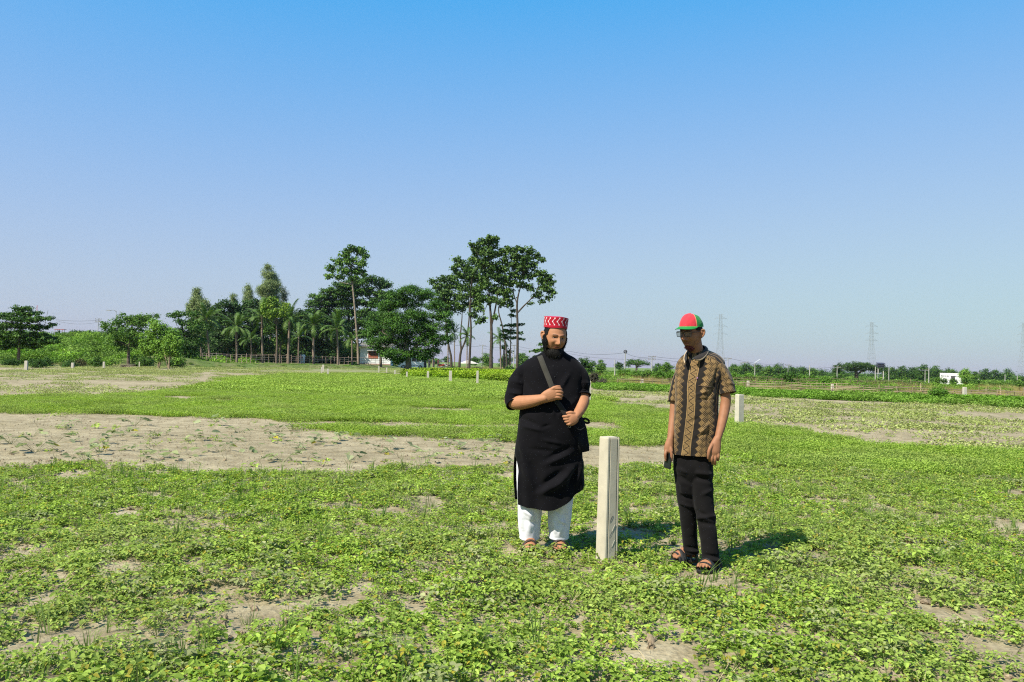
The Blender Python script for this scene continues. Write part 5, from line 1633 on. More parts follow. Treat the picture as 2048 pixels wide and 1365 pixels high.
# kurta
def ringset(per, tab, n, ex=2.3):
    """tab: (py, pxL, pxR, depth half m, y centre m)"""
    tab = np.array(tab, float)
    m_ = int((tab[-1, 0] - tab[0, 0]) / 1.6)
    py = np.linspace(tab[0, 0], tab[-1, 0], m_)
    from_ = lambda k: np.array(crom_1(tab[:, 0], tab[:, k], py))
    L_, R_, dh, yc = from_(1), from_(2), from_(3), from_(4)
    t = np.linspace(0, 2 * math.pi, n, endpoint=False)
    ct, st_ = np.sin(t), np.cos(t)
    ux = np.sign(ct) * np.abs(ct) ** (2 / ex)
    uy = np.sign(st_) * np.abs(st_) ** (2 / ex)
    G = np.zeros((m_, n, 3))
    for i in range(m_):
        cpt = per.P((L_[i] + R_[i]) / 2, py[i], yc[i])
        hw = (R_[i] - L_[i]) / 2 * per.d / FPX
        G[i] = cpt + np.stack([ux * hw, -uy * dh[i], 0 * ux], -1)
    return G, py, t
def crom_1(xs, ys, q):
    m_ = np.gradient(ys, xs)
    i = np.clip(np.searchsorted(xs, q) - 1, 0, len(xs) - 2)
    h_ = xs[i + 1] - xs[i]
    t = (q - xs[i]) / h_
    return (2 * t ** 3 - 3 * t ** 2 + 1) * ys[i] + (t ** 3 - 2 * t ** 2 + t) * h_ * m_[i] + (-2 * t ** 3 + 3 * t ** 2) * ys[i + 1] + (t ** 3 - t ** 2) * h_ * m_[i + 1]
BK = (0.0052, 0.0050, 0.0062)
n = 220
tab = [(702, 1088, 1128, .075, .01), (708, 1080, 1136, .09, .01), (714, 1068, 1148, .105, .012), (722, 1053, 1158, .122, .015), (733, 1043, 1166, .138, .012), (748, 1040, 1169, .148, .005), (770, 1042, 1166, .155, -.005), (800, 1042, 1163, .168, -.015), (830, 1039, 1164, .178, -.02),
       (860, 1036, 1165, .18, -.02), (890, 1032, 1165, .178, -.01), (920, 1028, 1164, .176, -.0), (950, 1026, 1164, .178, .0), (980, 1026, 1165, .18, .0), (1016, 1028, 1166, .182, .0)]
G, py, t = ringset(A, tab, n)
front = np.cos(t)[None] > 0
# hem: every column is squeezed so that it ends on a slanting hem
pxc = 1097 + 70 * np.sin(t)
hemf = crom_1(np.array([1020., 1040, 1070, 1100, 1130, 1152, 1170]), np.array([1002., 1008, 1012, 1013, 998, 982, 968]), pxc)
hemb = crom_1(np.array([1020., 1060, 1110, 1170]), np.array([1003., 1004, 995, 972]), pxc)
hem = np.where(np.cos(t) > 0, hemf, hemb)
ys = 850.0
newpy = np.where(py[:, None] > ys, ys + (py[:, None] - ys) * ((hem - ys) / (py[-1] - ys))[None], py[:, None] + 0 * hem[None])
dz = -(newpy - py[:, None]) * A.d / FPX
G[..., 2] += dz
lowf = sst(880, 1000, newpy)
# swinging cloth
wave = .012 * np.sin(5 * t + .8) + .008 * np.sin(11 * t + 2)
N = outn(G)
G = G + N * (lowf * wave[None])[..., None]
slit_l = np.abs((t - 1.5 * math.pi + math.pi) % (2 * math.pi) - math.pi)
slit_r = np.abs((t - .5 * math.pi + math.pi) % (2 * math.pi) - math.pi)
op = sst(905, 945, newpy) * (1 - .1 * sst(960, 1008, newpy))
# left slit: front panel edge pulled to the right, back panel left where it is
pull = np.exp(-((slit_l) / .5) ** 2)[None] * (np.cos(t) > -.02)[None] * op
G[..., 0] += pull * 15 * k1
G[..., 1] -= pull * .02
keep = ~(((slit_l[None] < .06) & (newpy > 905)) | ((slit_r[None] < .03) & (newpy > 925)))
L_ = [((1068, 735), (1098, 790), .008, 5), ((1040, 835), (1075, 850), -.008, 4), ((1042, 852), (1085, 862), .008, 4), ((1085, 855), (1100, 850), -.006, 3),
      ((1045, 815), (1075, 823), -.008, 5), ((1050, 760), (1080, 800), -.006, 5), ((1140, 745), (1120, 780), .008, 5), ((1120, 830), (1150, 800), .010, 6),
      ((1080, 988), (1130, 958), .022, 8), ((1078, 976), (1125, 944), -.016, 7), ((1110, 975), (1150, 930), .016, 7), ((1045, 925), (1070, 985), .012, 7), ((1058, 920), (1085, 975), -.01, 7), ((1135, 985), (1158, 935), -.014, 6), ((1148, 975), (1164, 925), .014, 5),
      ((1085, 880), (1125, 888), .006, 4), ((1060, 898), (1110, 905), -.006, 5), ((1090, 930), (1145, 905), .012, 6), ((1095, 918), (1140, 895), -.010, 5), ((1040, 880), (1052, 930), .008, 5), ((1104, 740), (1104, 830), .005, 5), ((1106, 800), (1108, 835), .006, 3)]
G, _, _ = folds(G, A, L_)
G = wr(G, .0022, 26, 31, .6)
mb = MB()
mb.grid(G, col=BK, keep=keep)
# inner side of the collar
mb.grid(np.stack([G[0], (G[0] - G[0].mean(0)) * .93 + G[0].mean(0) + [0, 0, -.03]]), col=BK)
# stand-up collar
col_ = np.array([G[0] + [0, 0, -.004], (G[0] - G[0].mean(0)) * .97 + G[0].mean(0) + [0, 0, .02], (G[0] - G[0].mean(0)) * .93 + G[0].mean(0) + [0, 0, .02], (G[0] - G[0].mean(0)) * .9 + G[0].mean(0)])
mb.grid(col_, col=BK)
def sleeve(mb, per, pts, rad, col, lines=(), n=56, rows=46, cuff=2.0, amp=.003, seed=1, inner=.9, ref=(0, 1, .01), colfn=None):
    S = orient(per.tb(pts, rad, n=n, rows=rows, rnd=False, ref=ref))
    S, _, _ = folds(S, per, lines)
    S = wr(S, amp, 24, seed, 1.4)
    e = S[-1]
    c = e.mean(0)
    roll = [c + (e - c) * f + 0 * e for f in (1.03, 1.0, inner)]
    dirv = (S[-1].mean(0) - S[-4].mean(0))
    dirv /= np.linalg.norm(dirv)
    Sx = np.concatenate([S, [roll[0] + dirv * .004], [roll[1] + dirv * .005], [roll[2] - dirv * .004], [c + (e - c) * inner * .96 - dirv * .03]])
    mb.grid(Sx, caps=(True, True), col=col if colfn is None else colfn(Sx))
    return S
s1 = sleeve(mb, A, [(1078, 748, .01), (1059, 743, .01), (1040, 762, .0), (1030, 788, -.03), (1027, 800, -.05), (1030, 808, -.075)], [(10, 14), (19, 21), (21, 21), (18.5, 19), (17.5, 18), (16.5, 17)], BK,
       [((1018, 762), (1045, 768), .008, 3), ((1014, 775), (1042, 780), -.008, 3), ((1016, 786), (1045, 790), .008, 3), ((1024, 748), (1050, 758), -.006, 4), ((1040, 735), (1034, 765), .006, 4), ((1016, 797), (1045, 800), -.006, 2.5)], seed=2)
s2 = sleeve(mb, A, [(1134, 748, .01), (1150, 743, .01), (1161, 762, .0), (1163, 784, -.02), (1164, 792, -.035)], [(10, 14), (18, 21), (18.5, 19), (16, 17), (15.5, 16.5)], BK,
       [((1150, 765), (1180, 768), .006, 3), ((1150, 775), (1180, 780), -.006, 3), ((1165, 745), (1172, 775), .006, 4)], seed=3)
for S in (s1, s2):     # rolled cuffs
    c = S[-1].mean(0)
    ring = c + (S[-1] - c) * 1.03
    mb.grid(tube(np.vstack([ring, ring[:2]]), [(.006, .01)] * (len(ring) + 2), n=8, rows=len(ring) + 2, rnd=False), col=BK)
kur = mb.build('tunic', M['blackcloth'], A.root)
for bx2, by2 in ((1104, 733), (1106, 753), (1108, 769)):       # buttons on the placket
    p = A.P(bx2, by2, 0)
    j = np.argmin(np.hypot(G[..., 0] - p[0], G[..., 2] - p[2]) + 5 * (G[..., 1] > 0))
    q = G.reshape(-1, 3)[j]
    b = MB(); b.rod(q + [0, .002, 0], q + [0, -.005, 0], .0065, .005, n=10); b.build('button', M['plastic'], kur)
# white trousers
mb = MB()
WH = (0.58, 0.58, 0.62)
for xs, lines, sd in ((((1064, 900), (1061, 960), (1060, 1010), (1059, 1045), (1059, 1077)), [((1048, 1020), (1066, 1035), .008, 4), ((1050, 1040), (1075, 1050), -.006, 4), ((1060, 1030), (1058, 1068), .007, 5), ((1042, 1015), (1046, 1060), .006, 3), ((1070, 1020), (1074, 1060), -.006, 3)], 5),
                      (((1124, 900), (1122, 960), (1120, 1010), (1118.5, 1045), (1117.5, 1076)), [((1108, 1040), (1112, 1070), .008, 4), ((1122, 1048), (1118, 1072), .008, 3), ((1130, 1020), (1134, 1065), -.006, 4), ((1105, 1020), (1125, 1030), -.006, 4), ((1118, 1040), (1132, 1048), .007, 3)], 6)):
    S = orient(A.tb([(xs[0][0], xs[0][1], .01), (xs[1][0], xs[1][1], .01), (xs[2][0], xs[2][1], .0), (xs[3][0], xs[3][1], .01), (xs[4][0], xs[4][1], .02)], [(31, 36), (28, 32), (25, 28), (22.5, 25), (19.5, 22)], n=64, rows=70, rnd=False))
    S, _, _ = folds(S, A, lines)
    S = wr(S, .0035, 18, sd, .7)
    c = S[-1].mean(0)
    S = np.concatenate([S, [c + (S[-1] - c) * .94, c + (S[-1] - c) * .9 + [0, 0, .03]]])
    mb.grid(S, col=WH)
    for dz_ in (.012, .02):    # hem stitching ridges
        mb.grid(tube(np.vstack([S[-3 - int(dz_ / .008)], S[-3 - int(dz_ / .008)][:2]]), [.0018] * (S.shape[1] + 2), n=5, rows=S.shape[1] + 2, rnd=False), col=(.6, .6, .63))
mb.build('trousers', M['cloth'], A.root)
# sandals
def sandal(per, heel, toe, w, col, straps, name='sandal', sole=.016):
    h, t_ = np.array(heel, float), np.array(toe, float)
    h[2] = t_[2] = 0
    v = t_ - h
    L = np.linalg.norm(v)
    v /= L
    sd = np.cross(v, [0, 0, 1.0])
    mb = MB()
    G = []
    for f, wf in ((-.05, .22), (-.02, .36), (.1, .43), (.3, .4), (.5, .42), (.7, .5), (.88, .47), (1.0, .33), (1.05, .15)):
        c = h + v * L * f
        ws = w * wf * 1.1
        G.append([c - sd * ws + [0, 0, -.006], c - sd * ws + [0, 0, sole - .002], c - sd * ws * .97 + [0, 0, sole], c + sd * ws * .97 + [0, 0, sole], c + sd * ws + [0, 0, sole - .002], c + sd * ws + [0, 0, -.006]])
    mb.grid(np.array(G), caps=(True, True), col=np.array(col) * .8)
    o = mb.build(name, M['leather'], per.root)
    for f0, f1, hgt, wd in straps:
        b = MB()
        P = []
        for k in range(13):
            a_ = math.pi * k / 12
            P.append(h + v * L * (f0 + (f1 - f0) * k / 12) + sd * math.cos(a_) * w * .56 + np.array([0, 0, sole * .6 + math.sin(a_) ** .8 * hgt]))
        b.grid(tube(P, [(wd, .003)] * 13, n=8, rows=26, rnd=False, ref=(0, 0, 1)), caps=(True, True), col=col)
        b.build('strap', M['leather'], o)
    return o
for h_, t_, o_ in fA:
    sandal(A, h_, t_, .105, (.04, .026, .02), [(.50, .70, .085, .02), (.72, .52, .084, .02), (.78, .82, .06, .014)])
# sling bag: black pouch at the hip, olive strap over the shoulder
bag = empty('sling_bag', A.g + A.P(1158, 885, -.08), 'black sling bag with an olive strap worn across the chest of the man in black', 'bag')
boff = A.P(1158, 885, -.08)
mb = MB()
S = orient(A.tb([(1158, 838, -.05), (1158, 850, -.06), (1159, 870, -.07), (1161, 890, -.075), (1163, 904, -.07)], [(7, 7), (13, 10), (16, 12), (17, 12), (15.5, 8)], n=40, rows=30, rnd=False, ref=(0, 1, 0)))
S = wr(S, .004, 18, 71)
S, _, _ = folds(S, A, [((1150, 855), (1160, 890), .008, 4), ((1168, 850), (1170, 895), -.006, 3)])
mb.grid(S - boff, caps=(True, True), col=(.011, .011, .012))
pch = mb.build('pouch', M['blackcloth'], bag)
mb = MB()
mb.grid(A.tb([(1145, 848, -.19), (1158, 860, -.2), (1168, 856, -.17)], [(1.6, .8)] * 3, n=6, rows=12, ref=(0, 0, 1)) - boff, col=(.015, .015, .016))
mb.build('flap_edge', M['blackcloth'], bag)
def on_chest(px_, py_, out=.006):
    p = A.P(px_, py_, 0)
    F_ = G.reshape(-1, 3)
    d_ = np.hypot(F_[:, 0] - p[0], F_[:, 2] - p[2]) + 9 * (F_[:, 1] > .06)
    i = np.argsort(d_)[:10]
    return A.P(px_, py_, F_[i, 1].min() - out)
mb = MB()
cl = [on_chest(1079, 712, .003), on_chest(1082, 719), on_chest(1087, 732), on_chest(1093, 747), on_chest(1099, 762), on_chest(1104, 775), on_chest(1108, 784)]
sb = []
for p, q in zip(crom(cl, 30), np.gradient(crom(cl, 30), axis=0)):
    sdv = np.cross(q / np.linalg.norm(q), [0, -1.0, 0])
    sdv /= np.linalg.norm(sdv)
    wv = 5.3 * k1
    sb.append([p - sdv * wv, p - sdv * wv * .9 + [0, -.004, 0], p + sdv * wv * .9 + [0, -.004, 0], p + sdv * wv])
mb.grid(np.array(sb) - boff, closed=False, col=(.033, .031, .025))
cl = [on_chest(1108, 796, .01), on_chest(1120, 812, .012), on_chest(1134, 832, .012), on_chest(1146, 846, .012)]
sb = []
for p, q in zip(crom(cl, 20), np.gradient(crom(cl, 20), axis=0)):
    sdv = np.cross(q / np.linalg.norm(q), [0, -1.0, 0])
    sdv /= np.linalg.norm(sdv)
    wv = 5 * k1
    sb.append([p - sdv * wv, p - sdv * wv * .9 + [0, -.003, 0], p + sdv * wv * .9 + [0, -.003, 0], p + sdv * wv])
mb.grid(np.array(sb) - boff, closed=False, col=(.014, .014, .014))
mb.build('strap', M['cloth'], bag)
t_ = np.linspace(0, 2 * math.pi, 17)
mb = MB()
mb.grid(A.tb([(1173 + 6.5 * math.cos(a_) - 1, 842 + 4.2 * math.sin(a_) + 2.0 * math.cos(a_), -.02) for a_ in t_], [(2.2, 1.6)] * 17, n=7, rows=40, rnd=False) - boff, col=(.011, .011, .012))
mb.grid(A.tb([(1152, 836, -.1), (1162, 838, -.05), (1170, 838, -.02)], [(2.5, 2)] * 3, n=7, rows=12) - boff, col=(.011, .011, .012))
mb.build('strap_loop', M['blackcloth'], bag)
mb = MB()
mb.grid(A.tb([(1139 + 2.6 * math.cos(a_), 853 + 2.0 * math.sin(a_), -.205) for a_ in t_], [.55] * 17, n=6, rows=24, rnd=False) - boff, col=(.25, .22, .16))
mb.build('buckle', M['gloss'], bag)

# ================================================= man in the cap, right of the post
B = Person('man in red and green cap and patterned brown polo shirt holding a phone', 1394, 1132)
k2 = B.d / FPX
HR2 = np.array(Matrix.Rotation(R(-42), 3, 'Z') @ Matrix.Rotation(R(5), 3, 'X') @ Matrix.Rotation(R(0), 3, 'Y'))
HC2 = B.P(1382.5, 667.5, -.03)
a2, b2, c2 = .071, .095, .121
H2 = head_grid(a2, b2, c2, jaw=.24, nose=1.5)
mb = MB()
mb.grid(xf(H2, HR2, HC2), caps=(True, True))
for s_ in (-1, 1):
    for G in ear(a2, s_):
        mb.grid(xf(G * np.array([1.02, .95, .95]), HR2, HC2), caps=(True, True))
mb.grid(B.tb([(1397, 728, .04), (1395, 712, .03), (1391, 692, .0), (1389, 678, .0)], [16, 14, 13.5, 13]), caps=(True, True))
mb.grid(B.tb([(1386, 930), (1386, 880), (1388, 800), (1395, 750), (1398, 722, .03)], [(25, 20), (25, 20), (24, 18), (24, 17), (17, 14)], n=24), caps=(True, True))
# far leg and near leg
mb.grid(B.tb([(1373, 920, .03), (1376, 1000, .05), (1383, 1100, .12)], [18, 13, 9]), caps=(True, True))
mb.grid(B.tb([(1400, 920, -.02), (1408, 1010, -.06), (1423, 1125, -.09)], [18, 13, 9.5]), caps=(True, True))
fB = [(B.P(1388, 1106, .16), B.P(1345, 1120, .09), 1), (B.P(1428, 1128, -.04), B.P(1405, 1152, -.22), -1)]
for h_, t_, o_ in fB:
    h_[2] = t_[2] = .03
    foot(mb, B, h_, t_, .095, out=o_)
mb.grid(B.tb([(1383, 1085, .12), (1386, 1106, .15)], [9, 9.5]), caps=(True, True))
mb.grid(B.tb([(1420, 1108, -.07), (1427, 1130, -.05)], [9.5, 10]), caps=(True, True))
# arm at picture right hanging
mb.grid(B.tb([(1434, 738, -.035), (1447, 768, -.06), (1452, 800, -.07)], [10, 10, 10]), caps=(True, True))
mb.grid(B.tb([(1452, 795, -.07), (1450, 815, -.08), (1443, 850, -.13), (1435, 880, -.17)], [9.8, 10.2, 8.6, (6.4, 7.2)]), caps=(True, True))
mb.grid(B.tb([(1435, 878, -.168), (1431, 892, -.18), (1428.5, 903, -.186), (1428, 909, -.186)], [(7.6, 7), (11, 6.6), (12, 6.2), (11.4, 5.2)], ref=(0, 1, 0)), caps=(True, True))
for (x0, y0), (x1, y1), (x2, y2) in (((1420.5, 905), (1418.5, 915), (1419.5, 922)), ((1425.5, 907), (1424, 919), (1425.5, 928)), ((1431, 907), (1430.5, 919), (1430.5, 929)), ((1436, 905), (1437, 914), (1436, 921))):
    mb.grid(B.tb([(x0, y0, -.189), (x1, y1, -.197), (x2, y2, -.178)], [3.2, 3.0, 2.4], n=10, rows=11), caps=(True, True))
mb.grid(B.tb([(1424, 890, -.19), (1419, 900, -.205), (1417, 910, -.206), (1416.5, 917, -.2)], [4, 3.6, 3.2, 2.5], n=10), caps=(True, True))
# arm at picture left with the phone
mb.grid(B.tb([(1364, 738, .1), (1353, 780, .09), (1349, 815, .07)], [12, 11, 9.5]), caps=(True, True))
mb.grid(B.tb([(1349, 810, .07), (1347, 835, .05), (1343, 862, .01), (1340, 882, -.02)], [9, 9, 7.4, (6, 6.6)]), caps=(True, True))
mb.grid(B.tb([(1340, 880, -.02), (1338, 892, -.03), (1337, 902, -.035)], [(7, 6.5), (9, 6.5), (9, 6)], ref=(0, 1, 0)), caps=(True, True))
for (x0, y0, d0), (x1, y1, d1), (x2, y2, d2) in (((1333, 900, -.11), (1331, 908, -.125), (1331.5, 917, -.12)), ((1334, 900, -.1), (1330.5, 909, -.1), (1331.5, 921, -.1)), ((1335, 901, -.09), (1331.5, 911, -.085), (1333, 921, -.085)), ((1337, 902, -.085), (1335, 911, -.07), (1336, 918, -.07))):
    mb.grid(B.tb([(x0, y0, d0 + .07), (x1, y1, d1 + .07), (x2, y2, d2 + .07)], [3.1, 2.9, 2.3], n=10, rows=11), caps=(True, True))
mb.grid(B.tb([(1340, 893, -.04), (1343, 902, -.055), (1343.5, 912, -.058), (1343, 921, -.052)], [3.8, 3.5, 3.1, 2.5], n=10), caps=(True, True))
me = remesh(mb, .0030, 2)
SK2 = (0.235, 0.108, 0.056)
paint(me, skin_paint(SK2, HR2, HC2, a2, stub=(0.14, 0.075, 0.045), lips=(0.26, .1, .08), goat=(0.12, 0.02, 0.025), must=(0.02, 0.011, 0.009)))
me.materials.append(M['skin'])
link('body', me, B.root)
N2 = gnormals(H2)
x, y, z = H2[..., 0], H2[..., 1], H2[..., 2]
mb = MB()
msk = ((z > .02) & ((y > -.04) | (np.abs(x) > .07))) | ((z > -.035) & (y > .022))
mb.grid(xf(H2 + N2 * (.004 + .003 * fbm(x * 70, y * 70, z * 70, 2, 4))[..., None], HR2, HC2), keep=msk)
# small goatee tufts
gm = (np.abs(x) < .03) & (z < -.086 - 6 * x ** 2) & (y < -.015) & (z > -.12)
mb.build('hair', M['hair'], B.root)
M['henna'] = mat('henna_beard', (0.085, 0.014, 0.018), 0.6, 0.3, bump=(220, 0.8, 0.003))
mb = MB()
hb = xf(H2 + N2 * (.0035 + .004 * fbm(x * 90, y * 90, z * 90, 2, 14))[..., None], HR2, HC2)
mb.grid(hb, keep=gm)
strands(mb, hb, N2 @ HR2.T, gm, 350, .008, .6, .0009)
mb.build('beard', M['henna'], B.root)
# cap: dome from the head shape
cn, cr_ = 160, 60
ph = np.linspace(math.asin(.16), math.pi / 2 - .01, cr_)[:, None]
th = np.linspace(0, 2 * math.pi, cn, endpoint=False)[None]
fb = .5 + .5 * np.cos(th)            # 1 at the front
cx = (a2 + .011) * np.sin(th) * np.cos(ph) ** .72
cy = -(b2 + .010) * np.cos(th) * np.cos(ph) ** .72
cz = (.108 + .015 * fb) * np.sin(ph) ** .92 + .014
pan = .0012 * np.sin(th * 9) * np.cos(ph * 3) + .004 * (fbm(np.sin(th) * 4, np.cos(th) * 4, ph * 5, 3, 41) - .5)
Gc = np.stack([cx, cy, cz + 0 * th], -1)
Nc = gnormals(orient(Gc))
Gc = Gc + Nc * pan[..., None]
CR_, CG_ = np.array([0.45, .03, .042]), np.array([.004, .17, .026])
azi = np.abs((th + math.pi) % (2 * math.pi) - math.pi) + 0 * ph
red = azi < 1.12
cc = np.where(red[..., None], CR_, CG_)
sm = (np.abs(azi - 1.12) < .035) | ((np.abs(azi) < .022) & red)
cc = np.where(((np.abs(azi - 1.12) < .022))[..., None], np.array([.5, .2, .1]), cc)
low = (ph < math.asin(.21)) & red
cc = np.where(low[..., None], np.array([.5, .28, .12]), cc)
Gc[sm] += Nc[sm] * .0012
mb = MB()
CT = np.array([0, .003, .012])
mb.grid(xf(Gc + CT, HR2, HC2), col=cc, caps=(False, True))
capo = mb.build('cap', M['cloth'], B.root)
mb = MB(); q = xf(Gc[-1].mean(0) + CT + [0, 0, -.002], HR2, HC2); mb.grid(tube([q + [0, 0, -.004], q + [0, 0, .003]], [.006, .004], n=10), caps=(True, True), col=CR_); mb.build('cap_button', M['cloth'], capo)
# brim
nb = 40
tb_ = np.linspace(-1.22, 1.22, nb)
rowsb = []
for f in np.linspace(0, 1, 14):
    ext = .074 * np.cos(tb_ / 1.22 * math.pi / 2) ** .55 * f
    bx3 = (a2 + .0095) * np.sin(tb_) * (1 + .05 * f)
    by3 = -(b2 + .0085) * np.cos(tb_) - ext
    bz3 = .0385 + .006 * np.cos(tb_) - ext * .2 - .35 * ext * (np.abs(tb_) / 1.22) ** 2
    rowsb.append(np.stack([bx3, by3, bz3], -1))
top = np.array(rowsb)
bot = top - [0, 0, .004]
Gb = np.concatenate([top, bot[::-1]], 0)
mb = MB()
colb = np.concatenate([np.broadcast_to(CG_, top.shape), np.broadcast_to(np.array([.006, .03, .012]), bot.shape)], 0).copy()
mb.grid(xf(Gb + CT, HR2, HC2), closed=False, col=colb)
mb.build('brim', M['cloth'], capo)
# spectacles
gl = MB()
def rrect(cx_, cz_, w, h_, y0, yaw):
    P = []
    for u_, v_ in ((-1, .75), (-.8, 1), (.8, 1), (1, .75), (.92, -.6), (.7, -1), (-.7, -1), (-.92, -.6), (-1, .75), (-.8, 1)):
        P.append((cx_ + u_ * w * math.cos(yaw), y0 + u_ * w * math.sin(yaw), cz_ + v_ * h_))
    return np.array(P)
lensG = []
for s_ in (-1, 1):
    Pf = rrect(s_ * .034, .0, .0265, .0175, -b2 - .013, s_ * .2)
    gl.grid(xf(tube(Pf, [.0021] * 10, n=6, rows=50, rnd=False), HR2, HC2), col=(.01, .01, .01))
    top_ = Pf[[0, 1, 2, 3]]
    gl.grid(xf(tube(top_, [.003] * 4, n=6, rows=14), HR2, HC2), col=(.01, .01, .01))
    V = xf(Pf[:8], HR2, HC2)
    lensG.append(V)
    ex_ = Pf[3] if s_ > 0 else Pf[0]
    gl.grid(xf(tube([ex_, (s_ * (a2 + .004), -b2 * .55, .012), (s_ * (a2 + .004), .005, .012), (s_ * (a2 + .003), .03, -.006)], [.0024, .0024, .002, .002], n=6, rows=16), HR2, HC2), caps=(True, True), col=(.01, .01, .01))
gl.grid(xf(tube([(-.009, -b2 - .0165, .006), (0, -b2 - .019, .008), (.009, -b2 - .0165, .006)], [.002, .002, .002], n=6, rows=8), HR2, HC2), col=(.01, .01, .01))
spec = gl.build('spectacles', M['plastic'], B.root)
for V in lensG:
    b = MB(); b.add(np.vstack([V, V.mean(0)]), [[i, (i + 1) % 8, 8] for i in range(8)]); b.build('lens', M['glass'], spec)

# polo shirt
PS = R(32)
Fd, Ud = np.array([-math.sin(PS), -math.cos(PS), 0]), np.array([math.cos(PS), -math.sin(PS), 0])
tab = np.array([(700, 1379, 1411, .062, .03), (706, 1374, 1418, .075, .03), (712, 1367, 1432, .09, .03), (720, 1361, 1442, .102, .03), (732, 1356, 1446, .112, .03), (748, 1354, 1444, .12, .02), (770, 1353, 1437, .125, .01), (800, 1353, 1434, .128, .0), (830, 1351, 1433, .13, .0), (860, 1348, 1432, .13, .0), (885, 1346, 1429, .13, .0), (909, 1343, 1427, .13, .0)], float)
m_ = 330
py = np.linspace(700, 909, m_)
L_, R_, dh, yc = [crom_1(tab[:, 0], tab[:, k], py) for k in (1, 2, 3, 4)]
n = 520
t = np.linspace(0, 2 * math.pi, n, endpoint=False) + math.pi
G = np.zeros((m_, n, 3))
ex = 2.35
ux = np.sign(np.sin(t)) * np.abs(np.sin(t)) ** (2 / ex)
uy = np.sign(np.cos(t)) * np.abs(np.cos(t)) ** (2 / ex)
for i in range(m_):
    w_ = (R_[i] - L_[i]) / 2 * k2
    bb = dh[i]
    aa = math.sqrt(max(w_ ** 2 - (bb * math.sin(PS)) ** 2, .0004)) / math.cos(PS)
    G[i] = B.P((L_[i] + R_[i]) / 2, py[i], yc[i]) + ux[:, None] * aa * Ud + uy[:, None] * bb * Fd
fw = np.clip((G - G.mean(1, keepdims=True)) @ Fd / .1, -1, 1)
G[..., 2] += (-.034 * fw + .004) * (1 - sst(700, 742, py))[:, None]
G = orient(G)
flip = G[5, 5] @ Ud
pos = G.copy()
# pattern coordinates: s along the girth from the front centre, v down the shirt
def pattern(s, v, plain=False):
    """brown woven look: bands of diamond basket weave with zigzag edges between black bands, zigzag placket; s, v in metres"""
    BLK, TAN, TN2 = np.array([.010, .0075, .006]), np.array([.175, .112, .046]), np.array([.078, .048, .02])
    c = np.broadcast_to(BLK, (*s.shape, 3)).copy()
    zig = lambda p, per: np.abs(((p / per) % 1) - .5) * 2
    z1 = (zig(v, .046) - .5) * .022
    # placket
    inp = np.abs(s) < .021
    tri = np.abs(s - (zig(v, .05) - .5) * .034)
    tri2 = np.abs(s + (zig(v + .0, .05) - .5) * .034)
    pl = np.where((tri < .0045)[..., None], BLK, TAN)
    pl = np.where(((np.abs(((v / .0085) % 1) - .5) < .2) & (s * ((zig(v, .05) - .5)) < 0))[..., None], TN2, pl)
    c = np.where(inp[..., None], pl, c)
    for e in (-.0275, .0275):
        c = np.where((np.abs(s - e) < .0034)[..., None], TAN * 1.15, c)
    # bands
    for lo, hi in ((.07, .168), (-.168, -.07), (.25, .345), (-.345, -.25)):
        ib = (s > lo + z1) & (s < hi + z1 * np.sign(1))
        w = hi - lo
        cell = .046
        p, q = (s - lo - .012 + v) / cell, (s - lo - .012 - v) / cell
        par = (np.floor(p) + np.floor(q)) % 2
        fp, fq = p % 1, q % 1
        col = np.broadcast_to(TAN, (*s.shape, 3)).copy()
        hat = par == 0
        st = ((fp * 3.2 + .1) % 1 < .62) & (fq > .08) & (fq < .92)
        col = np.where((hat & st)[..., None], BLK, col)
        st2 = ((fq * 3.0) % 1 < .34) & ~hat
        col = np.where(st2[..., None], TN2, col)
        ln = ((fp < .09) | (fq < .09))
        col = np.where(ln[..., None], TN2 * .5, col)
        c = np.where(ib[..., None], col, c)
    for e in (.205, -.205):
        c = np.where((np.abs(s - e - z1 * .35) < .004)[..., None], TAN, c)
    return c
Gt = G[m_ // 2]
# girth measured at mid height from front centre
tn = np.arctan2((G - G.mean(1, keepdims=True)) @ Ud / .16, (G - G.mean(1, keepdims=True)) @ Fd / .13)
seg = np.linalg.norm(np.roll(Gt, -1, 0) - Gt, axis=1)
i0 = int(np.argmin(np.abs(tn[m_ // 2])))
arc = np.concatenate([[0], np.cumsum(np.roll(seg, -i0))[:-1]])
tot = seg.sum()
arc = np.where(arc > tot / 2, arc - tot, arc)
S_ = np.empty(n)
S_[(np.arange(n) + i0) % n] = arc
if np.mean(S_[(Gt - Gt.mean(0)) @ Ud > .05]) < 0:
    S_ = -S_
vv = ((py - 700) * k2)[:, None] + 0 * S_[None]
lines = [((1352, 752), (1372, 765), -.006, 4), ((1424, 752), (1405, 790), .008, 5), ((1430, 770), (1415, 800), -.008, 4), ((1392, 790), (1420, 782), .005, 3), ((1395, 800), (1425, 800), -.006, 3), ((1400, 870), (1420, 845), .008, 4), ((1390, 880), (1418, 860), -.006, 4), ((1428, 830), (1424, 900), .008, 4),
         ((1350, 840), (1360, 890), .006, 4), ((1418, 830), (1415, 900), -.006, 4), ((1360, 800), (1352, 830), .006, 4), ((1380, 845), (1400, 835), -.004, 4), ((1437, 735), (1428, 770), -.012, 4)]
cc = pattern(S_[None] + .004 * np.sin(vv * 11), vv)
G, _, _ = folds(G, B, lines)
G = wr(G, .0028, 17, 51, .8)
hemw = sst(890, 909, py)[:, None] * (.006 * np.sin(7 * t) + .004 * np.sin(13 * t + 1))[None]
G = G + gnormals(G) * hemw[..., None]
mb = MB()
mb.grid(G, col=cc)
mb.grid(np.stack([G[-1], (G[-1] - G[-1].mean(0)) * .96 + G[-1].mean(0) + [0, 0, .03]]), col=(.013, .01, .008))
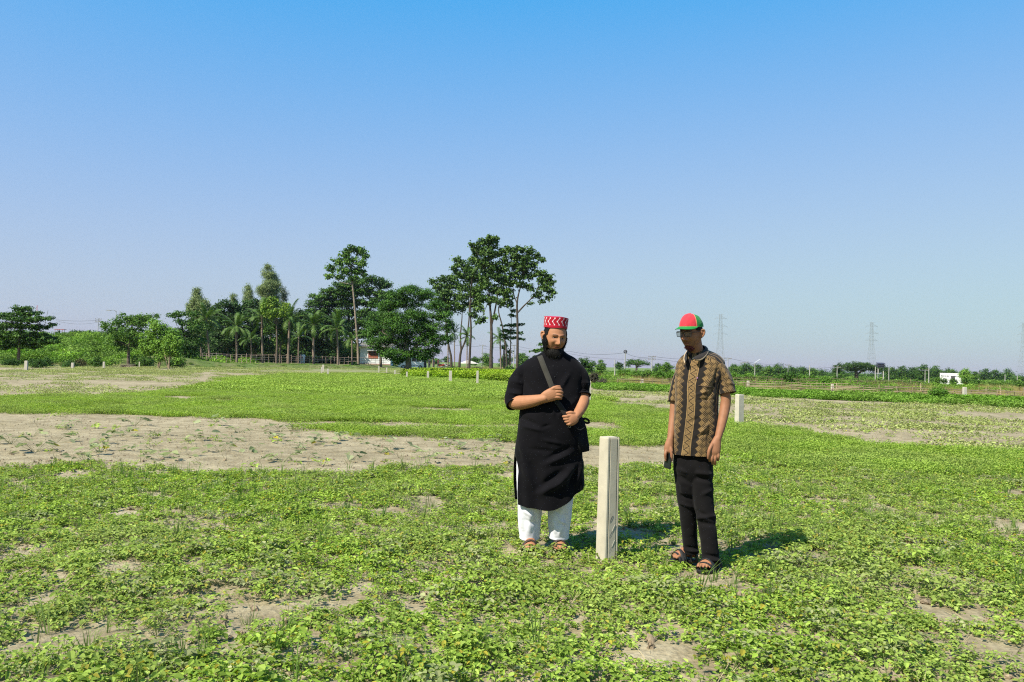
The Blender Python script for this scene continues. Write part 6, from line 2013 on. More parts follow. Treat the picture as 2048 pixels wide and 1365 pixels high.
def slv_cols(Sx):
    r_, n_ = Sx.shape[:2]
    Lr = np.concatenate([[0], np.cumsum(np.linalg.norm(np.diff(Sx.mean(1), axis=0), axis=1))])
    an = np.arctan2(*(((Sx - Sx.mean(1, keepdims=True)) @ np.array([[1, 0], [0, -1], [.25, 0]])).transpose(2, 0, 1)))
    s = an * .07
    return pattern(s + .118, Lr[:, None] + 0 * s + .01) 
sR = sleeve(mb, B, [(1418, 733, -.03), (1429, 731, -.035), (1443, 748, -.045), (1452, 772, -.06), (1455, 786, -.07)], [(9, 12), (14.5, 18), (16, 18), (16, 18), (16.5, 18.5)], None,
            [((1446, 740), (1462, 765), .006, 4), ((1440, 750), (1450, 780), -.008, 3), ((1452, 765), (1470, 770), .004, 3)], n=150, rows=130, amp=.002, seed=61, colfn=slv_cols, inner=.96)
sL = sleeve(mb, B, [(1378, 736, .08), (1368, 736, .09), (1359, 755, .09), (1351, 785, .08), (1348, 803, .07)], [(8, 12), (11, 15), (12.5, 15), (12.5, 15), (12.5, 15)], None,
            [((1345, 760), (1358, 775), .005, 3)], n=130, rows=130, amp=.002, seed=62, colfn=slv_cols, inner=.96)
shirt = mb.build('polo_shirt', M['cloth'], B.root)
# collar: two folded wings and the open neck
def wing(side, pts_top, pts_bot, thick=.004):
    mb = MB()
    T0, B0 = B.path(pts_top), B.path(pts_bot)
    T1, B1 = crom(T0, 24), crom(B0, 24)
    rows_ = [T1 * (1 - f) + B1 * f + np.array([0, -.012, .0]) * math.sin(f * 3.14) for f in np.linspace(0, 1, 9)]
    Gw = np.array(rows_)
    back = Gw[::-1] + np.array([0, thick, -.002])
    cw = np.broadcast_to(np.array([.016, .013, .011]), Gw.shape).copy()
    cw[-2:] = (.45, .33, .2)
    cb = np.broadcast_to(np.array([.016, .013, .011]), Gw.shape)
    mb.grid(np.concatenate([Gw, back]), closed=False, col=np.concatenate([cw, cb]))
    return mb.build('collar', M['cloth'], shirt)
wing(1, [(1409, 691, .06), (1410, 697, .0), (1404, 705, -.05), (1395, 711, -.085), (1386, 715, -.105)], [(1416, 697, .06), (1417, 705, -.03), (1410, 715, -.085), (1401, 721, -.115), (1391, 721, -.125)])
wing(-1, [(1382, 697, .06), (1376, 704, .02), (1373, 711, -.03), (1374, 717, -.08)], [(1375, 700, .07), (1369, 709, .03), (1367, 719, -.03), (1369, 727, -.075)])
mb = MB()    # back of the collar behind the neck
mb.grid(np.array([B.path([(1380, 699, -.05), (1386, 694, .05), (1397, 690, .09), (1408, 691, .05), (1411, 697, .0)]), B.path([(1376, 706, -.05), (1384, 704, .06), (1397, 702, .1), (1411, 702, .06), (1416, 706, .0)])]), closed=False, col=(.016, .013, .011))
mb.build('collar', M['cloth'], shirt)
for bx2, by2, cl_ in ((1384, 718, (.5, .45, .4)), (1388, 757, (.35, .12, .3))):
    p = B.P(bx2, by2, 0)
    F_ = G.reshape(-1, 3)
    j = np.argmin(np.hypot(F_[:, 0] - p[0], F_[:, 2] - p[2]) + 5 * (F_[:, 1] > 0))
    q = F_[j]
    b = MB()
    if by2 < 730:
        b.rod(q + [0, .002, 0], q + [0, -.006, 0], .006, .005, n=10, col=cl_)
        b.build('button', M['gloss'], shirt)
    else:      # small woven chest emblem: a pale stroke on a purple ground
        b.box(q + np.array([0, -.004, 0]), (.005, .002, .010), col=(.05, .012, .035))
        b.box(q + np.array([0, -.0065, .002]), (.003, .001, .008), col=(.3, .16, .28))
        b.build('emblem', M['cloth'], shirt)
# chest pocket: its top edge
mb = MB()
pk = []
for px_ in np.linspace(1390, 1418, 16):
    p = B.P(px_, 771 + .12 * (px_ - 1390), 0)
    F_ = G.reshape(-1, 3)
    j = np.argmin(np.hypot(F_[:, 0] - p[0], F_[:, 2] - p[2]) + 5 * (F_[:, 1] > .02))
    pk.append(F_[j] + [0, -.003, 0])
mb.grid(tube(pk, [(.004, .0018)] * 16, n=6, rows=30, ref=(0, 1, 0)), caps=(True, True), col=(.05, .03, .016))
mb.build('pocket_edge', M['cloth'], shirt)
# trousers
BT = (0.0075, 0.007, 0.0074)
mb = MB()
mb.grid(B.tb([(1387, 900, .01), (1387, 922, .01), (1388, 942, .005), (1388, 965, .01)], [(33, 27), (37, 31), (35, 30), (22, 20)], n=48), caps=(True, True), col=BT)
for pts, rad, lines, sd in (
        ([(1376, 895, .03), (1371, 925, .03), (1372, 975, .04), (1374, 1010, .05), (1377, 1045, .07), (1380, 1080, .1), (1382, 1106, .11)], [(25, 32), (24, 32), (20.5, 27), (17.5, 23), (16, 20), (15, 18), (15, 18)],
         [((1350, 935), (1385, 950), .008, 4), ((1352, 950), (1385, 968), -.008, 4), ((1358, 990), (1388, 1000), -.01, 4), ((1356, 1004), (1386, 1016), .01, 4), ((1366, 1094), (1394, 1099), -.008, 3), ((1366, 1100), (1396, 1104), .008, 3), ((1360, 960), (1372, 1000), .008, 4)], 81),
        ([(1398, 895, .0), (1400, 925, -.01), (1404, 975, -.03), (1408, 1010, -.05), (1414, 1050, -.08), (1419, 1090, -.1), (1422, 1126, -.1)], [(27, 34), (25, 32), (21.5, 27), (19, 24), (17.5, 21), (16.5, 19), (17, 20)],
         [((1388, 945), (1425, 950), .01, 4), ((1386, 955), (1425, 962), -.01, 4), ((1388, 1020), (1426, 1040), -.01, 4), ((1392, 1036), (1430, 1034), .012, 4), ((1394, 1046), (1430, 1050), -.01, 4), ((1405, 990), (1424, 980), .008, 4), ((1408, 1110), (1438, 1115), -.008, 3), ((1406, 1118), (1438, 1123), .01, 3), ((1410, 930), (1420, 975), .006, 4)], 82)):
    S = orient(B.tb(pts, rad, n=72, rows=120, rnd=False))
    S, _, _ = folds(S, B, lines)
    S = wr(S, .004, 14, sd, 1.6)
    mb.grid(S, col=BT, caps=(True, True))
me = remesh(mb, .0055, 3)
paint(me, lambda P: np.broadcast_to(np.array(BT), P.shape))
me.materials.append(M['blackcloth'])
link('trousers', me, B.root)
for h_, t_, o_ in fB:
    sandal(B, h_, t_, .108, (.014, .014, .015), [(.80, .84, .06, .013), (.60, .74, .082, .015), (.74, .56, .08, .014), (.4, .34, .105, .012), (.02, .08, .08, .012)])
# phone in his hand
ph_ = empty('phone', B.g + B.P(1336.5, 919, -.035), 'black phone held in the hand of the man in the cap', 'phone')
po = B.P(1336.5, 919, -.035)
rp = np.array(Matrix.Rotation(R(-55), 3, 'Z') @ Matrix.Rotation(R(8), 3, 'Y'))
mb = MB()
ol = []
for z_ in (-.068, -.062, .062, .068):
    s_ = .9 if abs(z_) > .065 else 1
    ol.append([(x_ * s_, y_, z_) for x_, y_ in ((-.033, -.003), (-.030, -.0045), (.030, -.0045), (.033, -.003), (.033, .003), (.030, .0045), (-.030, .0045), (-.033, .003))])
mb.grid(xf(np.array(ol), rp, (0, 0, 0)), caps=(True, True), col=(.012, .012, .013))
mb.build('case', M['plastic'], ph_, False)
mb = MB(); mb.box(rp @ np.array([0, -.0052, .0]), (.029, .0006, .061), rot=rp, col=(.004, .004, .005)); mb.build('screen', M['carglass'], ph_, False)

# ------------------------------------------------------------------ what grows on the field
def leaf6(n, base, dirv, L, Wd, fold=.25, curl=.2):
    """n pointed oval leaves: base points, unit directions, lengths, widths; two faces folded along the midrib"""
    up = np.array([0, 0, 1.0]) + rng.normal(size=(n, 3)) * .26
    s_ = np.cross(dirv, up)
    s_ /= np.linalg.norm(s_, axis=1)[:, None] + 1e-9
    nn = np.cross(s_, dirv)
    L = np.asarray(L)[:, None]; Wd = np.asarray(Wd)[:, None]
    b_ = base
    t_ = base + dirv * L - nn * L * curl
    m1 = base + dirv * L * .38
    def sd(f, w, k): return base + dirv * L * f + s_ * Wd * w + nn * (Wd * fold * abs(w) * 1.6 - L * curl * f * f)
    V = np.stack([b_, sd(.14, -.34, 0), sd(.42, -.5, 0), sd(.74, -.33, 0), t_, sd(.74, .33, 0), sd(.42, .5, 0), sd(.14, .34, 0)], 1).reshape(-1, 3)
    i = np.arange(n)[:, None] * 8
    F = np.concatenate([i + np.array([[0, 4, 3, 2, 1]]), i + np.array([[0, 7, 6, 5, 4]])])
    return V, F
def crop_plant(r, h_, nst, L, cols, seed, trip=True, yellow=.04, root=.35):
    mb = MB()
    stems = []
    bases, dirs, Ls = [], [], []
    for k in range(nst):
        az = rng.uniform(0, 2 * math.pi)
        out = r * rng.uniform(.1, 1.0) ** .7
        top = np.array([math.cos(az) * out, math.sin(az) * out, h_ * rng.uniform(.45, 1.1) * (1 - .35 * out / r)])
        low = np.array([math.cos(az) * out * root, math.sin(az) * out * root, 0])
        w = np.cross(top - low, rng.normal(size=3))
        w = w / np.linalg.norm(w) * .0014
        stems.append(np.array([low - w, low + w, top + w * .6, top - w * .6]))
        a0 = az + rng.normal() * .6
        for da in ((-1.35, 0, 1.35) if trip else (rng.normal() * .5,)):
            a_ = a0 + da + rng.normal() * .15
            pitch = rng.normal(-.05, .26)
            dv = np.array([math.cos(a_) * math.cos(pitch), math.sin(a_) * math.cos(pitch), math.sin(pitch)])
            bases.append(top + dv * .006)
            dirs.append(dv)
            Ls.append(L * rng.uniform(.6, 1.15) * (1.1 if da == 0 else .95))
    n = len(bases)
    V, F = leaf6(n, np.array(bases), np.array(dirs), Ls, np.array(Ls) * rng.uniform(.62, .8, n))
    c = mixcol(n, cols)
    ye = rng.uniform(size=n) < yellow
    c[ye] = np.array([.34, .3, .035])
    mb.add(V, F, np.repeat(c, 8, 0))
    S = np.array(stems).reshape(-1, 3)
    mb.add(S, np.arange(len(S)).reshape(-1, 4), (.1, .13, .04))
    return mb
def grass_tuft(nb, h_, spread, cols):
    mb = MB()
    az = rng.uniform(0, 2 * math.pi, nb)
    l_ = h_ * rng.uniform(.5, 1.15, nb)
    lean = rng.uniform(.1, .75, nb)
    b0 = np.stack([np.cos(az), np.sin(az), 0 * az], 1) * spread * rng.uniform(0, 1, nb)[:, None]
    d_ = np.stack([np.cos(az), np.sin(az), 0 * az], 1)
    w = np.stack([-np.sin(az), np.cos(az), 0 * az], 1) * (.0016 + .0016 * rng.uniform(0, 1, nb))[:, None]
    m1 = b0 + d_ * (l_ * lean * .25)[:, None] + np.array([0, 0, 1]) * (l_ * .55)[:, None]
    tp = b0 + d_ * (l_ * lean)[:, None] + np.array([0, 0, 1]) * (l_ * (1 - .3 * lean))[:, None]
    V = np.stack([b0 - w, b0 + w, m1 + w * .8, tp, m1 - w * .8], 1).reshape(-1, 3)
    i = np.arange(nb)[:, None] * 5
    c = np.repeat(mixcol(nb, cols), 5, 0)
    mb.add(V, i + np.array([[0, 1, 2, 4]]), c)
    mb.add(V, i + np.array([[4, 2, 3]]), c)
    return mb
def patch(R_, nplants, L, h_, cols, yellow=.02, trip=True):
    """a disc of ground cover: loose leaves over a disc, cheap enough to fill the farther field"""
    mb = MB()
    n = nplants
    az = rng.uniform(0, 2 * math.pi, n)
    rr = R_ * rng.uniform(0, 1, n) ** .5
    z = h_ * rng.uniform(.15, 1.0, n) * (.6 + .8 * fbm(np.cos(az) * rr / R_ * 3 + R_, np.sin(az) * rr / R_ * 3, 0, 2, nplants))
    P = np.stack([np.cos(az) * rr, np.sin(az) * rr, z], 1)
    a_ = rng.uniform(0, 2 * math.pi, n)
    pit = rng.normal(-.05, .45, n)
    dv = np.stack([np.cos(a_) * np.cos(pit), np.sin(a_) * np.cos(pit), np.sin(pit)], 1)
    Ls = L * rng.uniform(.6, 1.2, n)
    V, F = leaf6(n, P, dv, Ls, Ls * rng.uniform(.55, .8, n))
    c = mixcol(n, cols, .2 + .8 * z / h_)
    ye = rng.uniform(size=n) < yellow
    c[ye] = np.array([.3, .27, .04])
    mb.add(V, F, np.repeat(c, 8, 0))
    return mb
def protos(cname, mbs, m):
    c = bpy.data.collections.new(cname)
    for i, mb in enumerate(mbs):
        o = bpy.data.objects.new('%s_%02d' % (cname, i), mb.mesh('%s_%02d' % (cname, i), m, smooth=False))
        c.objects.link(o)
    return c
def scatter(name, coll, nproto, P, scale, tilt=.12, kind='stuff', sz=None, idx=None):
    n = len(P)
    me = bpy.data.meshes.new(name)
    me.vertices.add(n)
    me.vertices.foreach_set('co', np.asarray(P, np.float32).ravel())
    rot = np.stack([rng.normal(0, tilt, n), rng.normal(0, tilt, n), rng.uniform(0, 2 * math.pi, n)], 1).astype(np.float32)
    a = me.attributes.new('rot', 'FLOAT_VECTOR', 'POINT'); a.data.foreach_set('vector', rot.ravel())
    sc = np.repeat(np.asarray(scale, np.float32)[:, None], 3, 1)
    if sz is not None: sc[:, 2] *= sz
    a = me.attributes.new('scl', 'FLOAT_VECTOR', 'POINT'); a.data.foreach_set('vector', sc.ravel())
    a = me.attributes.new('idx', 'INT', 'POINT'); a.data.foreach_set('value', (rng.integers(0, nproto, n) if idx is None else idx).astype(np.int32))
    o = link(name, me)
    g = bpy.data.node_groups.new(name, 'GeometryNodeTree')
    g.interface.new_socket('Geometry', in_out='INPUT', socket_type='NodeSocketGeometry')
    g.interface.new_socket('Geometry', in_out='OUTPUT', socket_type='NodeSocketGeometry')
    N, L = g.nodes.new, g.links.new
    gi, go = N('NodeGroupInput'), N('NodeGroupOutput')
    ip, ci = N('GeometryNodeInstanceOnPoints'), N('GeometryNodeCollectionInfo')
    ci.inputs['Collection'].default_value = coll
    ci.inputs['Separate Children'].default_value = True
    ci.inputs['Reset Children'].default_value = True
    def na(nm, ty):
        q = N('GeometryNodeInputNamedAttribute')
        q.data_type = ty
        q.inputs['Name'].default_value = nm
        return [s_ for s_ in q.outputs if s_.enabled and s_.name == 'Attribute'][0]
    er = N('FunctionNodeEulerToRotation')
    L(na('rot', 'FLOAT_VECTOR'), er.inputs[0])
    L(gi.outputs[0], ip.inputs['Points'])
    L(ci.outputs[0], ip.inputs['Instance'])
    ip.inputs['Pick Instance'].default_value = True
    L(na('idx', 'INT'), ip.inputs['Instance Index'])
    L(er.outputs[0], ip.inputs['Rotation'])
    L(na('scl', 'FLOAT_VECTOR'), ip.inputs['Scale'])
    L(ip.outputs[0], go.inputs[0])
    md = o.modifiers.new('scatter', 'NODES')
    md.node_group = g
    return tag(o, kind=kind)

CG = [(0.145, 0.235, 0.03), (0.215, 0.325, 0.042), (0.285, 0.405, 0.06), (0.36, 0.46, 0.1)]
CGL = [(0.14, 0.222, 0.03), (0.2, 0.305, 0.042), (0.265, 0.375, 0.062)]
CW = [(0.16, 0.21, 0.09), (0.24, 0.28, 0.14), (0.33, 0.35, 0.2)]
C_near = protos('bean_plant', [crop_plant(.115, .095, ns, L, CG, i, True, .05) for i, (ns, L) in enumerate(((14, .027), (19, .023), (12, .032), (22, .021), (11, .029), (16, .025)))] + [crop_plant(.11, .085, ns, L, [(.2, .25, .09), (.28, .32, .13), (.34, .35, .18)], 9, True, .12) for ns, L in ((14, .026), (11, .031))], M['crop'])
C_near_n = 8
C_small = protos('seedling', [crop_plant(.07, .06, ns, L, CG, i, True, .05) for i, (ns, L) in enumerate(((6, .032), (8, .026), (5, .036), (7, .03)))], M['crop'])
C_grass = protos('grass_tuft', [grass_tuft(nb, h_, sp, [(.06, .13, .02), (.1, .19, .03), (.15, .23, .05)]) for nb, h_, sp in ((14, .2, .03), (22, .15, .05), (9, .26, .02), (30, .12, .07))], M['crop'])
C_straw = protos('straw', [grass_tuft(nb, h_, sp, [(.3, .25, .13), (.38, .32, .2), (.22, .2, .1)]) for nb, h_, sp in ((5, .12, .06), (4, .2, .03), (7, .08, .08))], M['dry'])
C_lush = protos('lush_patch', [patch(.5, 1000, .032, .14, CGL) for k in range(4)], M['crop'])
C_lushf = protos('lush_patch_far', [patch(.9, 1100, .055, .17, CGL) for k in range(4)], M['cropfar'])
C_wilt = protos('wilted_plant', [crop_plant(.13, .12, ns, L, CW, i, False, .03, .03) for i, (ns, L) in enumerate(((11, .085), (8, .1), (14, .07), (6, .09)))], M['crop'])
C_wiltf = protos('wilted_patch', [patch(.7, n_, .06, .1, [(0.17, 0.22, 0.05), (0.24, 0.29, 0.08), (0.31, 0.34, 0.13)], trip=False) for n_ in (110, 220, 60, 320)], M['cropfar'])
C_vine = protos('vine_patch', [patch(.8, 420, .12, .34, VIV, .0) for k in range(4)], M['cropfar'])
C_bright = protos('bright_crop', [grass_tuft(60, .75, .32, [(.12, .24, .015), (.2, .33, .02), (.28, .38, .03)]) for k in range(2)] + [patch(.45, 260, .13, .62, [(.1, .22, .012), (.18, .32, .018), (.27, .38, .025)], 0) for k in range(3)], M['cropfar'])
C_dry = protos('dry_grass', [grass_tuft(70, .7, .45, c_) for c_ in ([(.2, .2, .06), (.3, .25, .1), (.16, .19, .05)], [(.26, .16, .06), (.34, .22, .09), (.2, .17, .06)], [(.12, .19, .04), (.2, .24, .06), (.28, .27, .1)])], M['dry'])
C_weed = protos('weed_clump', [patch(1.0, 380, .17, .75, c_, 0) for c_ in (MID, LITE, [(.045, .1, .016), (.085, .18, .024), (.12, .22, .03)], DK, VIV, [(.008, .02, .004), (.014, .034, .006), (.022, .05, .009)])], M['cropfar'])  # last colour set: near-black greens with the grove's canopy shade put in

def poly(pts): return np.array([gnd(a_, b_)[:2] for a_, b_ in pts])
# edges of the plots, walked on the ground
lush_mid = poly([(-420, 800), (0, 797), (150, 795), (290, 790), (385, 778), (500, 756), (600, 750), (760, 749), (900, 758), (1010, 768), (1090, 778), (1190, 806), (1310, 820), (1420, 832), (1480, 850), (1600, 868), (1700, 884), (1800, 897), (1950, 907), (2300, 922),
                 (2300, 965), (2048, 960), (1700, 950), (1480, 935), (1440, 912), (1330, 896), (1180, 889), (1100, 862), (1030, 852), (640, 843), (450, 838), (300, 832), (0, 828), (-420, 826)])
strip = poly([(612, 861), (700, 856), (800, 857), (1000, 863), (1120, 868), (1190, 880), (1185, 892), (1030, 884), (900, 876), (700, 872), (640, 871)])
fore_edge = [(-500, 925), (0, 938), (110, 930), (200, 934), (330, 940), (430, 950), (560, 944), (680, 948), (760, 936), (860, 940), (960, 946), (1080, 945), (1200, 942), (1280, 930), (1350, 936), (1450, 926), (1520, 925), (1700, 945), (2300, 955)]
fore = np.vstack([poly(fore_edge), [[9, 2.6], [-9, 2.6]]])
wilt_left = poly([(-500, 745), (0, 743), (200, 741), (420, 741), (640, 742), (740, 748), (600, 750), (500, 756), (385, 778), (290, 790), (150, 795), (0, 797), (-500, 800)])
wilt_right = poly([(1090, 776), (1190, 782), (1400, 790), (1600, 800), (1800, 808), (2048, 818), (2400, 830), (2400, 925), (1950, 907), (1800, 897), (1700, 884), (1600, 868), (1480, 850), (1420, 832), (1310, 820), (1190, 806)])
vines = poly([(1160, 768), (1290, 773), (1460, 776), (1520, 783), (1640, 786), (1760, 792), (1880, 795), (2048, 800), (2400, 806), (2400, 832), (2048, 818), (1800, 806), (1600, 798), (1400, 788), (1190, 780)])
bright = poly([(800, 753), (860, 748), (940, 748), (1050, 750), (1060, 766), (960, 763), (880, 759), (820, 757)])
def sample(x0, x1, y0, y1, dens):
    n = int((x1 - x0) * (y1 - y0) * dens)
    return rng.uniform(x0, x1, n), rng.uniform(y0, y1, n)
def keepers(x, y, pol, jit=.25, sc=1.2):
    jx = (fbm(x * sc, y * sc, 0, 3, 21) - .5) * 2 * jit * 2
    jy = (fbm(x * sc + 40, y * sc, 0, 3, 22) - .5) * 2 * jit * 2
    return inpoly(x + jx, y + jy, pol)
feet = np.array([A.g[:2], B.g[:2] + [0, .1], B.g[:2] + [.1, -.15], npost.location[:2]])
def clear(x, y, r_=.12):
    k = np.ones(len(x), bool)
    for f in feet:
        k &= np.hypot(x - f[0], y - f[1]) > r_
    return k
def frustum(x, y, m=1.5): return np.abs(x) < .66 * y + m
soft = [(1290, 1012, 80, 20), (960, 1058, 110, 34), (1500, 1010, 60, 26), (880, 1240, 90, 40), (1230, 1230, 70, 45), (1330, 1260, 60, 34), (470, 1240, 80, 36), (120, 1190, 70, 26), (300, 1330, 70, 30), (1660, 1170, 70, 26), (1180, 1130, 60, 20), (1560, 1290, 50, 24), (1030, 1320, 60, 30), (700, 1180, 60, 22)]
def bare(x, y):
    w = np.zeros(len(x))
    for a_, b_, rx, ry in soft:
        c_, l_, f_ = gnd(a_, b_), gnd(a_ - rx, b_), gnd(a_, b_ - ry)
        w = np.maximum(w, np.exp(-((x - c_[0]) / (c_[0] - l_[0])) ** 2 - ((y - c_[1]) / (f_[1] - c_[1])) ** 2))
    return w
# the near field
x, y = sample(-9, 9, 2.7, 13.6, 56)
m = frustum(x, y) & keepers(x, y, fore, .25, 1.5) & clear(x, y)
cov = .6 * fbm(x * 1.3, y * 1.3, 0, 3, 31) + .4 * fbm(x * 4.2, y * 4.2, 0, 2, 32) - .12 * bare(x, y) + .05 * sst(9.0, 11.0, y) + .03 * sst(1.5, 4, x)
m &= cov > .40 + .1 * rng.uniform(0, 1, len(x))
x, y, cov = x[m], y[m], cov[m]
sz = .62 + .75 * np.clip(cov - .43, 0, .2) / .2 + rng.normal(0, .17, len(x))
sz *= 1 - .25 * sst(4, 9, y)
scatter('bean_crop', C_near, 8, np.stack([x, y, gh(x, y) - .005], 1), np.clip(sz, .3, 1.4))
x, y = sample(-9, 9, 2.7, 13.8, 190)
m = frustum(x, y) & keepers(x, y, fore, .3, 1.5) & clear(x, y, .08)
cov = fbm(x * 1.15, y * 1.15, 0, 4, 31) - .14 * bare(x, y)
m &= (cov > .2) & (fbm(x * 2.3, y * 2.3, 0, 3, 33) > .38)
x, y = x[m], y[m]
scatter('seedling_cover', C_small, 4, np.stack([x, y, gh(x, y) - .003], 1), rng.uniform(.5, 1.15, len(x)))
x, y = sample(-9, 9, 2.7, 14, 16)
m = frustum(x, y) & keepers(x, y, fore, .3) & (fbm(x * .7, y * .7, 0, 3, 34) + .12 * sst(.5, 3.5, x) > .52)
x, y = x[m], y[m]
scatter('wild_grass', C_grass, 4, np.stack([x, y, gh(x, y) - .005], 1), rng.uniform(.5, 1.15, len(x)))
x, y = sample(-10, 10, 2.7, 22, 16)
m = frustum(x, y)
x, y = x[m], y[m]
scatter('dry_straw', C_straw, 3, np.stack([x, y, gh(x, y) - .01], 1), rng.uniform(.4, 1.0, len(x)), tilt=.9)
# the lush plots
x, y = sample(-40, 40, 11, 34, 7.5)
m = frustum(x, y, 2.5) & (keepers(x, y, lush_mid, .35, .8) | keepers(x, y, strip, .2, 1.2)) & (fbm(x * .45, y * .45, 0, 3, 35) > .3)
x, y = x[m], y[m]
scatter('lush_crop', C_lush, 4, np.stack([x, y, gh(x, y) - .02], 1), rng.uniform(.7, 1.05, len(x)), tilt=.05)
x, y = sample(-60, 60, 33, 88, 2.4)
m = frustum(x, y, 3) & keepers(x, y, lush_mid, .8, .3)
x, y = x[m], y[m]
scatter('lush_crop_far', C_lushf, 4, np.stack([x, y, gh(x, y) - .03], 1), rng.uniform(.75, 1.1, len(x)), tilt=.04)
# pale wilted crop, farther plots
for nm, pol, (x0, x1, y0, y1), dn in (('wilted_crop_left', wilt_left, (-75, 8, 25, 76), .75), ('wilted_crop_right', wilt_right, (0, 45, 12, 52), 1.25)):
    x, y = sample(x0, x1, y0, y1, dn)
    m = frustum(x, y, 4) & keepers(x, y, pol, .8, .3) & (fbm(x * .16, y * .3, 0, 3, 36) > .43)
    x, y = x[m], y[m]
    scatter(nm, C_wiltf, 4, np.stack([x, y, gh(x, y) - .02], 1), rng.uniform(.6, 1.15, len(x)), tilt=.05)
# small weeds everywhere on the bare soil
x, y = sample(-30, 32, 11, 36, 1.6)
m = frustum(x, y, 3) & ~inpoly(x, y, lush_mid) & ~inpoly(x, y, fore) & (fbm(x * .5, y * .5, 0, 3, 37) > .42)
x, y = x[m], y[m]
scatter('weed_seedlings', C_small, 4, np.stack([x, y, gh(x, y) - .005], 1), rng.uniform(.8, 1.9, len(x)))
# thin green between the plots and the far edge
x, y = sample(-80, 30, 58, 150, .42)
m = frustum(x, y, 6) & (y < np.interp(x, [-80, -50, -33, -18, 0, 10, 30], [80, 88, 106, 140, 120, 80, 62])) & ~inpoly(x, y, lush_mid) & (fbm(x * .1, y * .1, 0, 3, 38) > .42)
x, y = x[m], y[m]
scatter('thin_grass_far', C_wiltf, 4, np.stack([x, y, 0 * x - .02], 1), rng.uniform(.8, 1.5, len(x)), tilt=.04)
# vivid vines along the right edge
x, y = sample(2, 60, 24, 60, 2.6)
m = frustum(x, y, 4) & keepers(x, y, vines, .5, .4)
x, y = x[m], y[m]
scatter('vine_cover', C_vine, 4, np.stack([x, y, gh(x, y) - .03], 1), rng.uniform(.4, .85, len(x)), tilt=.05)
# bright yellow green crop below the slim trees
x, y = sample(-12, 6, 56, 100, 6)
m = keepers(x, y, bright, .6, .3)
x, y = x[m], y[m]
scatter('bright_crop_plot', C_bright, 5, np.stack([x, y, 0 * x - .03], 1), rng.uniform(.7, 1.1, len(x)), tilt=.05)
# dry grass and weeds behind the fences
x, y = sample(4, 75, 42, 96, 1.5)
m = frustum(x, y, 5) & ~inpoly(x, y, vines) & ~inpoly(x, y, wilt_right) & (y > np.interp(x / y, [0, .1, .25, .4, .6], [62, 56, 52, 46, 40]))
x, y = x[m], y[m]
k = fbm(x * .13, y * .13, 0, 3, 41)
k = k + .2 * np.exp(-((x / y - .14) / .07) ** 2) + .2 * sst(.42, .5, x / y)
i1 = k > .5
scatter('dry_grass', C_dry, 3, np.stack([x, y, gh(x, y) - .03], 1)[i1], (rng.uniform(.8, 1.3, len(x)) * (.6 + .4 * sst(60, 80, y)))[i1], tilt=.08)
scatter('weed_cover', C_weed, 5, np.stack([x, y, gh(x, y) - .05], 1)[~i1], (rng.uniform(.4, .8, len(x)) * (.55 + .45 * sst(60, 80, y)))[~i1], tilt=.08)
x, y = sample(-14, 8, 100, 190, .5)
m = (x / y > -.09) & (x / y < .04) & (fbm(x * .1, y * .1, 0, 2, 44) > .45)
x, y = x[m], y[m]
scatter('dry_grass_under_trees', C_dry, 3, np.stack([x, y, 0 * x - .03], 1), rng.uniform(.7, 1.3, len(x)), tilt=.08)
# far green land on the right
x, y = sample(5, 330, 96, 420, .035)
m = frustum(x, y, 10) & (x / y > .03)
x, y = x[m], y[m]
scatter('far_weeds', C_weed, 5, np.stack([x, y, gh(x, y) - .1], 1), rng.uniform(1.2, 2.6, len(x)), tilt=.05)
# overgrown embankment
x, y = sample(-190, -40, 86, 200, .24)
m = (np.abs(x) < .68 * y + 8) & (fbm(x * .11, y * .11, 0, 3, 42) > .38) & (x < -.36 * y + 8)
x, y = x[m], y[m]
zz_ = np.minimum(emb_h(x, y), 4.6) - .15
scatter('embankment_undergrowth', C_weed, 5, np.stack([x, y, zz_], 1), rng.uniform(.5, 1.7, len(x)) * (1 - .4 * sst(150, 200, y)), tilt=.15)
x, y = sample(-120, -50, 182, 210, .6)
m = fbm(x * .15, y * .15, 0, 2, 43) > .42
x, y = x[m], y[m]
scatter('embankment_dry_grass', C_dry, 3, np.stack([x, y, np.minimum(emb_h(x, y), 4.6) - .1], 1), rng.uniform(.9, 1.5, len(x)), tilt=.1)
# grass on the bank and grove undergrowth whose leaf colour holds the canopy shade
x, y = sample(-58, -18, 100, 152, 1.3)
f_ = BKA[1] + (BKB[1] - BKA[1]) * (x - BKA[0]) / (BKB[0] - BKA[0])
m = (y > f_ - 2) & (y < f_ + 10) & (x > -52) & (x < -21)
x, y = x[m], y[m]
scatter('bank_grass', C_weed, 5, np.stack([x, y, np.maximum(bank_h(x, y), 0) - .12], 1), rng.uniform(.12, .3, len(x)), tilt=.1, idx=rng.choice([0, 1, 2], len(x)))
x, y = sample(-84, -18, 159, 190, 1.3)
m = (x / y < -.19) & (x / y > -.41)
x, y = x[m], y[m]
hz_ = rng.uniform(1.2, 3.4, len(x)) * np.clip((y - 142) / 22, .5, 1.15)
scatter('grove_undergrowth', C_weed, 5, np.stack([x, y, 0 * x], 1), hz_, tilt=.1, idx=rng.choice([5, 5, 3], len(x)), sz=1.5)
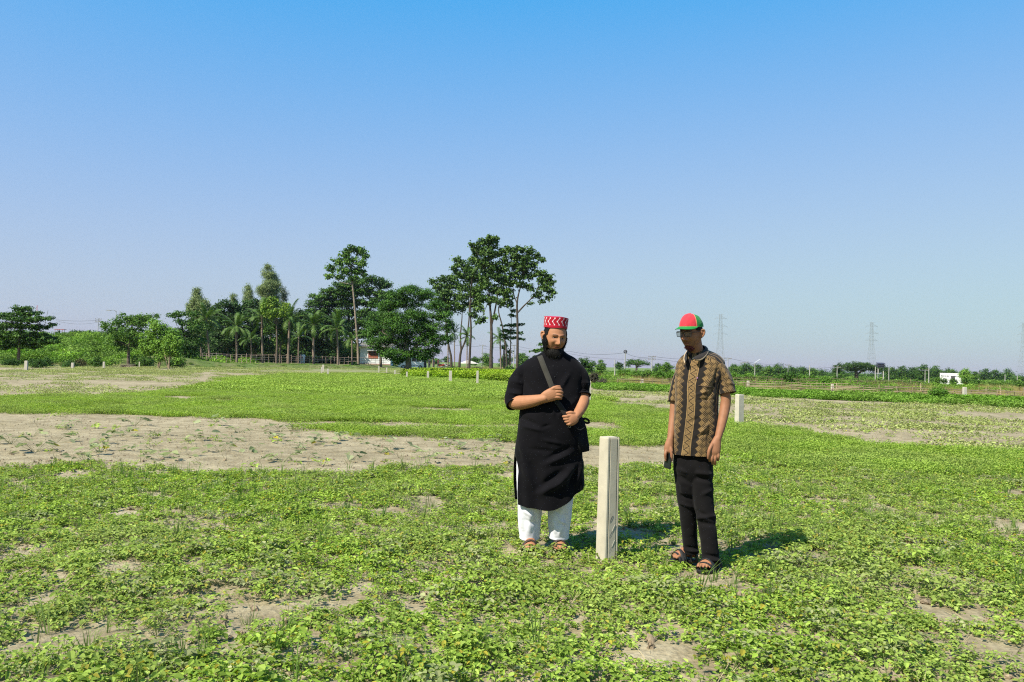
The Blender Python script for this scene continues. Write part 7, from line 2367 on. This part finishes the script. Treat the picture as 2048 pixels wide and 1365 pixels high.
# single wilted plants on the bare strip, each one standing alone
spots = [(75, 905), (130, 862), (170, 925), (215, 884), (245, 870), (268, 902), (300, 878), (335, 872), (60, 870), (355, 912), (390, 884), (410, 876), (440, 905), (468, 885), (480, 870), (505, 902), (540, 878), (575, 875), (590, 898), (612, 915), (640, 890),
         (660, 885), (690, 880), (735, 888), (760, 905), (800, 902), (850, 918), (872, 925), (905, 888), (950, 900), (962, 920), (985, 893), (1000, 882), (1018, 905), (30, 893), (110, 888), (195, 905), (320, 920), (560, 925), (700, 925), (1010, 925), (150, 848), (270, 850), (420, 855), (560, 862)]
pm = [o.data for o in C_wilt.objects]
for i, (sx, sy) in enumerate(spots):
    g_ = gnd(sx + rng.normal() * 4, sy + rng.normal() * 2)
    s_ = rng.uniform(.8, 1.7)
    o = link('wilted_plant', pm[i % 4])
    o.location = (float(g_[0]), float(g_[1]), float(gh(g_[0], g_[1])) - .01)
    o.rotation_euler = (rng.normal() * .1, rng.normal() * .1, rng.uniform(0, 6.28))
    o.scale = (s_ * 1.25, s_ * 1.25, s_)
    tag(o, 'pale wilted leafy plant on the strip of bare soil', 'plant', 'wilted plants on the strip of bare soil')
# clods
C_clod = []
for k in range(4):
    mb = MB()
    G_ = tube([(-.02, 0, .006), (0, 0, .012), (.022, 0, .008)], [.012, .02, .01], n=7, rows=4)
    mb.grid(G_ + rng.normal(size=G_.shape) * .003, caps=(True, True), col=np.array([.27, .21, .14]) * rng.uniform(.7, 1.15))
    C_clod.append(mb)
M['clod'] = mat('clod', None, .95, .1, noise=(40, .25))
C_clod = protos('clod', C_clod, M['clod'])
x, y = sample(-11, 11, 2.8, 24, 26)
m = frustum(x, y)
x, y = x[m], y[m]
scatter('soil_clods', C_clod, 4, np.stack([x, y, gh(x, y)], 1), (rng.uniform(.2, 1.0, len(x)) ** 3 * 1.2 + .12) * (1 - .55 * sst(10, 14, y)), tilt=.8)
# woods far off on the right, one mass
mb = MB()
for k in range(110):
    px_ = 1100 + 1300 * rng.uniform()
    if 1290 < px_ < 1400 and rng.uniform() < .4: continue
    d_ = rng.uniform(430, 700)
    hp_ = rng.uniform(14, 25) * (1.0 if px_ > 1440 else .62)
    c_ = at(px_, 757 + (px_ - 1500) * .016 - hp_ * .35, d_)
    R3 = hp_ * d_ / FPX
    for q in range(10):
        v = rng.normal(size=3); v /= np.linalg.norm(v)
        p_ = c_ + v * np.array([1.15, .8, .6]) * R3 * rng.uniform(.2, .62)
        nl = 34
        qq = rng.normal(size=(nl, 3)) * R3 * .17
        leaves(mb, p_ + qq, qq / R3 * 4 + rng.normal(size=(nl, 3)) * .5 + [0, 0, .5], 2.4 * d_ / FPX, .8, mixcol(nl, DK, rng.uniform()))
tag(mb.build('distant_wood', M['leaf'], None, False), kind='stuff')

# ------------------------------------------------------------------ air: one closed box of thin haze round the whole place
b = MB()
b.box((0, 830, 45), (1750, 950, 50))
hz = b.build('haze', [], None, False)
hz.data.materials.clear()
hm = bpy.data.materials.new('haze_air')
hm.use_nodes = True
t = hm.node_tree
t.nodes.clear()
out = t.nodes.new('ShaderNodeOutputMaterial')
pv = t.nodes.new('ShaderNodeVolumePrincipled')
pv.inputs['Color'].default_value = (0.80, 0.88, 1.0, 1)
pv.inputs['Density'].default_value = 0.00006
pv.inputs['Anisotropy'].default_value = 0.2
t.links.new(pv.outputs[0], out.inputs['Volume'])
hz.data.materials.append(hm)
tag(hz, kind='stuff')
